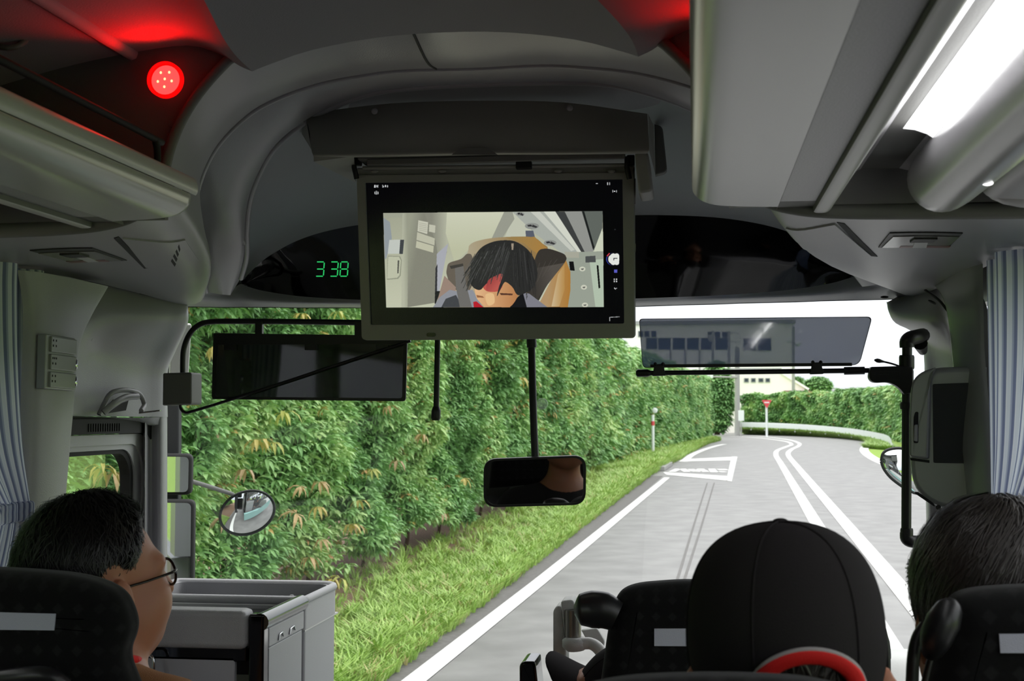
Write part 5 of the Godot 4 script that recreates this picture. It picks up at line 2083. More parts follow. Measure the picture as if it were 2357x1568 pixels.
func dashboard() -> void:
	var o := thing("dashboard", "light grey textured driver's dashboard below the windscreen", "dashboard", Vector3(0.15, 0.9, -3.3))
	var mb := MB.new()
	mb.prism(rounded([[-2.95, 0.95], [-2.98, 1.25, 0.03], [-3.10, 1.42, 0.04], [-3.25, 1.462, 0.04], [-3.55, 1.44], [-3.6, 0.95]], 5), Transform3D(Basis(Vector3(0, 0, 1), Vector3(0, 1, 0), Vector3(-1, 0, 0)), Vector3(0, 0, 0)), -0.62, 0.16, 0.01)
	part("dash_body", mb, M.dash, o)
	# instrument stalk and holder at its left end
	var h := thing("driver_control_pod", "pale grey angular control pod beside the driver's seat", "control pod", P(1330, 1450, 2.85))
	var xf := facing(1330, 1440, 2.85)
	mb = MB.new()
	mb.prism(outline(xf, [[1273, 1405, 0.008], [1283, 1394, 0.006], [1292, 1397, 0.006], [1303, 1480], [1303, 1530], [1273, 1530]]), xf, -0.07, 0.0, 0.004)
	part("outer_wing", mb, M.dash, h)
	mb = MB.new()
	mb.prism(outline(xf, [[1292, 1382, 0.006], [1320, 1378, 0.008], [1328, 1400, 0.004], [1304, 1404, 0.004], [1303, 1470], [1298, 1440]]), xf, -0.06, 0.012, 0.004)
	part("inner_wing", mb, M.dash, h)
	mb = MB.new()
	mb.tube([P(1319, 1404, 2.84), P(1319, 1468, 2.84)], 0.0175, 14)
	part("metal_column", mb, M.steel, h)
	mb = MB.new()
	mb.tube([P(1325, 1468, 2.83), P(1325, 1474, 2.83), P(1325, 1488, 2.83), P(1326, 1498, 2.83)], [0.022, 0.029, 0.029, 0.018], 18)
	part("column_foot", mb, M.dash, h)
	mb = MB.new()
	mb.tube(curve([P(1338, 1482, 2.82), P(1360, 1482, 2.82), P(1378, 1494, 2.81), P(1395, 1520, 2.8)], 4), 0.013, 12)
	part("bent_arm", mb, M.white_plastic, h)
	mb = MB.new()
	mb.prism(outline(facing(1370, 1470, 2.9), [[1338, 1452], [1374, 1446, 0.006], [1392, 1476, 0.006], [1386, 1510], [1352, 1478]]), facing(1370, 1470, 2.9), -0.02, 0.0, 0.003)
	part("pale_panel", mb, M.dash, h)
	mb = MB.new()
	mb.prism(outline(facing(1225, 1550, 2.7), [[1195, 1532, 0.006], [1203, 1523, 0.006], [1232, 1523, 0.006], [1240, 1600], [1195, 1600]]), facing(1225, 1550, 2.7), -0.10, 0.0, 0.006)
	lone("black_console_box", mb, M.black_gloss, "glossy black box at the bottom beside the dark peaked cap", "box")

# ------------------------------------------------------------------ seats
func seat(called: String, label: String, xf: Transform3D, shape: Array, thick: float, lower: float) -> Node3D:
	var o := thing(called, label, "seat", Vector3(xf.origin.x, 0.85, xf.origin.z), "black patterned coach seats")
	var mb := MB.new()
	var oo := outline(xf, shape, 8)
	mb.prism(oo, xf, -0.03, thick - 0.03, thick * 0.42, 6)
	part("backrest", mb, M.seat, o)
	var x0 := 1e9
	var x1 := -1e9
	for p in oo:
		x0 = minf(x0, p.x)
		x1 = maxf(x1, p.x)
	var c := xf.origin + xf.basis.x * (x0 + x1) * 0.5
	mb = MB.new()
	mb.box(Transform3D(Basis(), Vector3(c.x, 1.24, xf.origin.z - thick - 0.20)), Vector3(x1 - x0, 0.13, 0.46), 0.05, 4)
	part("cushion", mb, M.seat, o)
	mb = MB.new()
	bx(mb, c.x - 0.16, c.x + 0.16, 0.85, 1.18, xf.origin.z - thick - 0.34, xf.origin.z - thick - 0.06, 0.01)
	part("base", mb, M.console_dark, o)
	return o

func seat_patch(o: Node3D, xf: Transform3D, a: Array, thick := 0.10) -> void:
	var mb := MB.new()
	var face := xf.translated_local(Vector3(0, 0, thick - 0.03))
	mb.prism(outline(face, a), face, 0.0, 0.002, 0.0)
	part("sewn_label", mb, M.seat_tag, o, "pale grey cloth label")

func knob(o: Node3D, path: Array, radii: Array, called := "shoulder_knob", squash := 1.0) -> void:
	var mb := MB.new()
	var rr := []
	for k in path.size():
		rr.append(path[k])
	var p := curve(rr, 4)
	var r := []
	for k in p.size():
		var t := float(k) / 4.0
		var i := mini(int(t), radii.size() - 2)
		r.append(lerpf(radii[i], radii[i + 1], t - i))
	mb.tube(p, r, 16, true, squash)
	part(called, mb, M.knob, o)

func seats() -> void:
	# kerb-side front seat
	var xf := facing(100, 1430, 1.73)
	var o := seat("coach_seat", "black patterned coach seat with a pale label, behind the passenger in glasses", xf, [[-420, 1330, 0.08], [-60, 1300], [60, 1304, 0.05], [205, 1316, 0.05], [292, 1348, 0.04], [318, 1400, 0.03], [326, 1445, 0.03], [302, 1500, 0.02], [330, 1570], [350, 1900], [-420, 1900]], 0.10, 0)
	seat_patch(o, xf, [[-60, 1408], [129, 1413], [126, 1451], [-60, 1449]])
	var mb := MB.new()
	mb.tube(curve(pts([[-60, 1572, 1.62], [40, 1558, 1.61], [110, 1556, 1.61], [150, 1580, 1.62]], 1.6), 4), 0.012, 10)
	part("grab_handle", mb, M.knob, o)
	# driver's seat
	xf = facing(1700, 1450, 2.32)
	o = seat("coach_seat", "black patterned driver's seat with rounded side knobs, in front of the black cap", xf, [[1385, 1568], [1398, 1470], [1412, 1380, 0.03], [1445, 1340, 0.04], [1560, 1331, 0.02], [1840, 1331, 0.02], [1960, 1340, 0.04], [2000, 1380, 0.03], [2018, 1470], [2030, 1568], [2060, 1800], [1330, 1800]], 0.10, 0)
	seat_patch(o, xf, [[1506, 1447], [1640, 1447], [1640, 1488], [1506, 1487]])
	knob(o, [P(1322, 1405, 2.26), P(1336, 1404, 2.26), P(1362, 1403, 2.26), P(1390, 1406, 2.26), P(1420, 1420, 2.26)], [0.008, 0.027, 0.032, 0.032, 0.026])
	knob(o, [P(2014, 1415, 2.26), P(2022, 1445, 2.26), P(2030, 1480, 2.26), P(2034, 1515, 2.26), P(2030, 1532, 2.26)], [0.004, 0.010, 0.013, 0.012, 0.005])
	mb = MB.new()
	mb.tube(curve(pts([[2008, 1400], [2030, 1440], [2042, 1500], [2044, 1600]], 2.25), 4), 0.005, 8)
	part("belt_strap", mb, M.black, o)
	# driver-side window seat
	xf = facing(2300, 1450, 1.44)
	o = seat("coach_seat", "black patterned coach seat with a pale label, at the driver-side window behind dark brown hair", xf, [[2118, 1568], [2150, 1440], [2172, 1378, 0.03], [2215, 1350, 0.05], [2330, 1341, 0.03], [2420, 1341], [2760, 1350, 0.06], [2860, 1420, 0.06], [2900, 1900], [2060, 1900]], 0.09, 0)
	seat_patch(o, xf, [[2299, 1459], [2440, 1459], [2440, 1503], [2302, 1503]], 0.09)
	knob(o, [P(2192, 1386, 1.37), P(2186, 1400, 1.365), P(2172, 1430, 1.36), P(2154, 1470, 1.36), P(2144, 1500, 1.365), P(2142, 1512, 1.37)], [0.006, 0.013, 0.017, 0.016, 0.011, 0.004])
	mb = MB.new()
	mb.tube(curve(pts([[2130, 1440, 1.39], [2112, 1470, 1.385], [2102, 1520, 1.38], [2098, 1620, 1.38]], 1.4), 4), 0.0065, 8)
	part("side_bar", mb, M.black, o)
	mb = MB.new()
	mb.tube(pts([[2147, 1500, 1.37], [2135, 1545, 1.37], [2122, 1600, 1.37]], 1.4), 0.003, 8)
	part("thin_bar", mb, M.black, o)
	# seat right in front of the lens, only its crown in view
	xf = facing(1650, 1560, 1.06)
	o = seat("coach_seat", "charcoal coach seat crown at the bottom edge, behind the black cap", xf, [[1180, 1720, 0.05], [1290, 1590, 0.06], [1420, 1555, 0.04], [1600, 1547, 0.03], [1750, 1549, 0.03], [1900, 1560, 0.05], [2120, 1640, 0.06], [2180, 1760, 0.05], [2220, 2300], [1120, 2300]], 0.07, 0)

# ------------------------------------------------------------------ people
class Field:
	var prims := []
	func capsule(a: Vector3, b: Vector3, ra: float, rb: float, k := 0.02) -> void:
		prims.append([0, a, b - a, (b - a).length_squared(), ra, rb, k])
	func ball(xf: Transform3D, r: Vector3, k := 0.02) -> void:
		prims.append([1, xf.affine_inverse(), r, Vector3(1.0 / r.x, 1.0 / r.y, 1.0 / r.z), 0, 0, k])
	func at(p: Vector3) -> float:
		var d := 1e9
		for q in prims:
			var e: float
			if q[0] == 0:
				var t: float = clampf((p - q[1]).dot(q[2]) / q[3], 0.0, 1.0)
				e = (p - q[1] - q[2] * t).length() - lerpf(q[4], q[5], t)
			else:
				var l: Vector3 = q[1] * p
				var s: Vector3 = l * q[3]
				var k0 := s.length()
				var k1: float = (s * q[3]).length()
				e = k0 * (k0 - 1.0) / maxf(k1, 1e-6)
			var k: float = q[6]
			if d > 1e8:
				d = e
			else:
				var h := maxf(k - absf(d - e), 0.0) / k
				d = minf(d, e) - h * h * k * 0.25
		return d
	func nets(mb: MB, lo: Vector3, hi: Vector3, cell: float) -> void:
		# only what lies near this box matters here
		var whole := prims
		var close := []
		for q in whole:
			prims = [q]
			if at((lo + hi) * 0.5) < (hi - lo).length() * 0.5 + 0.1:
				close.append(q)
		prims = close
		var n := Vector3i(((hi - lo) / cell).ceil()) + Vector3i.ONE
		var sx := n.x
		var sy := n.x * n.y
		var val := PackedFloat32Array()
		val.resize(n.x * n.y * n.z)
		val.fill(1.0)
		var B := 4
		var reach := cell * B * 0.95
		for bz in range(0, n.z, B):
			for by in range(0, n.y, B):
				for bx_ in range(0, n.x, B):
					var mid := at(lo + (Vector3(bx_, by, bz) + Vector3.ONE * (B - 1) * 0.5) * cell)
					var near := absf(mid) < reach * 1.15
					for z in range(bz, mini(bz + B, n.z)):
						for y in range(by, mini(by + B, n.y)):
							for x in range(bx_, mini(bx_ + B, n.x)):
								val[x + y * sx + z * sy] = at(lo + Vector3(x, y, z) * cell) if near else mid
		var idx := PackedInt32Array()
		idx.resize(val.size())
		idx.fill(-1)
		var vs := PackedVector3Array()
		for z in n.z - 1:
			for y in n.y - 1:
				for x in n.x - 1:
					var b := x + y * sx + z * sy
					var mask := 0
					var c := [b, b + 1, b + sx, b + sx + 1, b + sy, b + sy + 1, b + sy + sx, b + sy + sx + 1]
					for k in 8:
						if val[c[k]] < 0.0:
							mask |= 1 << k
					if mask == 0 or mask == 255:
						continue
					var sum := Vector3()
					var m := 0
					for e in [[0, 1], [2, 3], [4, 5], [6, 7], [0, 2], [1, 3], [4, 6], [5, 7], [0, 4], [1, 5], [2, 6], [3, 7]]:
						var va := val[c[e[0]]]
						var vb := val[c[e[1]]]
						if (va < 0.0) == (vb < 0.0):
							continue
						var t := va / (va - vb)
						var pa := Vector3(e[0] & 1, (e[0] >> 1) & 1, e[0] >> 2)
						var pb := Vector3(e[1] & 1, (e[1] >> 1) & 1, e[1] >> 2)
						sum += pa.lerp(pb, t)
						m += 1
					idx[b] = vs.size()
					vs.append(lo + (Vector3(x, y, z) + sum / m) * cell)
		var nor := PackedVector3Array()
		nor.resize(vs.size())
		var quads := []
		for z in range(1, n.z - 1):
			for y in range(1, n.y - 1):
				for x in range(1, n.x - 1):
					var b := x + y * sx + z * sy
					var inside := val[b] < 0.0
					for ax in 3:
						var st: int = [1, sx, sy][ax]
						if inside == (val[b + st] < 0.0):
							continue
						var u: int = [sx, sy, 1][ax]
						var w: int = [sy, 1, sx][ax]
						var q := PackedInt32Array([idx[b], idx[b - u], idx[b - u - w], idx[b - w]])
						if q[0] < 0 or q[1] < 0 or q[2] < 0 or q[3] < 0:
							continue
						var g := (vs[q[2]] - vs[q[0]]).cross(vs[q[3]] - vs[q[1]])
						if (g[ax] > 0.0) != inside:
							g = -g
						for k in 4:
							nor[q[k]] += g
						quads.append(q)
		for i in nor.size():
			nor[i] = nor[i].normalized()
		for q in quads:
			mb.tri(vs[q[0]], vs[q[1]], vs[q[2]], nor[q[0]], nor[q[1]], nor[q[2]])
			mb.tri(vs[q[0]], vs[q[2]], vs[q[3]], nor[q[0]], nor[q[2]], nor[q[3]])
		prims = whole

# head frame: x right, y up, -z the way the face looks; origin between the ears
func head_field(f: Field, h: Transform3D, ears := true) -> void:
	var B := func(c: Vector3, r: Vector3, k := 0.02) -> void:
		f.ball(Transform3D(h.basis, h * c), r, k)
	B.call(Vector3(0, 0.035, 0.015), Vector3(0.077, 0.092, 0.097))
	B.call(Vector3(0, -0.025, -0.035), Vector3(0.064, 0.085, 0.062), 0.03)
	B.call(Vector3(0, -0.085, -0.05), Vector3(0.036, 0.03, 0.036), 0.04)
	for s in [-1.0, 1.0]:
		B.call(Vector3(0.040 * s, -0.035, -0.058), Vector3(0.028, 0.032, 0.028), 0.03)
		B.call(Vector3(0.052 * s, -0.065, -0.012), Vector3(0.022, 0.035, 0.034), 0.04)
		B.call(Vector3(0.032 * s, 0.022, -0.072), Vector3(0.026, 0.010, 0.016), 0.02)
		if ears:
			B.call(Vector3(0.083 * s, -0.016, 0.012), Vector3(0.011, 0.033, 0.019), 0.008)
			B.call(Vector3(0.092 * s, -0.012, 0.025), Vector3(0.007, 0.029, 0.007), 0.007)
	f.capsule(h * Vector3(0, 0.010, -0.090), h * Vector3(0, -0.030, -0.108), 0.009, 0.014, 0.015)
	B.call(Vector3(0, -0.060, -0.090), Vector3(0.022, 0.010, 0.012), 0.015)

func seated_field(f: Field, h: Transform3D, turn: float, grow := 0.0, drop := 0.22) -> void:
	# neck, trunk, arms on the lap, thighs; below the head, facing -z turned by turn
	var b := Basis(Vector3.UP, turn)
	var base := h.origin + b * Vector3(0, -drop, 0.055)
	if grow == 0.0:
		f.capsule(h * Vector3(0, -0.06, 0.03), base + Vector3(0, 0.03, 0), 0.054, 0.058, 0.03)
	f.capsule(base + b * Vector3(-0.15, -0.045, 0), base + b * Vector3(0.15, -0.045, 0), 0.062 + grow, 0.062 + grow, 0.06)
	f.capsule(base + b * Vector3(0, -0.10, -0.01), base + b * Vector3(0, -0.44, 0.01), 0.125 + grow, 0.12 + grow, 0.08)
	f.capsule(base + b * Vector3(-0.07, -0.15, -0.02), base + b * Vector3(-0.06, -0.40, 0), 0.10 + grow, 0.10 + grow, 0.06)
	f.capsule(base + b * Vector3(0.07, -0.15, -0.02), base + b * Vector3(0.06, -0.40, 0), 0.10 + grow, 0.10 + grow, 0.06)
	for s in [-1.0, 1.0]:
		f.capsule(base + b * Vector3(0.185 * s, -0.06, 0), base + b * Vector3(0.225 * s, -0.33, -0.04), 0.052 + grow, 0.042 + grow, 0.04)
		if grow == 0.0:
			f.capsule(base + b * Vector3(0.225 * s, -0.33, -0.04), base + b * Vector3(0.12 * s, -0.42, -0.25), 0.040, 0.027, 0.03)
			f.capsule(base + b * Vector3(0.09 * s, -0.47, -0.02), base + b * Vector3(0.11 * s, -0.50, -0.40), 0.082, 0.062, 0.04)
			f.capsule(base + b * Vector3(0.11 * s, -0.50, -0.40), base + b * Vector3(0.11 * s, -0.80, -0.42), 0.058, 0.038, 0.03)

func body(o: Node3D, h: Transform3D, turn: float, cloth: Material, head_cell := 0.006, drop := 0.22) -> void:
	var f := Field.new()
	head_field(f, h)
	seated_field(f, h, turn, 0.0, drop)
	var mb := MB.new()
	# fine grid for the head and neck, coarse for the rest; they share one field and overlap by a cell
	var cut := h.origin.y - 0.20
	f.nets(mb, Vector3(h.origin.x - 0.14, cut - head_cell, h.origin.z - 0.16), h.origin + Vector3(0.14, 0.16, 0.16), head_cell)
	var c := 0.018
	f.nets(mb, h.origin + Vector3(-0.36, -1.12, -0.62), Vector3(h.origin.x + 0.36, cut + c, h.origin.z + 0.26), c)
	part("body", mb, M.skin, o)
	var g := Field.new()
	seated_field(g, h, turn, 0.008, drop)
	mb = MB.new()
	g.nets(mb, h.origin + Vector3(-0.36, -0.86, -0.30), h.origin + Vector3(0.36, 0.05 - drop, 0.28), 0.016)
	part("shirt", mb, cloth, o)

# hair: a shell over the skull that sinks under the skin past the hairline, and many fine locks on it
func hair(o: Node3D, h: Transform3D, material: Material, limit: Callable, rad: Vector3, lift: float, locks: int, length: float, width: float, sd: int, part_at := 0.0, from := 0.0, fuzz := 0.003) -> void:
	var r2 := RandomNumberGenerator.new()
	r2.seed = sd
	var fn := FastNoiseLite.new()
	fn.seed = sd
	fn.frequency = 9.0
	var cen := Vector3(0, 0.035, 0.015)
	var place := func(th: float, ph: float, out: float) -> Vector3:
		var d := Vector3(sin(th) * cos(ph), cos(th), sin(th) * sin(ph))
		var lim: float = limit.call(ph)
		var k := smoothstep(lim + 0.10, lim - 0.16, th)
		var s := lerpf(0.90, 1.0 + lift / 0.09, k) + fn.get_noise_3d(d.x, d.y, d.z) * 0.05 * k
		return h * (cen + d * rad * s + d * out)
	var rows := []
	for j in 29:
		var th := PI * 0.86 * j / 28.0
		var line := []
		for i in 49:
			line.append(place.call(maxf(th, 0.001), TAU * i / 48.0, 0.0))
		rows.append(line)
	var mb := MB.new()
	mb.grid(rows, false, h.origin + h.basis.y * 3.0)
	for k in locks:
		var ph := r2.randf() * TAU
		var lim: float = limit.call(ph)
		var th0 := acos(clampf(1.0 - r2.randf() * (1.0 - cos(lim)), -1.0, 1.0))
		if th0 > lim - 0.02 or th0 < from:
			continue
		var dth := length * (0.6 + 0.8 * r2.randf()) / 0.1
		var swirl := (r2.randf() - 0.5) * 0.5 + part_at * sin(ph)
		var pts_ := []
		var lf := r2.randf() * r2.randf() * fuzz
		for s in 5:
			var t := s / 4.0
			pts_.append(place.call(minf(th0 + dth * t, lim + 0.12), ph + swirl * t, 0.001 + lf * sin(PI * minf(1.0, t * 1.1)) + 0.002 * t))
		var w := width * (0.5 + r2.randf())
		for s in 4:
			var a: Vector3 = pts_[s]
			var b: Vector3 = pts_[s + 1]
			var nrm := ((a + b) * 0.5 - h * cen).normalized()
			var side := (b - a).cross(nrm)
			if side.length() < 1e-7:
				continue
			side = side.normalized()
			var wa := side * w * (1.0 - 0.2 * s)
			var wb := side * w * (1.0 - 0.2 * (s + 1))
			var n0 := (nrm + side * 0.5).normalized()
			var n1 := (nrm - side * 0.5).normalized()
			mb.tri(a + wa, a - wa, b - wb, n0, n1, n1)
			if s < 3:
				mb.tri(a + wa, b - wb, b + wb, n0, n1, n0)
	part("hair", mb, material, o)

func cap(o: Node3D, h: Transform3D, rad: Vector3, brim_turn: float, back_hole: bool) -> void:
	# six-panel crown; -z is the peak's side
	var cen := Vector3(0, 0.035, 0.012)
	var place := func(th: float, ph: float, out := 0.0) -> Vector3:
		var d := Vector3(sin(th) * cos(ph), cos(th), sin(th) * sin(ph))
		var seam := absf(fmod(ph / (TAU / 6.0) + 6.0, 1.0) - 0.5) * 2.0
		var s := 1.0 + 0.075 * pow(sin(2.0 * th), 2.0) * (1.0 if th < PI * 0.5 else 0.0) - 0.012 * pow(seam, 10.0) * smoothstep(0.0, 0.6, th)
		var flat := 1.0 + 0.02 * cos(ph * 6.0) * smoothstep(0.1, 0.9, th) * 0.4
		return h * (cen + Vector3(d.x * rad.x, d.y * rad.y, d.z * rad.z) * s * flat + d * out)
	var mb := MB.new()
	var J := 40
	var I := 96
	var tmax := 1.98
	var hole := func(th: float, ph: float) -> bool:
		var dp := wrapf(ph - PI * 0.5, -PI, PI)
		return back_hole and pow(dp / 0.62, 2.0) + pow((tmax - th) / 0.45, 2.0) < 1.0
	for j in J:
		for i in I:
			var th0 := maxf(tmax * j / J, 0.001)
			var th1 := tmax * (j + 1) / J
			var p0 := TAU * i / I
			var p1 := TAU * (i + 1) / I
			if hole.call((th0 + th1) * 0.5, (p0 + p1) * 0.5):
				continue
			var q := [place.call(th0, p0), place.call(th0, p1), place.call(th1, p1), place.call(th1, p0)]
			var nq := []
			for p in q:
				var l: Vector3 = h.affine_inverse() * p - cen
				nq.append((h.basis * Vector3(l.x / (rad.x * rad.x), l.y / (rad.y * rad.y), l.z / (rad.z * rad.z))).normalized())
			mb.tri(q[0], q[1], q[2], nq[0], nq[1], nq[2])
			mb.tri(q[0], q[2], q[3], nq[0], nq[2], nq[3])
	part("crown", mb, M.cap, o)
	for k in 6:
		mb = MB.new()
		var line := []
		for j in 20:
			line.append(place.call(0.08 + 1.8 * j / 19.0, TAU * (k + 0.0) / 6.0, 0.0006))
		mb.tube(line, 0.0012, 5)
		if not (back_hole and false):
			part("seam", mb, M.cap, o)
	mb = MB.new()
	mb.ellipsoid(Transform3D(h.basis, place.call(0.001, 0.0)), Vector3(0.008, 0.004, 0.008), 12, 8)
	part("button", mb, M.cap, o)
	if back_hole:
		# red-lined opening with a pale piping
		for band in [[0.605, 0.004, M.grey_trim, 0.0028, "piping"], [0.535, 0.003, M.red_cloth, 0.0075, "red_band"]]:
			var a := []
			var rr := []
			for k in 33:
				var t := PI * k / 32.0
				a.append(place.call(tmax - sin(t) * band[0] * 0.74, PI * 0.5 + cos(t) * band[0], band[1]))
			mb = MB.new()
			mb.tube(a, band[3], 8, true, 1.0 if band[4] == "piping" else 0.45)
			part(band[4], mb, band[2], o)
	# peak
	mb = MB.new()
	var rows := []
	for j in 7:
		var t := j / 6.0
		var line := []
		for i in 21:
			var a := lerpf(-1.05, 1.05, i / 20.0)
			var ph := -PI * 0.5 + a
			var p: Vector3 = h.affine_inverse() * place.call(1.72, ph)
			var ext := 0.075 * t * cos(a * 1.25)
			line.append(h * (p + Vector3(sin(a) * ext * 0.3, -0.018 * t - 0.02 * a * a * t, -ext)))
		rows.append(line)
	mb.grid(rows, false, h.origin + h.basis.y * 2.0)
	var under := []
	for r in rows:
		var line := []
		for p in r:
			line.append(p - h.basis.y * 0.003)
		under.append(line)
	mb.grid(under, false, h.origin - h.basis.y * 2.0)
	part("peak", mb, M.cap, o)

func people() -> void:
	# passenger in glasses
	var hx := Transform3D(Basis.from_euler(Vector3(deg_to_rad(8), deg_to_rad(-36), deg_to_rad(0))), P(230, 1345, 1.87))
	var o := thing("person", "passenger with short black hair and brown-rimmed glasses in a tan top, facing the windscreen", "person", hx.origin)
	body(o, hx, deg_to_rad(-12), M.tan_cloth, 0.005, 0.14)
	hair(o, hx, M.hair, func(ph: float) -> float:
		var back := sin(ph)
		var side := absf(cos(ph))
		if back > 0.0:
			return lerpf(1.52, 2.15, smoothstep(0.10, 0.55, back))
		return lerpf(1.52, 1.62, smoothstep(0.08, 0.2, -back)) if back > -0.28 else lerpf(1.62, 1.02, smoothstep(0.28, 0.75, -back)), Vector3(0.078, 0.096, 0.099), 0.010, 6500, 0.03, 0.0010, 41, 0.0, 0.0, 0.009)
	# glasses
	var gl := thing("glasses", "brown tortoiseshell glasses worn by the passenger in the tan top", "glasses", hx * Vector3(0, 0.0, -0.1))
	for s in [-1.0, 1.0]:
		var ring := []
		for k in 25:
			var a := TAU * k / 24
			ring.append(hx * Vector3(0.034 * s + cos(a) * 0.026, 0.0 + sin(a) * 0.020, -0.103 + absf(0.034 * s + cos(a) * 0.026) * 0.16))
		var mb := MB.new()
		mb.tube(ring, 0.0022, 8, false)
		part("rim", mb, M.tortoise, gl)
		mb = MB.new()
		var fan := []
		for k in 24:
			fan.append(ring[k])
		var c: Vector3 = hx * Vector3(0.034 * s, 0, -0.0985)
		for k in 24:
			mb.flat(c, fan[k], fan[(k + 1) % 24])
		part("lens", mb, M.lens, gl)
		mb = MB.new()
		mb.tube(curve([hx * Vector3(0.060 * s, 0.006, -0.094), hx * Vector3(0.074 * s, 0.006, -0.078), hx * Vector3(0.081 * s, 0.004, -0.03), hx * Vector3(0.084 * s, 0.002, 0.008), hx * Vector3(0.082 * s, -0.018, 0.030)], 4), 0.0019, 8, true, 1.5)
		part("temple", mb, M.tortoise, gl)
	var mb2 := MB.new()
	mb2.tube(curve([hx * Vector3(-0.009, 0.004, -0.104), hx * Vector3(0, 0.007, -0.108), hx * Vector3(0.009, 0.004, -0.104)], 4), 0.0018, 8)
	part("bridge", mb2, M.tortoise, gl)
	# lanyard
	mb2 = MB.new()
	var nb := hx.origin + Vector3(0, -0.108, 0.045)
	var loop := []
	for k in 25:
		var a := TAU * k / 24
		loop.append(nb + Vector3(cos(a) * 0.080, 0.006 + 0.02 * sin(a), sin(a) * 0.074))
	mb2.tube(loop, 0.006, 8, false, 0.5)
	lone("lanyard", mb2, M.red_cloth, "red lanyard round the neck of the passenger in glasses", "lanyard")
	# passenger in the black cap, from behind
	hx = Transform3D(Basis.from_euler(Vector3(deg_to_rad(-3), deg_to_rad(7), deg_to_rad(1))), P(1804, 1556, 1.26))
	o = thing("person", "passenger seen from behind in a black cap with a red-edged strap opening", "person", hx.origin)
	body(o, hx, 0.0, M.dark_cloth, 0.008)
	hair(o, hx, M.hair_brown, func(ph: float) -> float:
		return lerpf(1.2, 2.2, smoothstep(-0.4, 0.3, sin(ph))), Vector3(0.077, 0.092, 0.097), 0.002, 900, 0.03, 0.0012, 42, 0.0, 1.45)
	var co := thing("baseball_cap", "plain black cap with a red band over its rear opening, largest in view", "cap", hx * Vector3(0, 0.1, 0))
	cap(co, hx, Vector3(0.0905, 0.108, 0.110), 0.0, true)
	# passenger at the driver-side window
	hx = Transform3D(Basis.from_euler(Vector3(deg_to_rad(-4), deg_to_rad(6), 0)), P(2290, 1432, 1.58))
	o = thing("person", "passenger with straight dark brown hair at the driver-side window", "person", hx.origin)
	body(o, hx, 0.0, M.dark_cloth, 0.007)
	hair(o, hx, M.hair_brown, func(ph: float) -> float:
		return lerpf(1.15, 2.25, smoothstep(-0.55, 0.15, sin(ph))), Vector3(0.080, 0.094, 0.099), 0.016, 9000, 0.07, 0.0011, 43, 0.5, 0.0, 0.006)
	# person in the dark peaked cap beside the driver's seat
	hx = Transform3D(Basis(Vector3(0, 0, 1), deg_to_rad(-38)) * Basis(Vector3(1, 0, 0), deg_to_rad(12)) * Basis(Vector3.UP, deg_to_rad(84)), P(1408, 1634, 2.62))
	o = thing("person", "person in dark clothes low beside the driver's seat, head turned to the kerb side", "person", hx.origin)
	body(o, hx, deg_to_rad(30), M.dark_cloth, 0.009)
	hair(o, hx, M.hair, func(ph: float) -> float:
		return lerpf(1.3, 2.2, smoothstep(-0.5, 0.2, sin(ph))), Vector3(0.077, 0.092, 0.097), 0.002, 300, 0.03, 0.0012, 44, 0.0, 1.3)
	co = thing("baseball_cap", "small dark peaked cap beside the driver's seat, peak towards the kerb", "cap", hx * Vector3(0, 0.1, 0))
	cap(co, hx, Vector3(0.088, 0.104, 0.106), 0.0, false)

# ------------------------------------------------------------------ outside
func leaf_cluster(count: int, length: float, width: float, sd: int, droop: float) -> ArrayMesh:
	var r := RandomNumberGenerator.new()
	r.seed = sd
	var mb := MB.new()
	mb.has_col = true
	for k in count:
		var az := TAU * (k + r.randf() * 0.7) / count
		var up := 0.55 - r.randf() * 0.9
		var d := Vector3(cos(az), up, sin(az)).normalized()
		var side := d.cross(Vector3.UP).normalized()
		var l := length * (0.7 + 0.6 * r.randf())
		var w := width * (0.8 + 0.4 * r.randf())
		var up2 := side.cross(d)
		var p := [Vector3.ZERO + d * 0.01]
		var dd := d
		for s in 3:
			dd = (dd + Vector3.DOWN * droop * (s + 1) * 0.33).normalized()
			p.append(p[s] + dd * l / 3.0)
		var ws := [0.15, 1.0, 0.8, 0.0]
		var v := 0.8 + 0.4 * r.randf()
		mb.cur = Color(v, v, v)
		for s in 3:
			var a: Vector3 = p[s]
			var b: Vector3 = p[s + 1]
			for e in [-1.0, 1.0]:
				var ea: Vector3 = a + side * w * 0.5 * ws[s] * e + up2 * w * 0.12 * ws[s]
				var eb: Vector3 = b + side * w * 0.5 * ws[s + 1] * e + up2 * w * 0.12 * ws[s + 1]
				mb.flat(a, b, ea)
				if ws[s + 1] > 0.0:
					mb.flat(ea, b, eb)
	return mb.mesh(M.leaf)

func grass_tuft(sd: int) -> ArrayMesh:
	var r := RandomNumberGenerator.new()
	r.seed = sd
	var mb := MB.new()
	mb.has_col = true
	for k in 9:
		var az := r.randf() * TAU
		var d := Vector3(cos(az), 0, sin(az))
		var h := 0.08 + r.randf() * 0.10
		var root := d * r.randf() * 0.04
		var side := d.cross(Vector3.UP) * (0.004 + 0.003 * r.randf())
		var mid := root + Vector3(0, h * 0.6, 0) + d * h * 0.2
		var tip := root + Vector3(0, h * (0.8 + 0.2 * r.randf()), 0) + d * h * 0.7
		var v := 0.8 + 0.4 * r.randf()
		mb.cur = Color(v, v, v)
		mb.flat(root - side, root + side, mid + side * 0.8)
		mb.flat(root - side, mid + side * 0.8, mid - side * 0.8)
		mb.flat(mid - side * 0.8, mid + side * 0.8, tip)
	return mb.mesh(M.leaf)

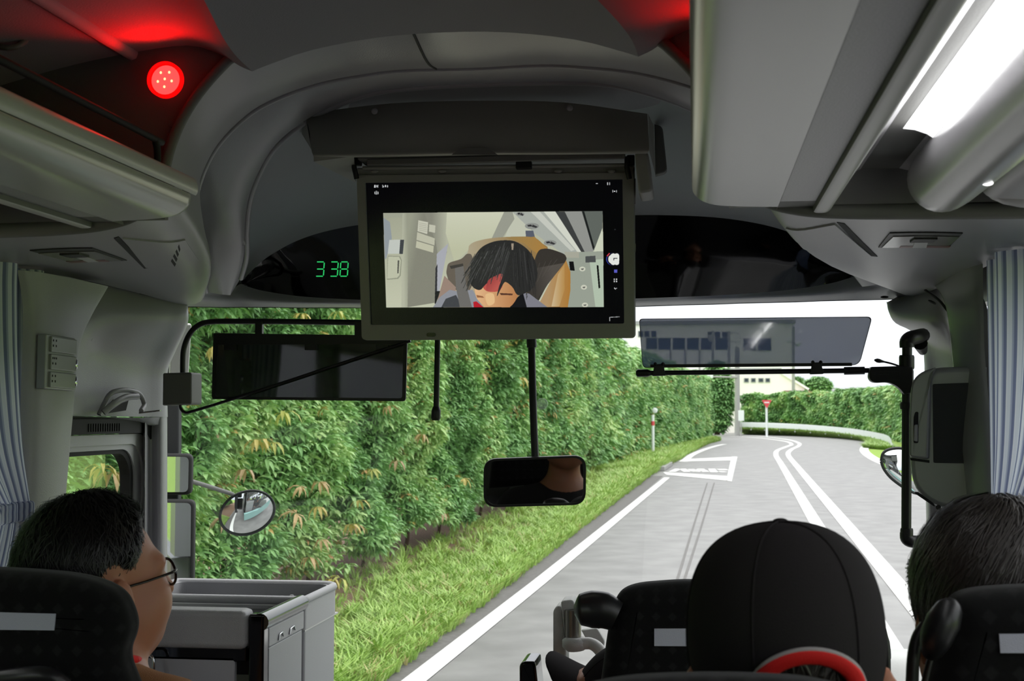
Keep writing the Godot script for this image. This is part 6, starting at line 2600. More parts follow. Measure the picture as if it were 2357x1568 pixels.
func scatter(called: String, mesh: Mesh, where: Array, cols: Array, parent: Node3D) -> MultiMeshInstance3D:
	var mm := MultiMesh.new()
	mm.transform_format = MultiMesh.TRANSFORM_3D
	mm.use_colors = true
	mm.mesh = mesh
	mm.instance_count = where.size()
	for i in where.size():
		mm.set_instance_transform(i, where[i])
		mm.set_instance_color(i, cols[i])
	var o := MultiMeshInstance3D.new()
	o.multimesh = mm
	o.name = called
	parent.add_child(o, true)
	o.set_meta("kind", "stuff")
	return o

func along(path: Array, s: float) -> Array:
	# point and direction at distance s
	for i in path.size() - 1:
		var l: float = path[i].distance_to(path[i + 1])
		if s <= l or i == path.size() - 2:
			return [path[i].lerp(path[i + 1], s / l), (path[i + 1] - path[i]).normalized()]
		s -= l
	return []

func path_len(path: Array) -> float:
	var l := 0.0
	for i in path.size() - 1:
		l += path[i].distance_to(path[i + 1])
	return l

var greens := [Color(0.14, 0.30, 0.10), Color(0.21, 0.42, 0.155), Color(0.29, 0.53, 0.20), Color(0.38, 0.62, 0.25), Color(0.50, 0.68, 0.29)]

func leaf_colour(r: RandomNumberGenerator, t: float, yellow: float) -> Color:
	if r.randf() < yellow:
		return Color(0.50, 0.42, 0.12).lerp(Color(0.62, 0.36, 0.17), r.randf())
	var k := clampf(t + (r.randf() - 0.5) * 0.55, 0.0, 0.999) * 4.0
	var i := int(k)
	return greens[i].lerp(greens[i + 1], k - i)

func hedge(o: Node3D, path: Array, out_side: float, height: float, low: float, deep: float, dens: Callable, size: Callable, sd: int, yellow: Callable) -> void:
	var r := RandomNumberGenerator.new()
	r.seed = sd
	var fn := FastNoiseLite.new()
	fn.seed = sd
	fn.frequency = 0.45
	fn.fractal_octaves = 3
	var fc := FastNoiseLite.new()
	fc.seed = sd + 7
	fc.frequency = 0.30
	fc.fractal_octaves = 3
	var L := path_len(path)
	var lots := [[], [], []]
	var cols := [[], [], []]
	var s := 0.0
	while s < L:
		var q := along(path, s)
		var p: Vector3 = q[0]
		var d: Vector3 = q[1]
		var nrm := Vector3(-d.z, 0, d.x) * out_side
		var step := 0.5
		var count := int(dens.call(p) * step * (height + 1.0))
		for k in count:
			var ss := s + r.randf() * step
			var h := r.randf() * (height + 1.0)
			var inward: float
			var y: float
			var bump := fn.get_noise_2d(ss * 1.0, h * 1.4) * deep
			var top := height + fn.get_noise_2d(ss * 0.8, 77.0) * 0.5
			if h < height:
				y = h
				inward = -bump * 0.8 + pow(r.randf(), 1.6) * 0.4
				if y > top - 0.5:
					inward += pow((y - top + 0.5) / 0.5, 2.0) * 0.35
			else:
				y = top - r.randf() * 0.1
				inward = r.randf() * 1.4
			var floor_ := low + fn.get_noise_2d(ss * 1.3, -30.0) * 0.35
			if y < floor_:
				continue
			var q2 := along(path, minf(ss, L - 0.01))
			var pos: Vector3 = q2[0] - nrm * inward
			pos.y = y
			var sc: float = size.call(p) * (0.75 + 0.5 * r.randf())
			var b := Basis(Vector3.UP, r.randf() * TAU) * Basis(Vector3.RIGHT, (r.randf() - 0.5) * 1.0)
			b = Basis(d, out_side * 0.0 + (0.35 + (r.randf() - 0.5) * 0.5) * -out_side) * b
			var w := r.randi() % 3
			lots[w].append(Transform3D(b.scaled(Vector3.ONE * sc), pos))
			var tone := 0.50 + fc.get_noise_2d(ss, y * 1.2) * 0.9
			cols[w].append(leaf_colour(r, tone, yellow.call(p) * (1.0 if fc.get_noise_2d(ss * 2.0 + 90.0, y * 2.0) > 0.05 else 0.15)))
		s += step
	for w in 3:
		scatter("foliage", [leaf_cluster(7, 0.15, 0.052, 1, 0.6), leaf_cluster(6, 0.13, 0.058, 2, 0.5), leaf_cluster(7, 0.17, 0.046, 3, 0.8)][w], lots[w], cols[w], o)
	# the dense inside of the hedge
	var mb := MB.new()
	var rows := []
	for y in [low + 0.25, height * 0.5, height - 0.35]:
		var line := []
		for k in int(L / 1.5) + 1:
			var q := along(path, k * L / int(L / 1.5))
			var d: Vector3 = q[1]
			var p: Vector3 = q[0] - Vector3(-d.z, 0, d.x) * out_side * 0.45
			p.y = y
			line.append(p)
		rows.append(line)
	var back := []
	for p in rows[2]:
		back.append(p + Vector3(0, 0, 0))
	for k in back.size():
		var q := along(path, k * L / int(L / 1.5))
		var d: Vector3 = q[1]
		back[k] = back[k] - Vector3(-d.z, 0, d.x) * out_side * 1.2
	rows.append(back)
	var foot := []
	for p in back:
		foot.append(Vector3(p.x, low + 0.25, p.z))
	rows.append(foot)
	for row in rows:
		for i in row.size():
			row[i] += o.position
	mb.grid(rows)
	part("inner_branches", mb, M.leaf_core, o)

func strip(mb: MB, path: Array, w: float, y: float) -> void:
	var a := []
	var b := []
	for i in path.size():
		var d: Vector3 = path[mini(i + 1, path.size() - 1)] - path[maxi(i - 1, 0)]
		d.y = 0
		d = d.normalized()
		var n := Vector3(-d.z, 0, d.x) * w * 0.5
		a.append(Vector3(path[i].x + n.x, y, path[i].z + n.z))
		b.append(Vector3(path[i].x - n.x, y, path[i].z - n.z))
	mb.grid([a, b], false, Vector3(0, 500, -50))

func gpts(a: Array) -> Array:
	var o := []
	for q in a:
		o.append(PG(q[0], q[1]))
	return o

func ground_poly(a: Array, y: float) -> MB:
	var mb := MB.new()
	var poly := PackedVector2Array()
	for p in a:
		poly.append(Vector2(p.x, p.z))
	var idx := Geometry2D.triangulate_polygon(poly)
	for t in range(0, idx.size(), 3):
		var n := Vector3.UP
		mb.tri(Vector3(a[idx[t]].x, y, a[idx[t]].z), Vector3(a[idx[t + 1]].x, y, a[idx[t + 1]].z), Vector3(a[idx[t + 2]].x, y, a[idx[t + 2]].z), n, n, n)
	return mb

var hedge_path := []
var grass_edge := []

func outside() -> void:
	var mb := MB.new()
	bx(mb, -400, 400, -0.3, -0.03, -700, 300)
	struct("ground", mb, M.turf, "grassy ground around the road", "ground")
	# road surface
	grass_edge = [Vector3(-3.2, 0, 12), Vector3(-2.85, 0, 0), Vector3(-2.75, 0, -6)] + gpts([[880, 1568], [1090, 1408], [1250, 1284], [1400, 1168], [1500, 1092], [1545, 1068], [1580, 1047], [1630, 1022], [1660, 1014], [1650, 1004], [1600, 998], [1500, 995]])
	var right := gpts([[2062, 1078], [2015, 1058], [1992, 1042], [1990, 1031], [2001, 1021], [1985, 1014], [1940, 1009], [1880, 1005], [1780, 1001], [1715, 999]])
	var road := grass_edge.duplicate()
	road += [Vector3(-40, 0, -170), Vector3(-40, 0, -215), Vector3(6.5, 0, -215), Vector3(6.6, 0, -150)]
	var rr := right.duplicate()
	rr.reverse()
	road += rr + [Vector3(7.6, 0, -40), Vector3(7.4, 0, 0), Vector3(7.4, 0, 12)]
	struct("road", ground_poly(road, 0.0), M.asphalt, "grey asphalt road bending ahead of the coach", "road")
	# darker worn shoulder beside the edge line
	mb = MB.new()
	var shoulder := gpts([[902, 1568], [1110, 1408], [1268, 1284], [1415, 1172], [1512, 1096]])
	strip(mb, [Vector3(-2.6, 0, 4)] + shoulder, 0.42, 0.004)
	struct("road_shoulder", mb, M.asphalt_dark, "dark worn asphalt strip outside the edge line", "road")
	# markings
	var line := func(called: String, a: Array, w: float, label: String, smooth := true) -> void:
		var m := MB.new()
		strip(m, curve(a, 6) if smooth else a, w, 0.009)
		struct(called, m, M.paint, label, "marking")
	line.call("edge_line", [Vector3(-2.42, 0, 3)] + gpts([[955, 1568], [1240, 1342], [1535, 1100]]), 0.19, "white edge line beside the grass verge", false)
	line.call("edge_line", gpts([[1574, 1063], [1592, 1048], [1622, 1035], [1652, 1026], [1668, 1023]]), 0.35, "short white edge line beyond the painted box")
	line.call("lane_line", gpts([[2050, 1500], [1900, 1242], [1840, 1140], [1797, 1067], [1786, 1048], [1790, 1037], [1812, 1028], [1822, 1023], [1805, 1016], [1740, 1008], [1640, 1001]]), 0.24, "inner of two white lane lines, ending in a bend")
	line.call("lane_line", gpts([[2240, 1560], [2128, 1422], [1960, 1222], [1838, 1078], [1814, 1047], [1822, 1035], [1838, 1027], [1838, 1020], [1810, 1012], [1740, 1004], [1640, 998]]), 0.24, "outer of two white lane lines, running to the kerb")
	line.call("kerb_line", right.slice(0, 10), 0.5, "pale kerb line along the far bend")
	var boxm := MB.new()
	for q in [[[1526, 1087.5], [1676, 1097], [1674, 1107], [1534, 1093.5]], [[1570, 1058], [1690, 1052.3], [1688, 1060], [1562, 1063]], [[1684, 1052], [1697, 1052], [1684, 1109], [1672, 1107]]]:
		var gq := ground_poly(gpts(q), 0.010)
		for i in range(0, gq.v.size(), 3):
			boxm.tri(gq.v[i], gq.v[i + 1], gq.v[i + 2], Vector3.UP, Vector3.UP, Vector3.UP)
	struct("painted_box", boxm, M.paint, "white painted box on the road beside the verge", "marking")
	# stretched characters on the road, seen nearly edge-on
	var glyphs := [[[1546, 1087, 1562, 1080]], [[1570, 1080, 1582, 1087]], [[1590, 1081, 1600, 1086], [1602, 1087, 1614, 1080], [1612, 1081, 1626, 1087]], [[1638, 1080, 1644, 1088]], [[1652, 1082, 1674, 1082], [1656, 1086, 1670, 1088]]]
	for g in glyphs:
		var m := MB.new()
		for q in g:
			strip(m, gpts([[q[0], q[1]], [q[2], q[3]]]), 0.26 if absf(q[0] - q[2]) < 18 else 1.0, 0.012)
		tag(struct("road_letter", m, M.paint), "white stretched character painted inside the road box", "marking", "characters painted on the road")
	mb = MB.new()
	strip(mb, gpts([[1712, 1000], [1770, 997]]), 2.0, 0.010)
	struct("stop_line", mb, M.paint, "pale stop line before the far sign", "marking")
	for q in [[[1628, 1112], [1600, 1200], [1556, 1345]], [[1644, 1112], [1618, 1200], [1572, 1345]]]:
		mb = MB.new()
		strip(mb, curve(gpts(q), 4), 0.035, 0.006)
		struct("tar_seam", mb, M.asphalt_dark, "thin dark tar seam along the lane", "seam")
	# verge
	hedge_path = [Vector3(-5.3, 0, 4.0), Vector3(-4.75, 0, -3.0), Vector3(-4.35, 0, -9.0), Vector3(-4.1, 0, -15.0), Vector3(-3.9, 0, -22.0), Vector3(-3.55, 0, -35.0), Vector3(-2.95, 0, -57.0), Vector3(-1.0, 0, -82.0), Vector3(1.1, 0, -105.0), Vector3(-3.0, 0, -112.0), Vector3(-12.0, 0, -116.0)]
	var verge := grass_edge.slice(0, 8) + [Vector3(-8, 0, -46), Vector3(-8, 0, 12)]
	struct("verge_soil", ground_poly(verge, 0.012), M.soil, "strip of brown soil and leaf litter below the hedge", "ground")
	# kerb-side hedge
	var o := thing("hedge", "tall dense green hedge with yellowing leaf tufts along the kerb-side verge", "hedge", Vector3(-4.3, 0, -15))
	var shift := o.position
	var hp := []
	for p in hedge_path:
		hp.append(p - shift)
	var depth_of := func(p: Vector3) -> float:
		return -(p.z + shift.z)
	var dens := func(p: Vector3) -> float:
		var d: float = depth_of.call(p)
		return 420.0 if d < 24.0 else (190.0 if d < 45.0 else 80.0)
	var size := func(p: Vector3) -> float:
		var d: float = depth_of.call(p)
		return 0.82 if d < 24.0 else (1.2 if d < 45.0 else 2.0)
	hedge_at(o, hp, dens, size)
	# single yellowing tufts that stand out
	var rr2 := RandomNumberGenerator.new()
	rr2.seed = 77
	var tufts := [leaf_cluster(8, 0.19, 0.034, 31, 1.1), leaf_cluster(7, 0.17, 0.032, 32, 1.3)]
	var tints := [Color(0.58, 0.48, 0.15), Color(0.56, 0.40, 0.20), Color(0.52, 0.54, 0.15), Color(0.50, 0.36, 0.21)]
	var mats := []
	for c in tints:
		var m: StandardMaterial3D = M.leaf.duplicate()
		m.albedo_color = c.linear_to_srgb()
		mats.append(m)
	var spots := [[585, 1018, 2], [545, 1012, 0], [650, 1118, 1], [695, 1108, 1], [690, 1165, 0], [745, 1328, 2], [725, 1330, 0], [672, 1280, 1], [780, 1208, 1], [768, 1205, 0], [470, 780, 2], [450, 800, 0], [640, 1180, 1], [655, 725, 0], [740, 720, 2], [860, 935, 1], [940, 1000, 1], [790, 1150, 0], [520, 1080, 3], [470, 1190, 3], [430, 985, 1], [560, 1010, 0], [1080, 860, 1], [1175, 870, 0], [1290, 900, 2], [1330, 860, 2], [1370, 930, 0], [1410, 900, 2], [1150, 940, 3], [1040, 1100, 0], [990, 1180, 3], [700, 1240, 1], [820, 1080, 2], [880, 1060, 3], [610, 950, 2], [180, 1075, 0], [210, 1085, 1]]
	for q in spots:
		var ry := ray(q[0], q[1])
		# where this sight line meets the hedge's face
		var best := Vector3()
		for k in 400:
			var t := 5.0 + k * 0.2
			var p := EYE + ry * (t / -ry.z)
			var e := along(hedge_path, 0.0)
			var hx_: float = hedge_x(p.z)
			if p.x > hx_ - 0.02:
				best = p
		var tu := MeshInstance3D.new()
		tu.mesh = tufts[rr2.randi() % 2]
		tu.material_override = mats[q[2]]
		tu.name = "yellowing_tuft"
		o.add_child(tu, true)
		tu.position = best + Vector3(0.22, 0, 0.1) - shift
		tu.rotation = Vector3(rr2.randf() * 0.4, rr2.randf() * TAU, 0)
		var sc := 0.85 + rr2.randf() * 0.3
		if best.z < -20:
			sc *= 1.6
		tu.scale = Vector3.ONE * sc
	for k in 9:
		mb = MB.new()
		var z := -8.0 - k * 2.1 - rr2.randf()
		var x := hedge_x(z) - 0.25 - rr2.randf() * 0.2
		mb.tube(curve([Vector3(x, 0, z), Vector3(x + 0.05, 0.3, z + 0.08 * rr2.randf()), Vector3(x - 0.08, 0.9, z - 0.1)], 3), 0.022 + 0.012 * rr2.randf(), 7)
		part("stem", mb, M.bark, o)
	# grass
	var g := thing("verge_grass", "bright green grass tufts on the kerb-side verge", "grass", Vector3(-3.2, 0, -12))
	g.set_meta("kind", "stuff")
	var fn := FastNoiseLite.new()
	fn.seed = 12
	fn.frequency = 0.7
	var where := [[], []]
	var cols := [[], []]
	for k in 46000:
		var z := -3.0 - 62.0 * pow(rr2.randf(), 1.9) if k < 38000 else -45.0 - 60.0 * rr2.randf()
		var xl := hedge_x(z)
		var xr := edge_x(z)
		var t := rr2.randf()
		var x := lerpf(xl - 0.2, xr + 0.03, t)
		var n := fn.get_noise_2d(x * 1.2, z)
		if z > -44.0 and t < 0.52 + n * 0.6 and rr2.randf() < 0.93:
			continue
		var far := smoothstep(15.0, 60.0, -z)
		var sc := (0.6 + 0.8 * rr2.randf() + maxf(0.0, n) * 0.8) * lerpf(1.0, 2.0, far) * (0.75 if t > 0.9 else 1.0)
		var w := rr2.randi() % 2
		where[w].append(Transform3D(Basis(Vector3.UP, rr2.randf() * TAU).scaled(Vector3(sc * 1.3, sc, sc * 1.3)), Vector3(x, 0.01, z) - g.position))
		var c := Color(0.28, 0.48, 0.09).lerp(Color(0.46, 0.64, 0.19), rr2.randf())
		if rr2.randf() < 0.06:
			c = Color(0.50, 0.45, 0.2)
		cols[w].append(c)
	for w in 2:
		scatter("grass_blades", grass_tuft(50 + w), where[w], cols[w], g)
	# far hedge behind the guard rail
	o = thing("hedge", "clipped dark hedge behind the white guard rail at the bend", "hedge", Vector3(14, 0, -110))
	var fp := []
	for p in [P(1706, 985, 143), P(1800, 985, 138), P(1900, 990, 128), P(2000, 995, 114), P(2080, 1000, 97), P(2210, 1010, 72), P(2500, 1010, 48)]:
		fp.append(Vector3(p.x, 0, p.z) - o.position)
	hedge(o, fp, 1.0, 4.1, 0.0, 1.1, func(_p: Vector3) -> float: return 45.0, func(_p: Vector3) -> float: return 2.6, 91, func(_p: Vector3) -> float: return 0.03)
	# tree and bushes behind the hedge's end
	for q in [["tree", "light green tree just behind the end of the tall hedge", [1650, 915, 135], Vector3(1.6, 3.6, 1.6), 900], ["tree", "round dark green tree beyond the far hedge", [1882, 890, 230], Vector3(2.4, 1.7, 2.2), 500], ["tree", "low green tree beside the gabled house", [1832, 877, 240], Vector3(1.2, 0.8, 1.2), 160]]:
		tree(q[1], P(q[2][0], q[2][1], q[2][2]), q[3], q[4])
	guard_rail()
	roadside()
	buildings()

func hedge_at(o: Node3D, hp: Array, dens: Callable, size: Callable) -> void:
	hedge(o, hp, 1.0, 4.95, 0.45, 0.75, dens, size, 90, func(_p: Vector3) -> float: return 0.05)

func hedge_x(z: float) -> float:
	for i in hedge_path.size() - 1:
		if z <= hedge_path[i].z and z >= hedge_path[i + 1].z:
			return lerpf(hedge_path[i].x, hedge_path[i + 1].x, (z - hedge_path[i].z) / (hedge_path[i + 1].z - hedge_path[i].z))
	return -5.0

func edge_x(z: float) -> float:
	for i in grass_edge.size() - 1:
		if z <= grass_edge[i].z and z >= grass_edge[i + 1].z:
			return lerpf(grass_edge[i].x, grass_edge[i + 1].x, (z - grass_edge[i].z) / (grass_edge[i + 1].z - grass_edge[i].z))
	return -2.8

func tree(label: String, c: Vector3, rad: Vector3, n: int) -> void:
	var o := thing("tree", label, "tree", Vector3(c.x, 0, c.z))
	var r := RandomNumberGenerator.new()
	r.seed = n
	var mb := MB.new()
	mb.tube([Vector3(c.x, 0, c.z), Vector3(c.x + 0.1, c.y * 0.5, c.z), Vector3(c.x, c.y, c.z)], [0.3, 0.22, 0.1], 8)
	part("trunk", mb, M.bark, o)
	var where := []
	var cols := []
	for k in n:
		var d := Vector3(r.randfn(), r.randfn(), r.randfn()).normalized()
		var p := d * rad * (0.75 + 0.3 * r.randf())
		where.append(Transform3D(Basis(Vector3.UP, r.randf() * TAU).scaled(Vector3.ONE * (3.0 + r.randf() * 1.6)), Vector3(0, c.y, 0) + p))
		cols.append(leaf_colour(r, 0.35, 0.0))
	scatter("foliage", leaf_cluster(9, 0.15, 0.07, 5, 0.4), where, cols, o)
	mb = MB.new()
	mb.ellipsoid(Transform3D(Basis(), c), rad * 0.82, 14, 10)
	part("crown_core", mb, M.leaf_core, o)

func guard_rail() -> void:
	var o := thing("guard_rail", "white guard rail curving along the far bend below the hedge", "guard rail", PG(1880, 1002))
	# [picture x, distance, height of the bank, height of the beam's top]
	var base := []
	var tops := []
	for q in [[1699, 135, 0.62, 1.30], [1760, 132, 0.58, 1.27], [1830, 127, 0.5, 1.18], [1900, 119, 0.42, 1.05], [1960, 109, 0.30, 0.93], [2015, 97, 0.16, 0.78], [2044, 87, 0.04, 0.68], [2053, 79, 0.0, 0.35]]:
		var p := P(q[0], 955, q[1])
		base.append(Vector3(p.x, q[2], p.z))
		tops.append(Vector3(p.x, q[3], p.z))
	base = curve(base, 4)
	tops = curve(tops, 4)
	var rows := []
	for q in [[-0.50, 0.0], [-0.40, 0.06], [-0.26, 0.0], [-0.12, 0.06], [0.0, 0.0], [0.0, -0.04], [-0.50, -0.04]]:
		var line := []
		for p in tops:
			line.append(p + Vector3(0, q[0], q[1]))
		rows.append(line)
	# grass bank below it
	var bk := MB.new()
	var r0 := []
	var r1 := []
	var r2 := []
	var kerb := curve(gpts([[1712, 999.5], [1780, 1001.5], [1830, 1003], [1880, 1005.5], [1940, 1009.5], [1985, 1015], [2001, 1021.5], [1990, 1031]]), 4)
	for k in base.size():
		r0.append(kerb[k] + Vector3(0, 0.01, 0))
		r1.append(base[k])
		r2.append(base[k] + Vector3(4.0, 0.1, -9.0))
	bk.grid([r0, r1, r2], false, EYE + Vector3(0, 100, 0))
	struct("bank", bk, M.turf, "grassy bank below the white guard rail", "ground")
	var gr := RandomNumberGenerator.new()
	gr.seed = 8
	var gw := []
	var gc := []
	for k in 5200:
		var i := gr.randi() % base.size()
		var i2 := mini(i + 1, base.size() - 1)
		var t := gr.randf()
		var u := gr.randf()
		var p: Vector3 = r0[i].lerp(r0[i2], u).lerp(r1[i].lerp(r1[i2], u), t)
		gw.append(Transform3D(Basis(Vector3.UP, gr.randf() * TAU).scaled(Vector3(4, 1.8, 4) * (0.6 + 0.6 * gr.randf())), p))
		gc.append(Color(0.22, 0.40, 0.07).lerp(Color(0.40, 0.56, 0.15), gr.randf()))
	var gs := scatter("bank_grass", grass_tuft(60), gw, gc, self)
	tag(gs, "bright grass on the bank below the guard rail", "grass")
	var mb := MB.new()
	mb.grid(rows, false, EYE)
	part("rail_beam", mb, M.rail_white, o)
	for k in range(0, base.size(), 2):
		mb = MB.new()
		mb.tube([base[k] + Vector3(0, -0.1, -0.1), tops[k] + Vector3(0, 0, -0.1)], 0.06, 8)
		part("post", mb, M.rail_white, o)

func roadside() -> void:
	# marker post
	var o := thing("marker_post", "white marker post with a round head and red band on the verge", "post", PG(1503, 1056))
	var b := PG(1503, 1056)
	var mb := MB.new()
	mb.tube([b, b + Vector3(0, 2.05, 0)], 0.075, 10)
	part("post_shaft", mb, M.rail_white, o)
	mb = MB.new()
	mb.tube([b + Vector3(0, 1.55, 0), b + Vector3(0, 1.75, 0)], 0.085, 10)
	part("red_band", mb, M.sign_red, o)
	mb = MB.new()
	mb.ellipsoid(Transform3D(Basis(), b + Vector3(0.1, 2.25, 0)), Vector3(0.13, 0.13, 0.05), 14, 8)
	part("round_head", mb, M.rail_white, o)
	mb = MB.new()
	mb.box(Transform3D(Basis(), b + Vector3(0, 0.1, 0.05)), Vector3(0.4, 0.25, 0.3), 0.03)
	part("concrete_foot", mb, M.concrete, o)
	mb = MB.new()
	var k := PG(1526, 1078)
	mb.box(Transform3D(Basis(Vector3.UP, -0.04), k + Vector3(0, 0.08, 0)), Vector3(0.45, 0.16, 5.0), 0.02)
	lone("kerb_block", mb, M.concrete, "pale concrete kerb block at the edge of the verge", "kerb")
	# stop sign
	b = P(1765, 1000, 122)
	b.y = 0
	o = thing("stop_sign", "red inverted-triangle road sign on a white post before the far hedge", "sign", b)
	mb = MB.new()
	mb.tube([b, b + Vector3(0, 2.9, 0)], 0.10, 8)
	part("sign_post", mb, M.rail_white, o)
	mb = MB.new()
	var c := P(1765, 930, 121.8)
	mb.prism(rounded([[-0.46, 0.36, 0.08], [0.46, 0.36, 0.08], [0, -0.42, 0.08]]), Transform3D(Basis(), c), -0.02, 0.02)
	part("sign_plate", mb, M.sign_red, o)
	mb = MB.new()
	mb.box(Transform3D(Basis(), c + Vector3(0, 0.13, 0.03)), Vector3(0.46, 0.10, 0.01))
	part("white_lettering", mb, M.paint, o)
	# cone
	b = PG(1679, 991)
	o = thing("traffic_cone", "small red traffic cone beside the concrete pole", "cone", b)
	mb = MB.new()
	mb.tube([b + Vector3(0, 0.05, 0), b + Vector3(0, 0.85, 0)], [0.24, 0.05], 12)
	part("cone_body", mb, M.cone_red, o)
	mb = MB.new()
	mb.box(Transform3D(Basis(), b + Vector3(0, 0.03, 0)), Vector3(0.6, 0.06, 0.6), 0.01)
	part("cone_base", mb, M.cone_red, o)
	# poles
	for q in [[1697, 990, 800, 128, 0.27, "thick grey concrete pole at the junction"], [1641, 960, 760, 175, 0.22, "thin utility pole in front of the factory windows"], [1678, 960, 762, 172, 0.22, "thin utility pole beside the paired factory windows"], [1826, 960, 752, 150, 0.20, "tall pole with two round lamps beyond the far hedge"]]:
		b = P(q[0], q[1], q[3])
		b.y = 0
		var t := P(q[0], q[2], q[3])
		o = thing("utility_pole", q[5], "pole", b, "utility poles")
		mb = MB.new()
		mb.tube([b, t], [q[4], q[4] * 0.8], 10)
		part("shaft", mb, M.concrete, o)
		if q[0] == 1826:
			for e in [[-0.55, 1.55], [0.45, 1.95]]:
				mb = MB.new()
				mb.ellipsoid(Transform3D(Basis(), t + Vector3(e[0], -e[1], 0)), Vector3(0.32, 0.32, 0.3), 10, 8)
				part("lamp_head", mb, M.rail_white, o)
		elif q[0] == 1641:
			mb = MB.new()
			mb.tube([t + Vector3(-0.3, -1.5, 0), t + Vector3(-0.3, -0.6, 0)], 0.3, 10)
			part("transformer", mb, M.concrete, o)
		elif q[0] == 1678:
			mb = MB.new()
			mb.tube(curve([t + Vector3(0, -0.3, 0), t + Vector3(1.1, -0.3, 0), t + Vector3(1.5, -0.9, 0), t + Vector3(1.3, -1.4, 0), t + Vector3(0, -1.4, 0)], 3), 0.05, 6)
			part("cable_loop", mb, M.concrete, o)
	# overhead sign on an arm
	o = thing("overhead_sign", "long white overhead sign board above the end of the hedge", "sign", P(1640, 866, 128))
	mb = MB.new()
	mb.box(Transform3D(Basis(), P(1614, 866, 127)), Vector3(2.25, 0.42, 0.1), 0.05)
	part("board", mb, M.rail_white, o)
	mb = MB.new()
	mb.tube([P(1588, 866, 127.4), P(1697, 869, 127.8)], 0.08, 8)
	part("arm", mb, M.concrete, o)
	# board by the pole
	o = thing("white_notice_board", "small white board beside the foot of the concrete pole", "board", P(1707, 960, 127))
	mb = MB.new()
	mb.box(Transform3D(Basis(), P(1706, 957, 126.5)), Vector3(0.55, 1.0, 0.08), 0.03)
	part("board", mb, M.rail_white, o)
	mb = MB.new()
	var bb := P(1706, 975, 126.6)
	mb.tube([Vector3(bb.x, 0, bb.z), bb], 0.06, 8)
	part("post", mb, M.concrete, o)
	# parked cars far off
	for q in [[1653, "white car parked far behind the hedge's end"], [1681, "white car parked beside the concrete pole"]]:
		b = P(q[0], 960, 186)
		b.y = 0
		o = thing("car", q[1], "car", b, "parked white cars")
		mb = MB.new()
		mb.box(Transform3D(Basis(), b + Vector3(0, 0.65, 0)), Vector3(1.35, 0.7, 3.2), 0.15)
		part("car_body", mb, M.rail_white, o)
		mb = MB.new()
		mb.prism(rounded([[-0.62, 0.95, 0.1], [-0.5, 1.5, 0.1], [0.5, 1.5, 0.1], [0.62, 0.95, 0.1]]), Transform3D(Basis(), b), -1.2, 0.9, 0.05)
		part("car_cabin", mb, M.win_dark, o)
		for e in [-0.55, 0.55]:
			mb = MB.new()
			mb.tube([b + Vector3(e - 0.1, 0.3, 1.1), b + Vector3(e + 0.1, 0.3, 1.1)], 0.3, 12)
			part("wheel", mb, M.rubber, o)

func far_window(o: Node3D, x0: float, y0: float, x1: float, y1: float, d: float) -> void:
	var a := P(x0, y0, d)
	var b := P(x1, y1, d)
	var mb := MB.new()
	bx(mb, a.x - 0.08, b.x + 0.08, b.y - 0.08, a.y + 0.08, -d - 0.1, -d + 0.10)
	var w := part("window", mb, M.concrete, o)
	mb = MB.new()
	bx(mb, a.x, b.x, b.y, a.y, -d, -d + 0.12)
	part("pane", mb, M.win_dark, w)

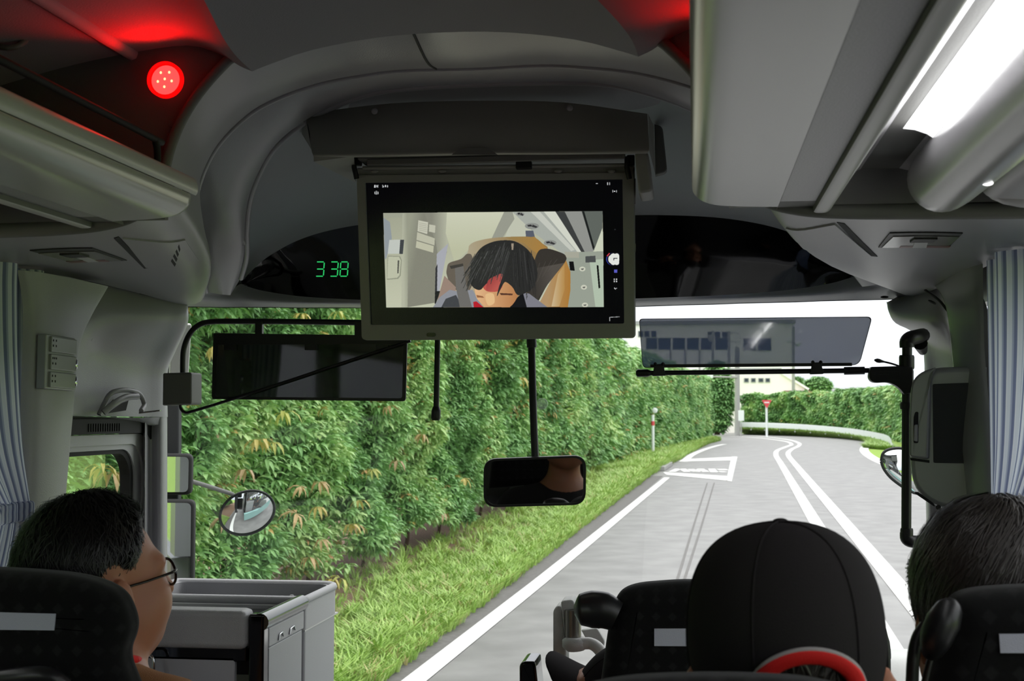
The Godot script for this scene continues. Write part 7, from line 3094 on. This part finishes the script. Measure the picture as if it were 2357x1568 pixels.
func buildings() -> void:
	var d := 200.0
	var a := P(1440, 748, d)
	var b := P(1829, 960, d)
	var o := thing("factory_building", "large pale factory with rows of dark windows beyond the hedge", "building", Vector3((a.x + b.x) / 2, 0, -d - 8))
	var mb := MB.new()
	bx(mb, a.x, b.x, 0, a.y, -d - 16, -d)
	part("wall", mb, M.facade, o)
	mb = MB.new()
	bx(mb, a.x - 0.3, b.x + 0.3, a.y, a.y + 0.55, -d - 16.3, -d + 0.3)
	part("roof_edge", mb, M.roof_metal, o)
	for q in [[1470, 763, 1479, 775], [1484, 763, 1494, 775], [1500, 763, 1510, 775], [1630, 765, 1640, 776], [1646, 765, 1657, 776], [1663, 765, 1674, 776], [1488, 779, 1512, 803], [1516, 779, 1543, 804], [1549, 779, 1576, 804], [1582, 779, 1608, 804], [1614, 779, 1638, 804], [1647, 779, 1678, 804], [1712, 780, 1739, 806], [1745, 780, 1774, 806]]:
		far_window(o, q[0], q[1], q[2], q[3], d)
	for q in [1543, 1577, 1610]:
		mb = MB.new()
		mb.tube([P(q, 806, d - 0.15), Vector3(P(q, 806, d).x, 0, -d + 0.15)], 0.12, 6)
		part("downpipe", mb, M.concrete, o)
	d = 150.0
	a = P(1640, 852, d)
	b = P(1797, 960, d)
	o = thing("low_building", "cream low building with four small windows behind the stop sign", "building", Vector3((a.x + b.x) / 2, 0, -d - 4))
	mb = MB.new()
	bx(mb, a.x, b.x, 0, a.y, -d - 8, -d)
	part("wall", mb, M.facade_cream, o)
	for q in [[1714, 872, 1722, 879], [1730, 872, 1738, 879], [1747, 872, 1756, 879], [1763, 872, 1771, 879], [1650, 868, 1658, 878], [1663, 868, 1671, 878]]:
		far_window(o, q[0], q[1], q[2], q[3], d)
	mb = MB.new()
	var ca := P(1640, 865, d)
	var cb := P(1690, 869, d)
	bx(mb, ca.x, cb.x, cb.y, ca.y, -d, -d + 1.2)
	part("canopy", mb, M.roof_metal, o)
	mb = MB.new()
	bx(mb, a.x - 0.15, b.x + 0.15, a.y, a.y + 0.2, -d - 8.1, -d + 0.15)
	part("parapet", mb, M.roof_metal, o)
	# gabled house
	d = 165.0
	o = thing("gabled_house", "pale gabled house at the corner of the cream building", "building", P(1825, 950, d))
	var gx := Transform3D(Basis(), Vector3(0, 0, -d))
	var ga := P(1795, 858, d)
	var gb := P(1852, 893, d)
	var gc := P(1800, 893, d)
	mb = MB.new()
	mb.prism(PackedVector2Array([Vector2(gc.x - 2, 0), Vector2(gb.x, 0), Vector2(gb.x, gb.y), Vector2(ga.x, ga.y), Vector2(gc.x - 2, ga.y)]), gx, -8, 0)
	part("wall", mb, M.facade_cream, o)
	mb = MB.new()
	bar(mb, Vector3(ga.x, ga.y + 0.1, -d), Vector3(gb.x + 0.5, gb.y - 0.2, -d), 0.6, 0.25)
	part("verge_board", mb, M.facade, o)
	mb = MB.new()
	bx(mb, gc.x + 0.2, gb.x + 0.6, gb.y - 0.6, gb.y - 0.35, -d - 6, -d + 0.8)
	part("eaves", mb, mat(Color(0.55, 0.42, 0.36), 0.8), o)
	# long grey hall
	d = 260.0
	a = P(1850, 896, d)
	b = P(2110, 940, d)
	o = thing("long_hall", "long low hall with a pale grey roof beyond the far hedge", "building", Vector3((a.x + b.x) / 2, 0, -d - 8))
	mb = MB.new()
	bx(mb, a.x, b.x, 0, P(1850, 908, d).y, -d - 16, -d)
	part("wall", mb, M.facade, o)
	mb = MB.new()
	var ry := P(1850, 908, d).y
	mb.prism(PackedVector2Array([Vector2(0.5, ry), Vector2(-8, a.y + 0.6), Vector2(-16.5, ry)]), Transform3D(Basis(Vector3(0, 0, 1), Vector3(0, 1, 0), Vector3(-1, 0, 0)), Vector3(0, 0, -d)), -b.x, -a.x)
	part("roof", mb, M.roof_metal, o)

func _ready() -> void:
	rng.seed = 1
	setup()
	make_materials()
	header()
	shell()
	bulkheads()
	racks()
	nearside()
	offside()
	outside()
	curtains()
	reading_lamps()
	consoles()
	dashboard()
	seats()
	monitor()
	visors()
	outside_mirrors()
	people()
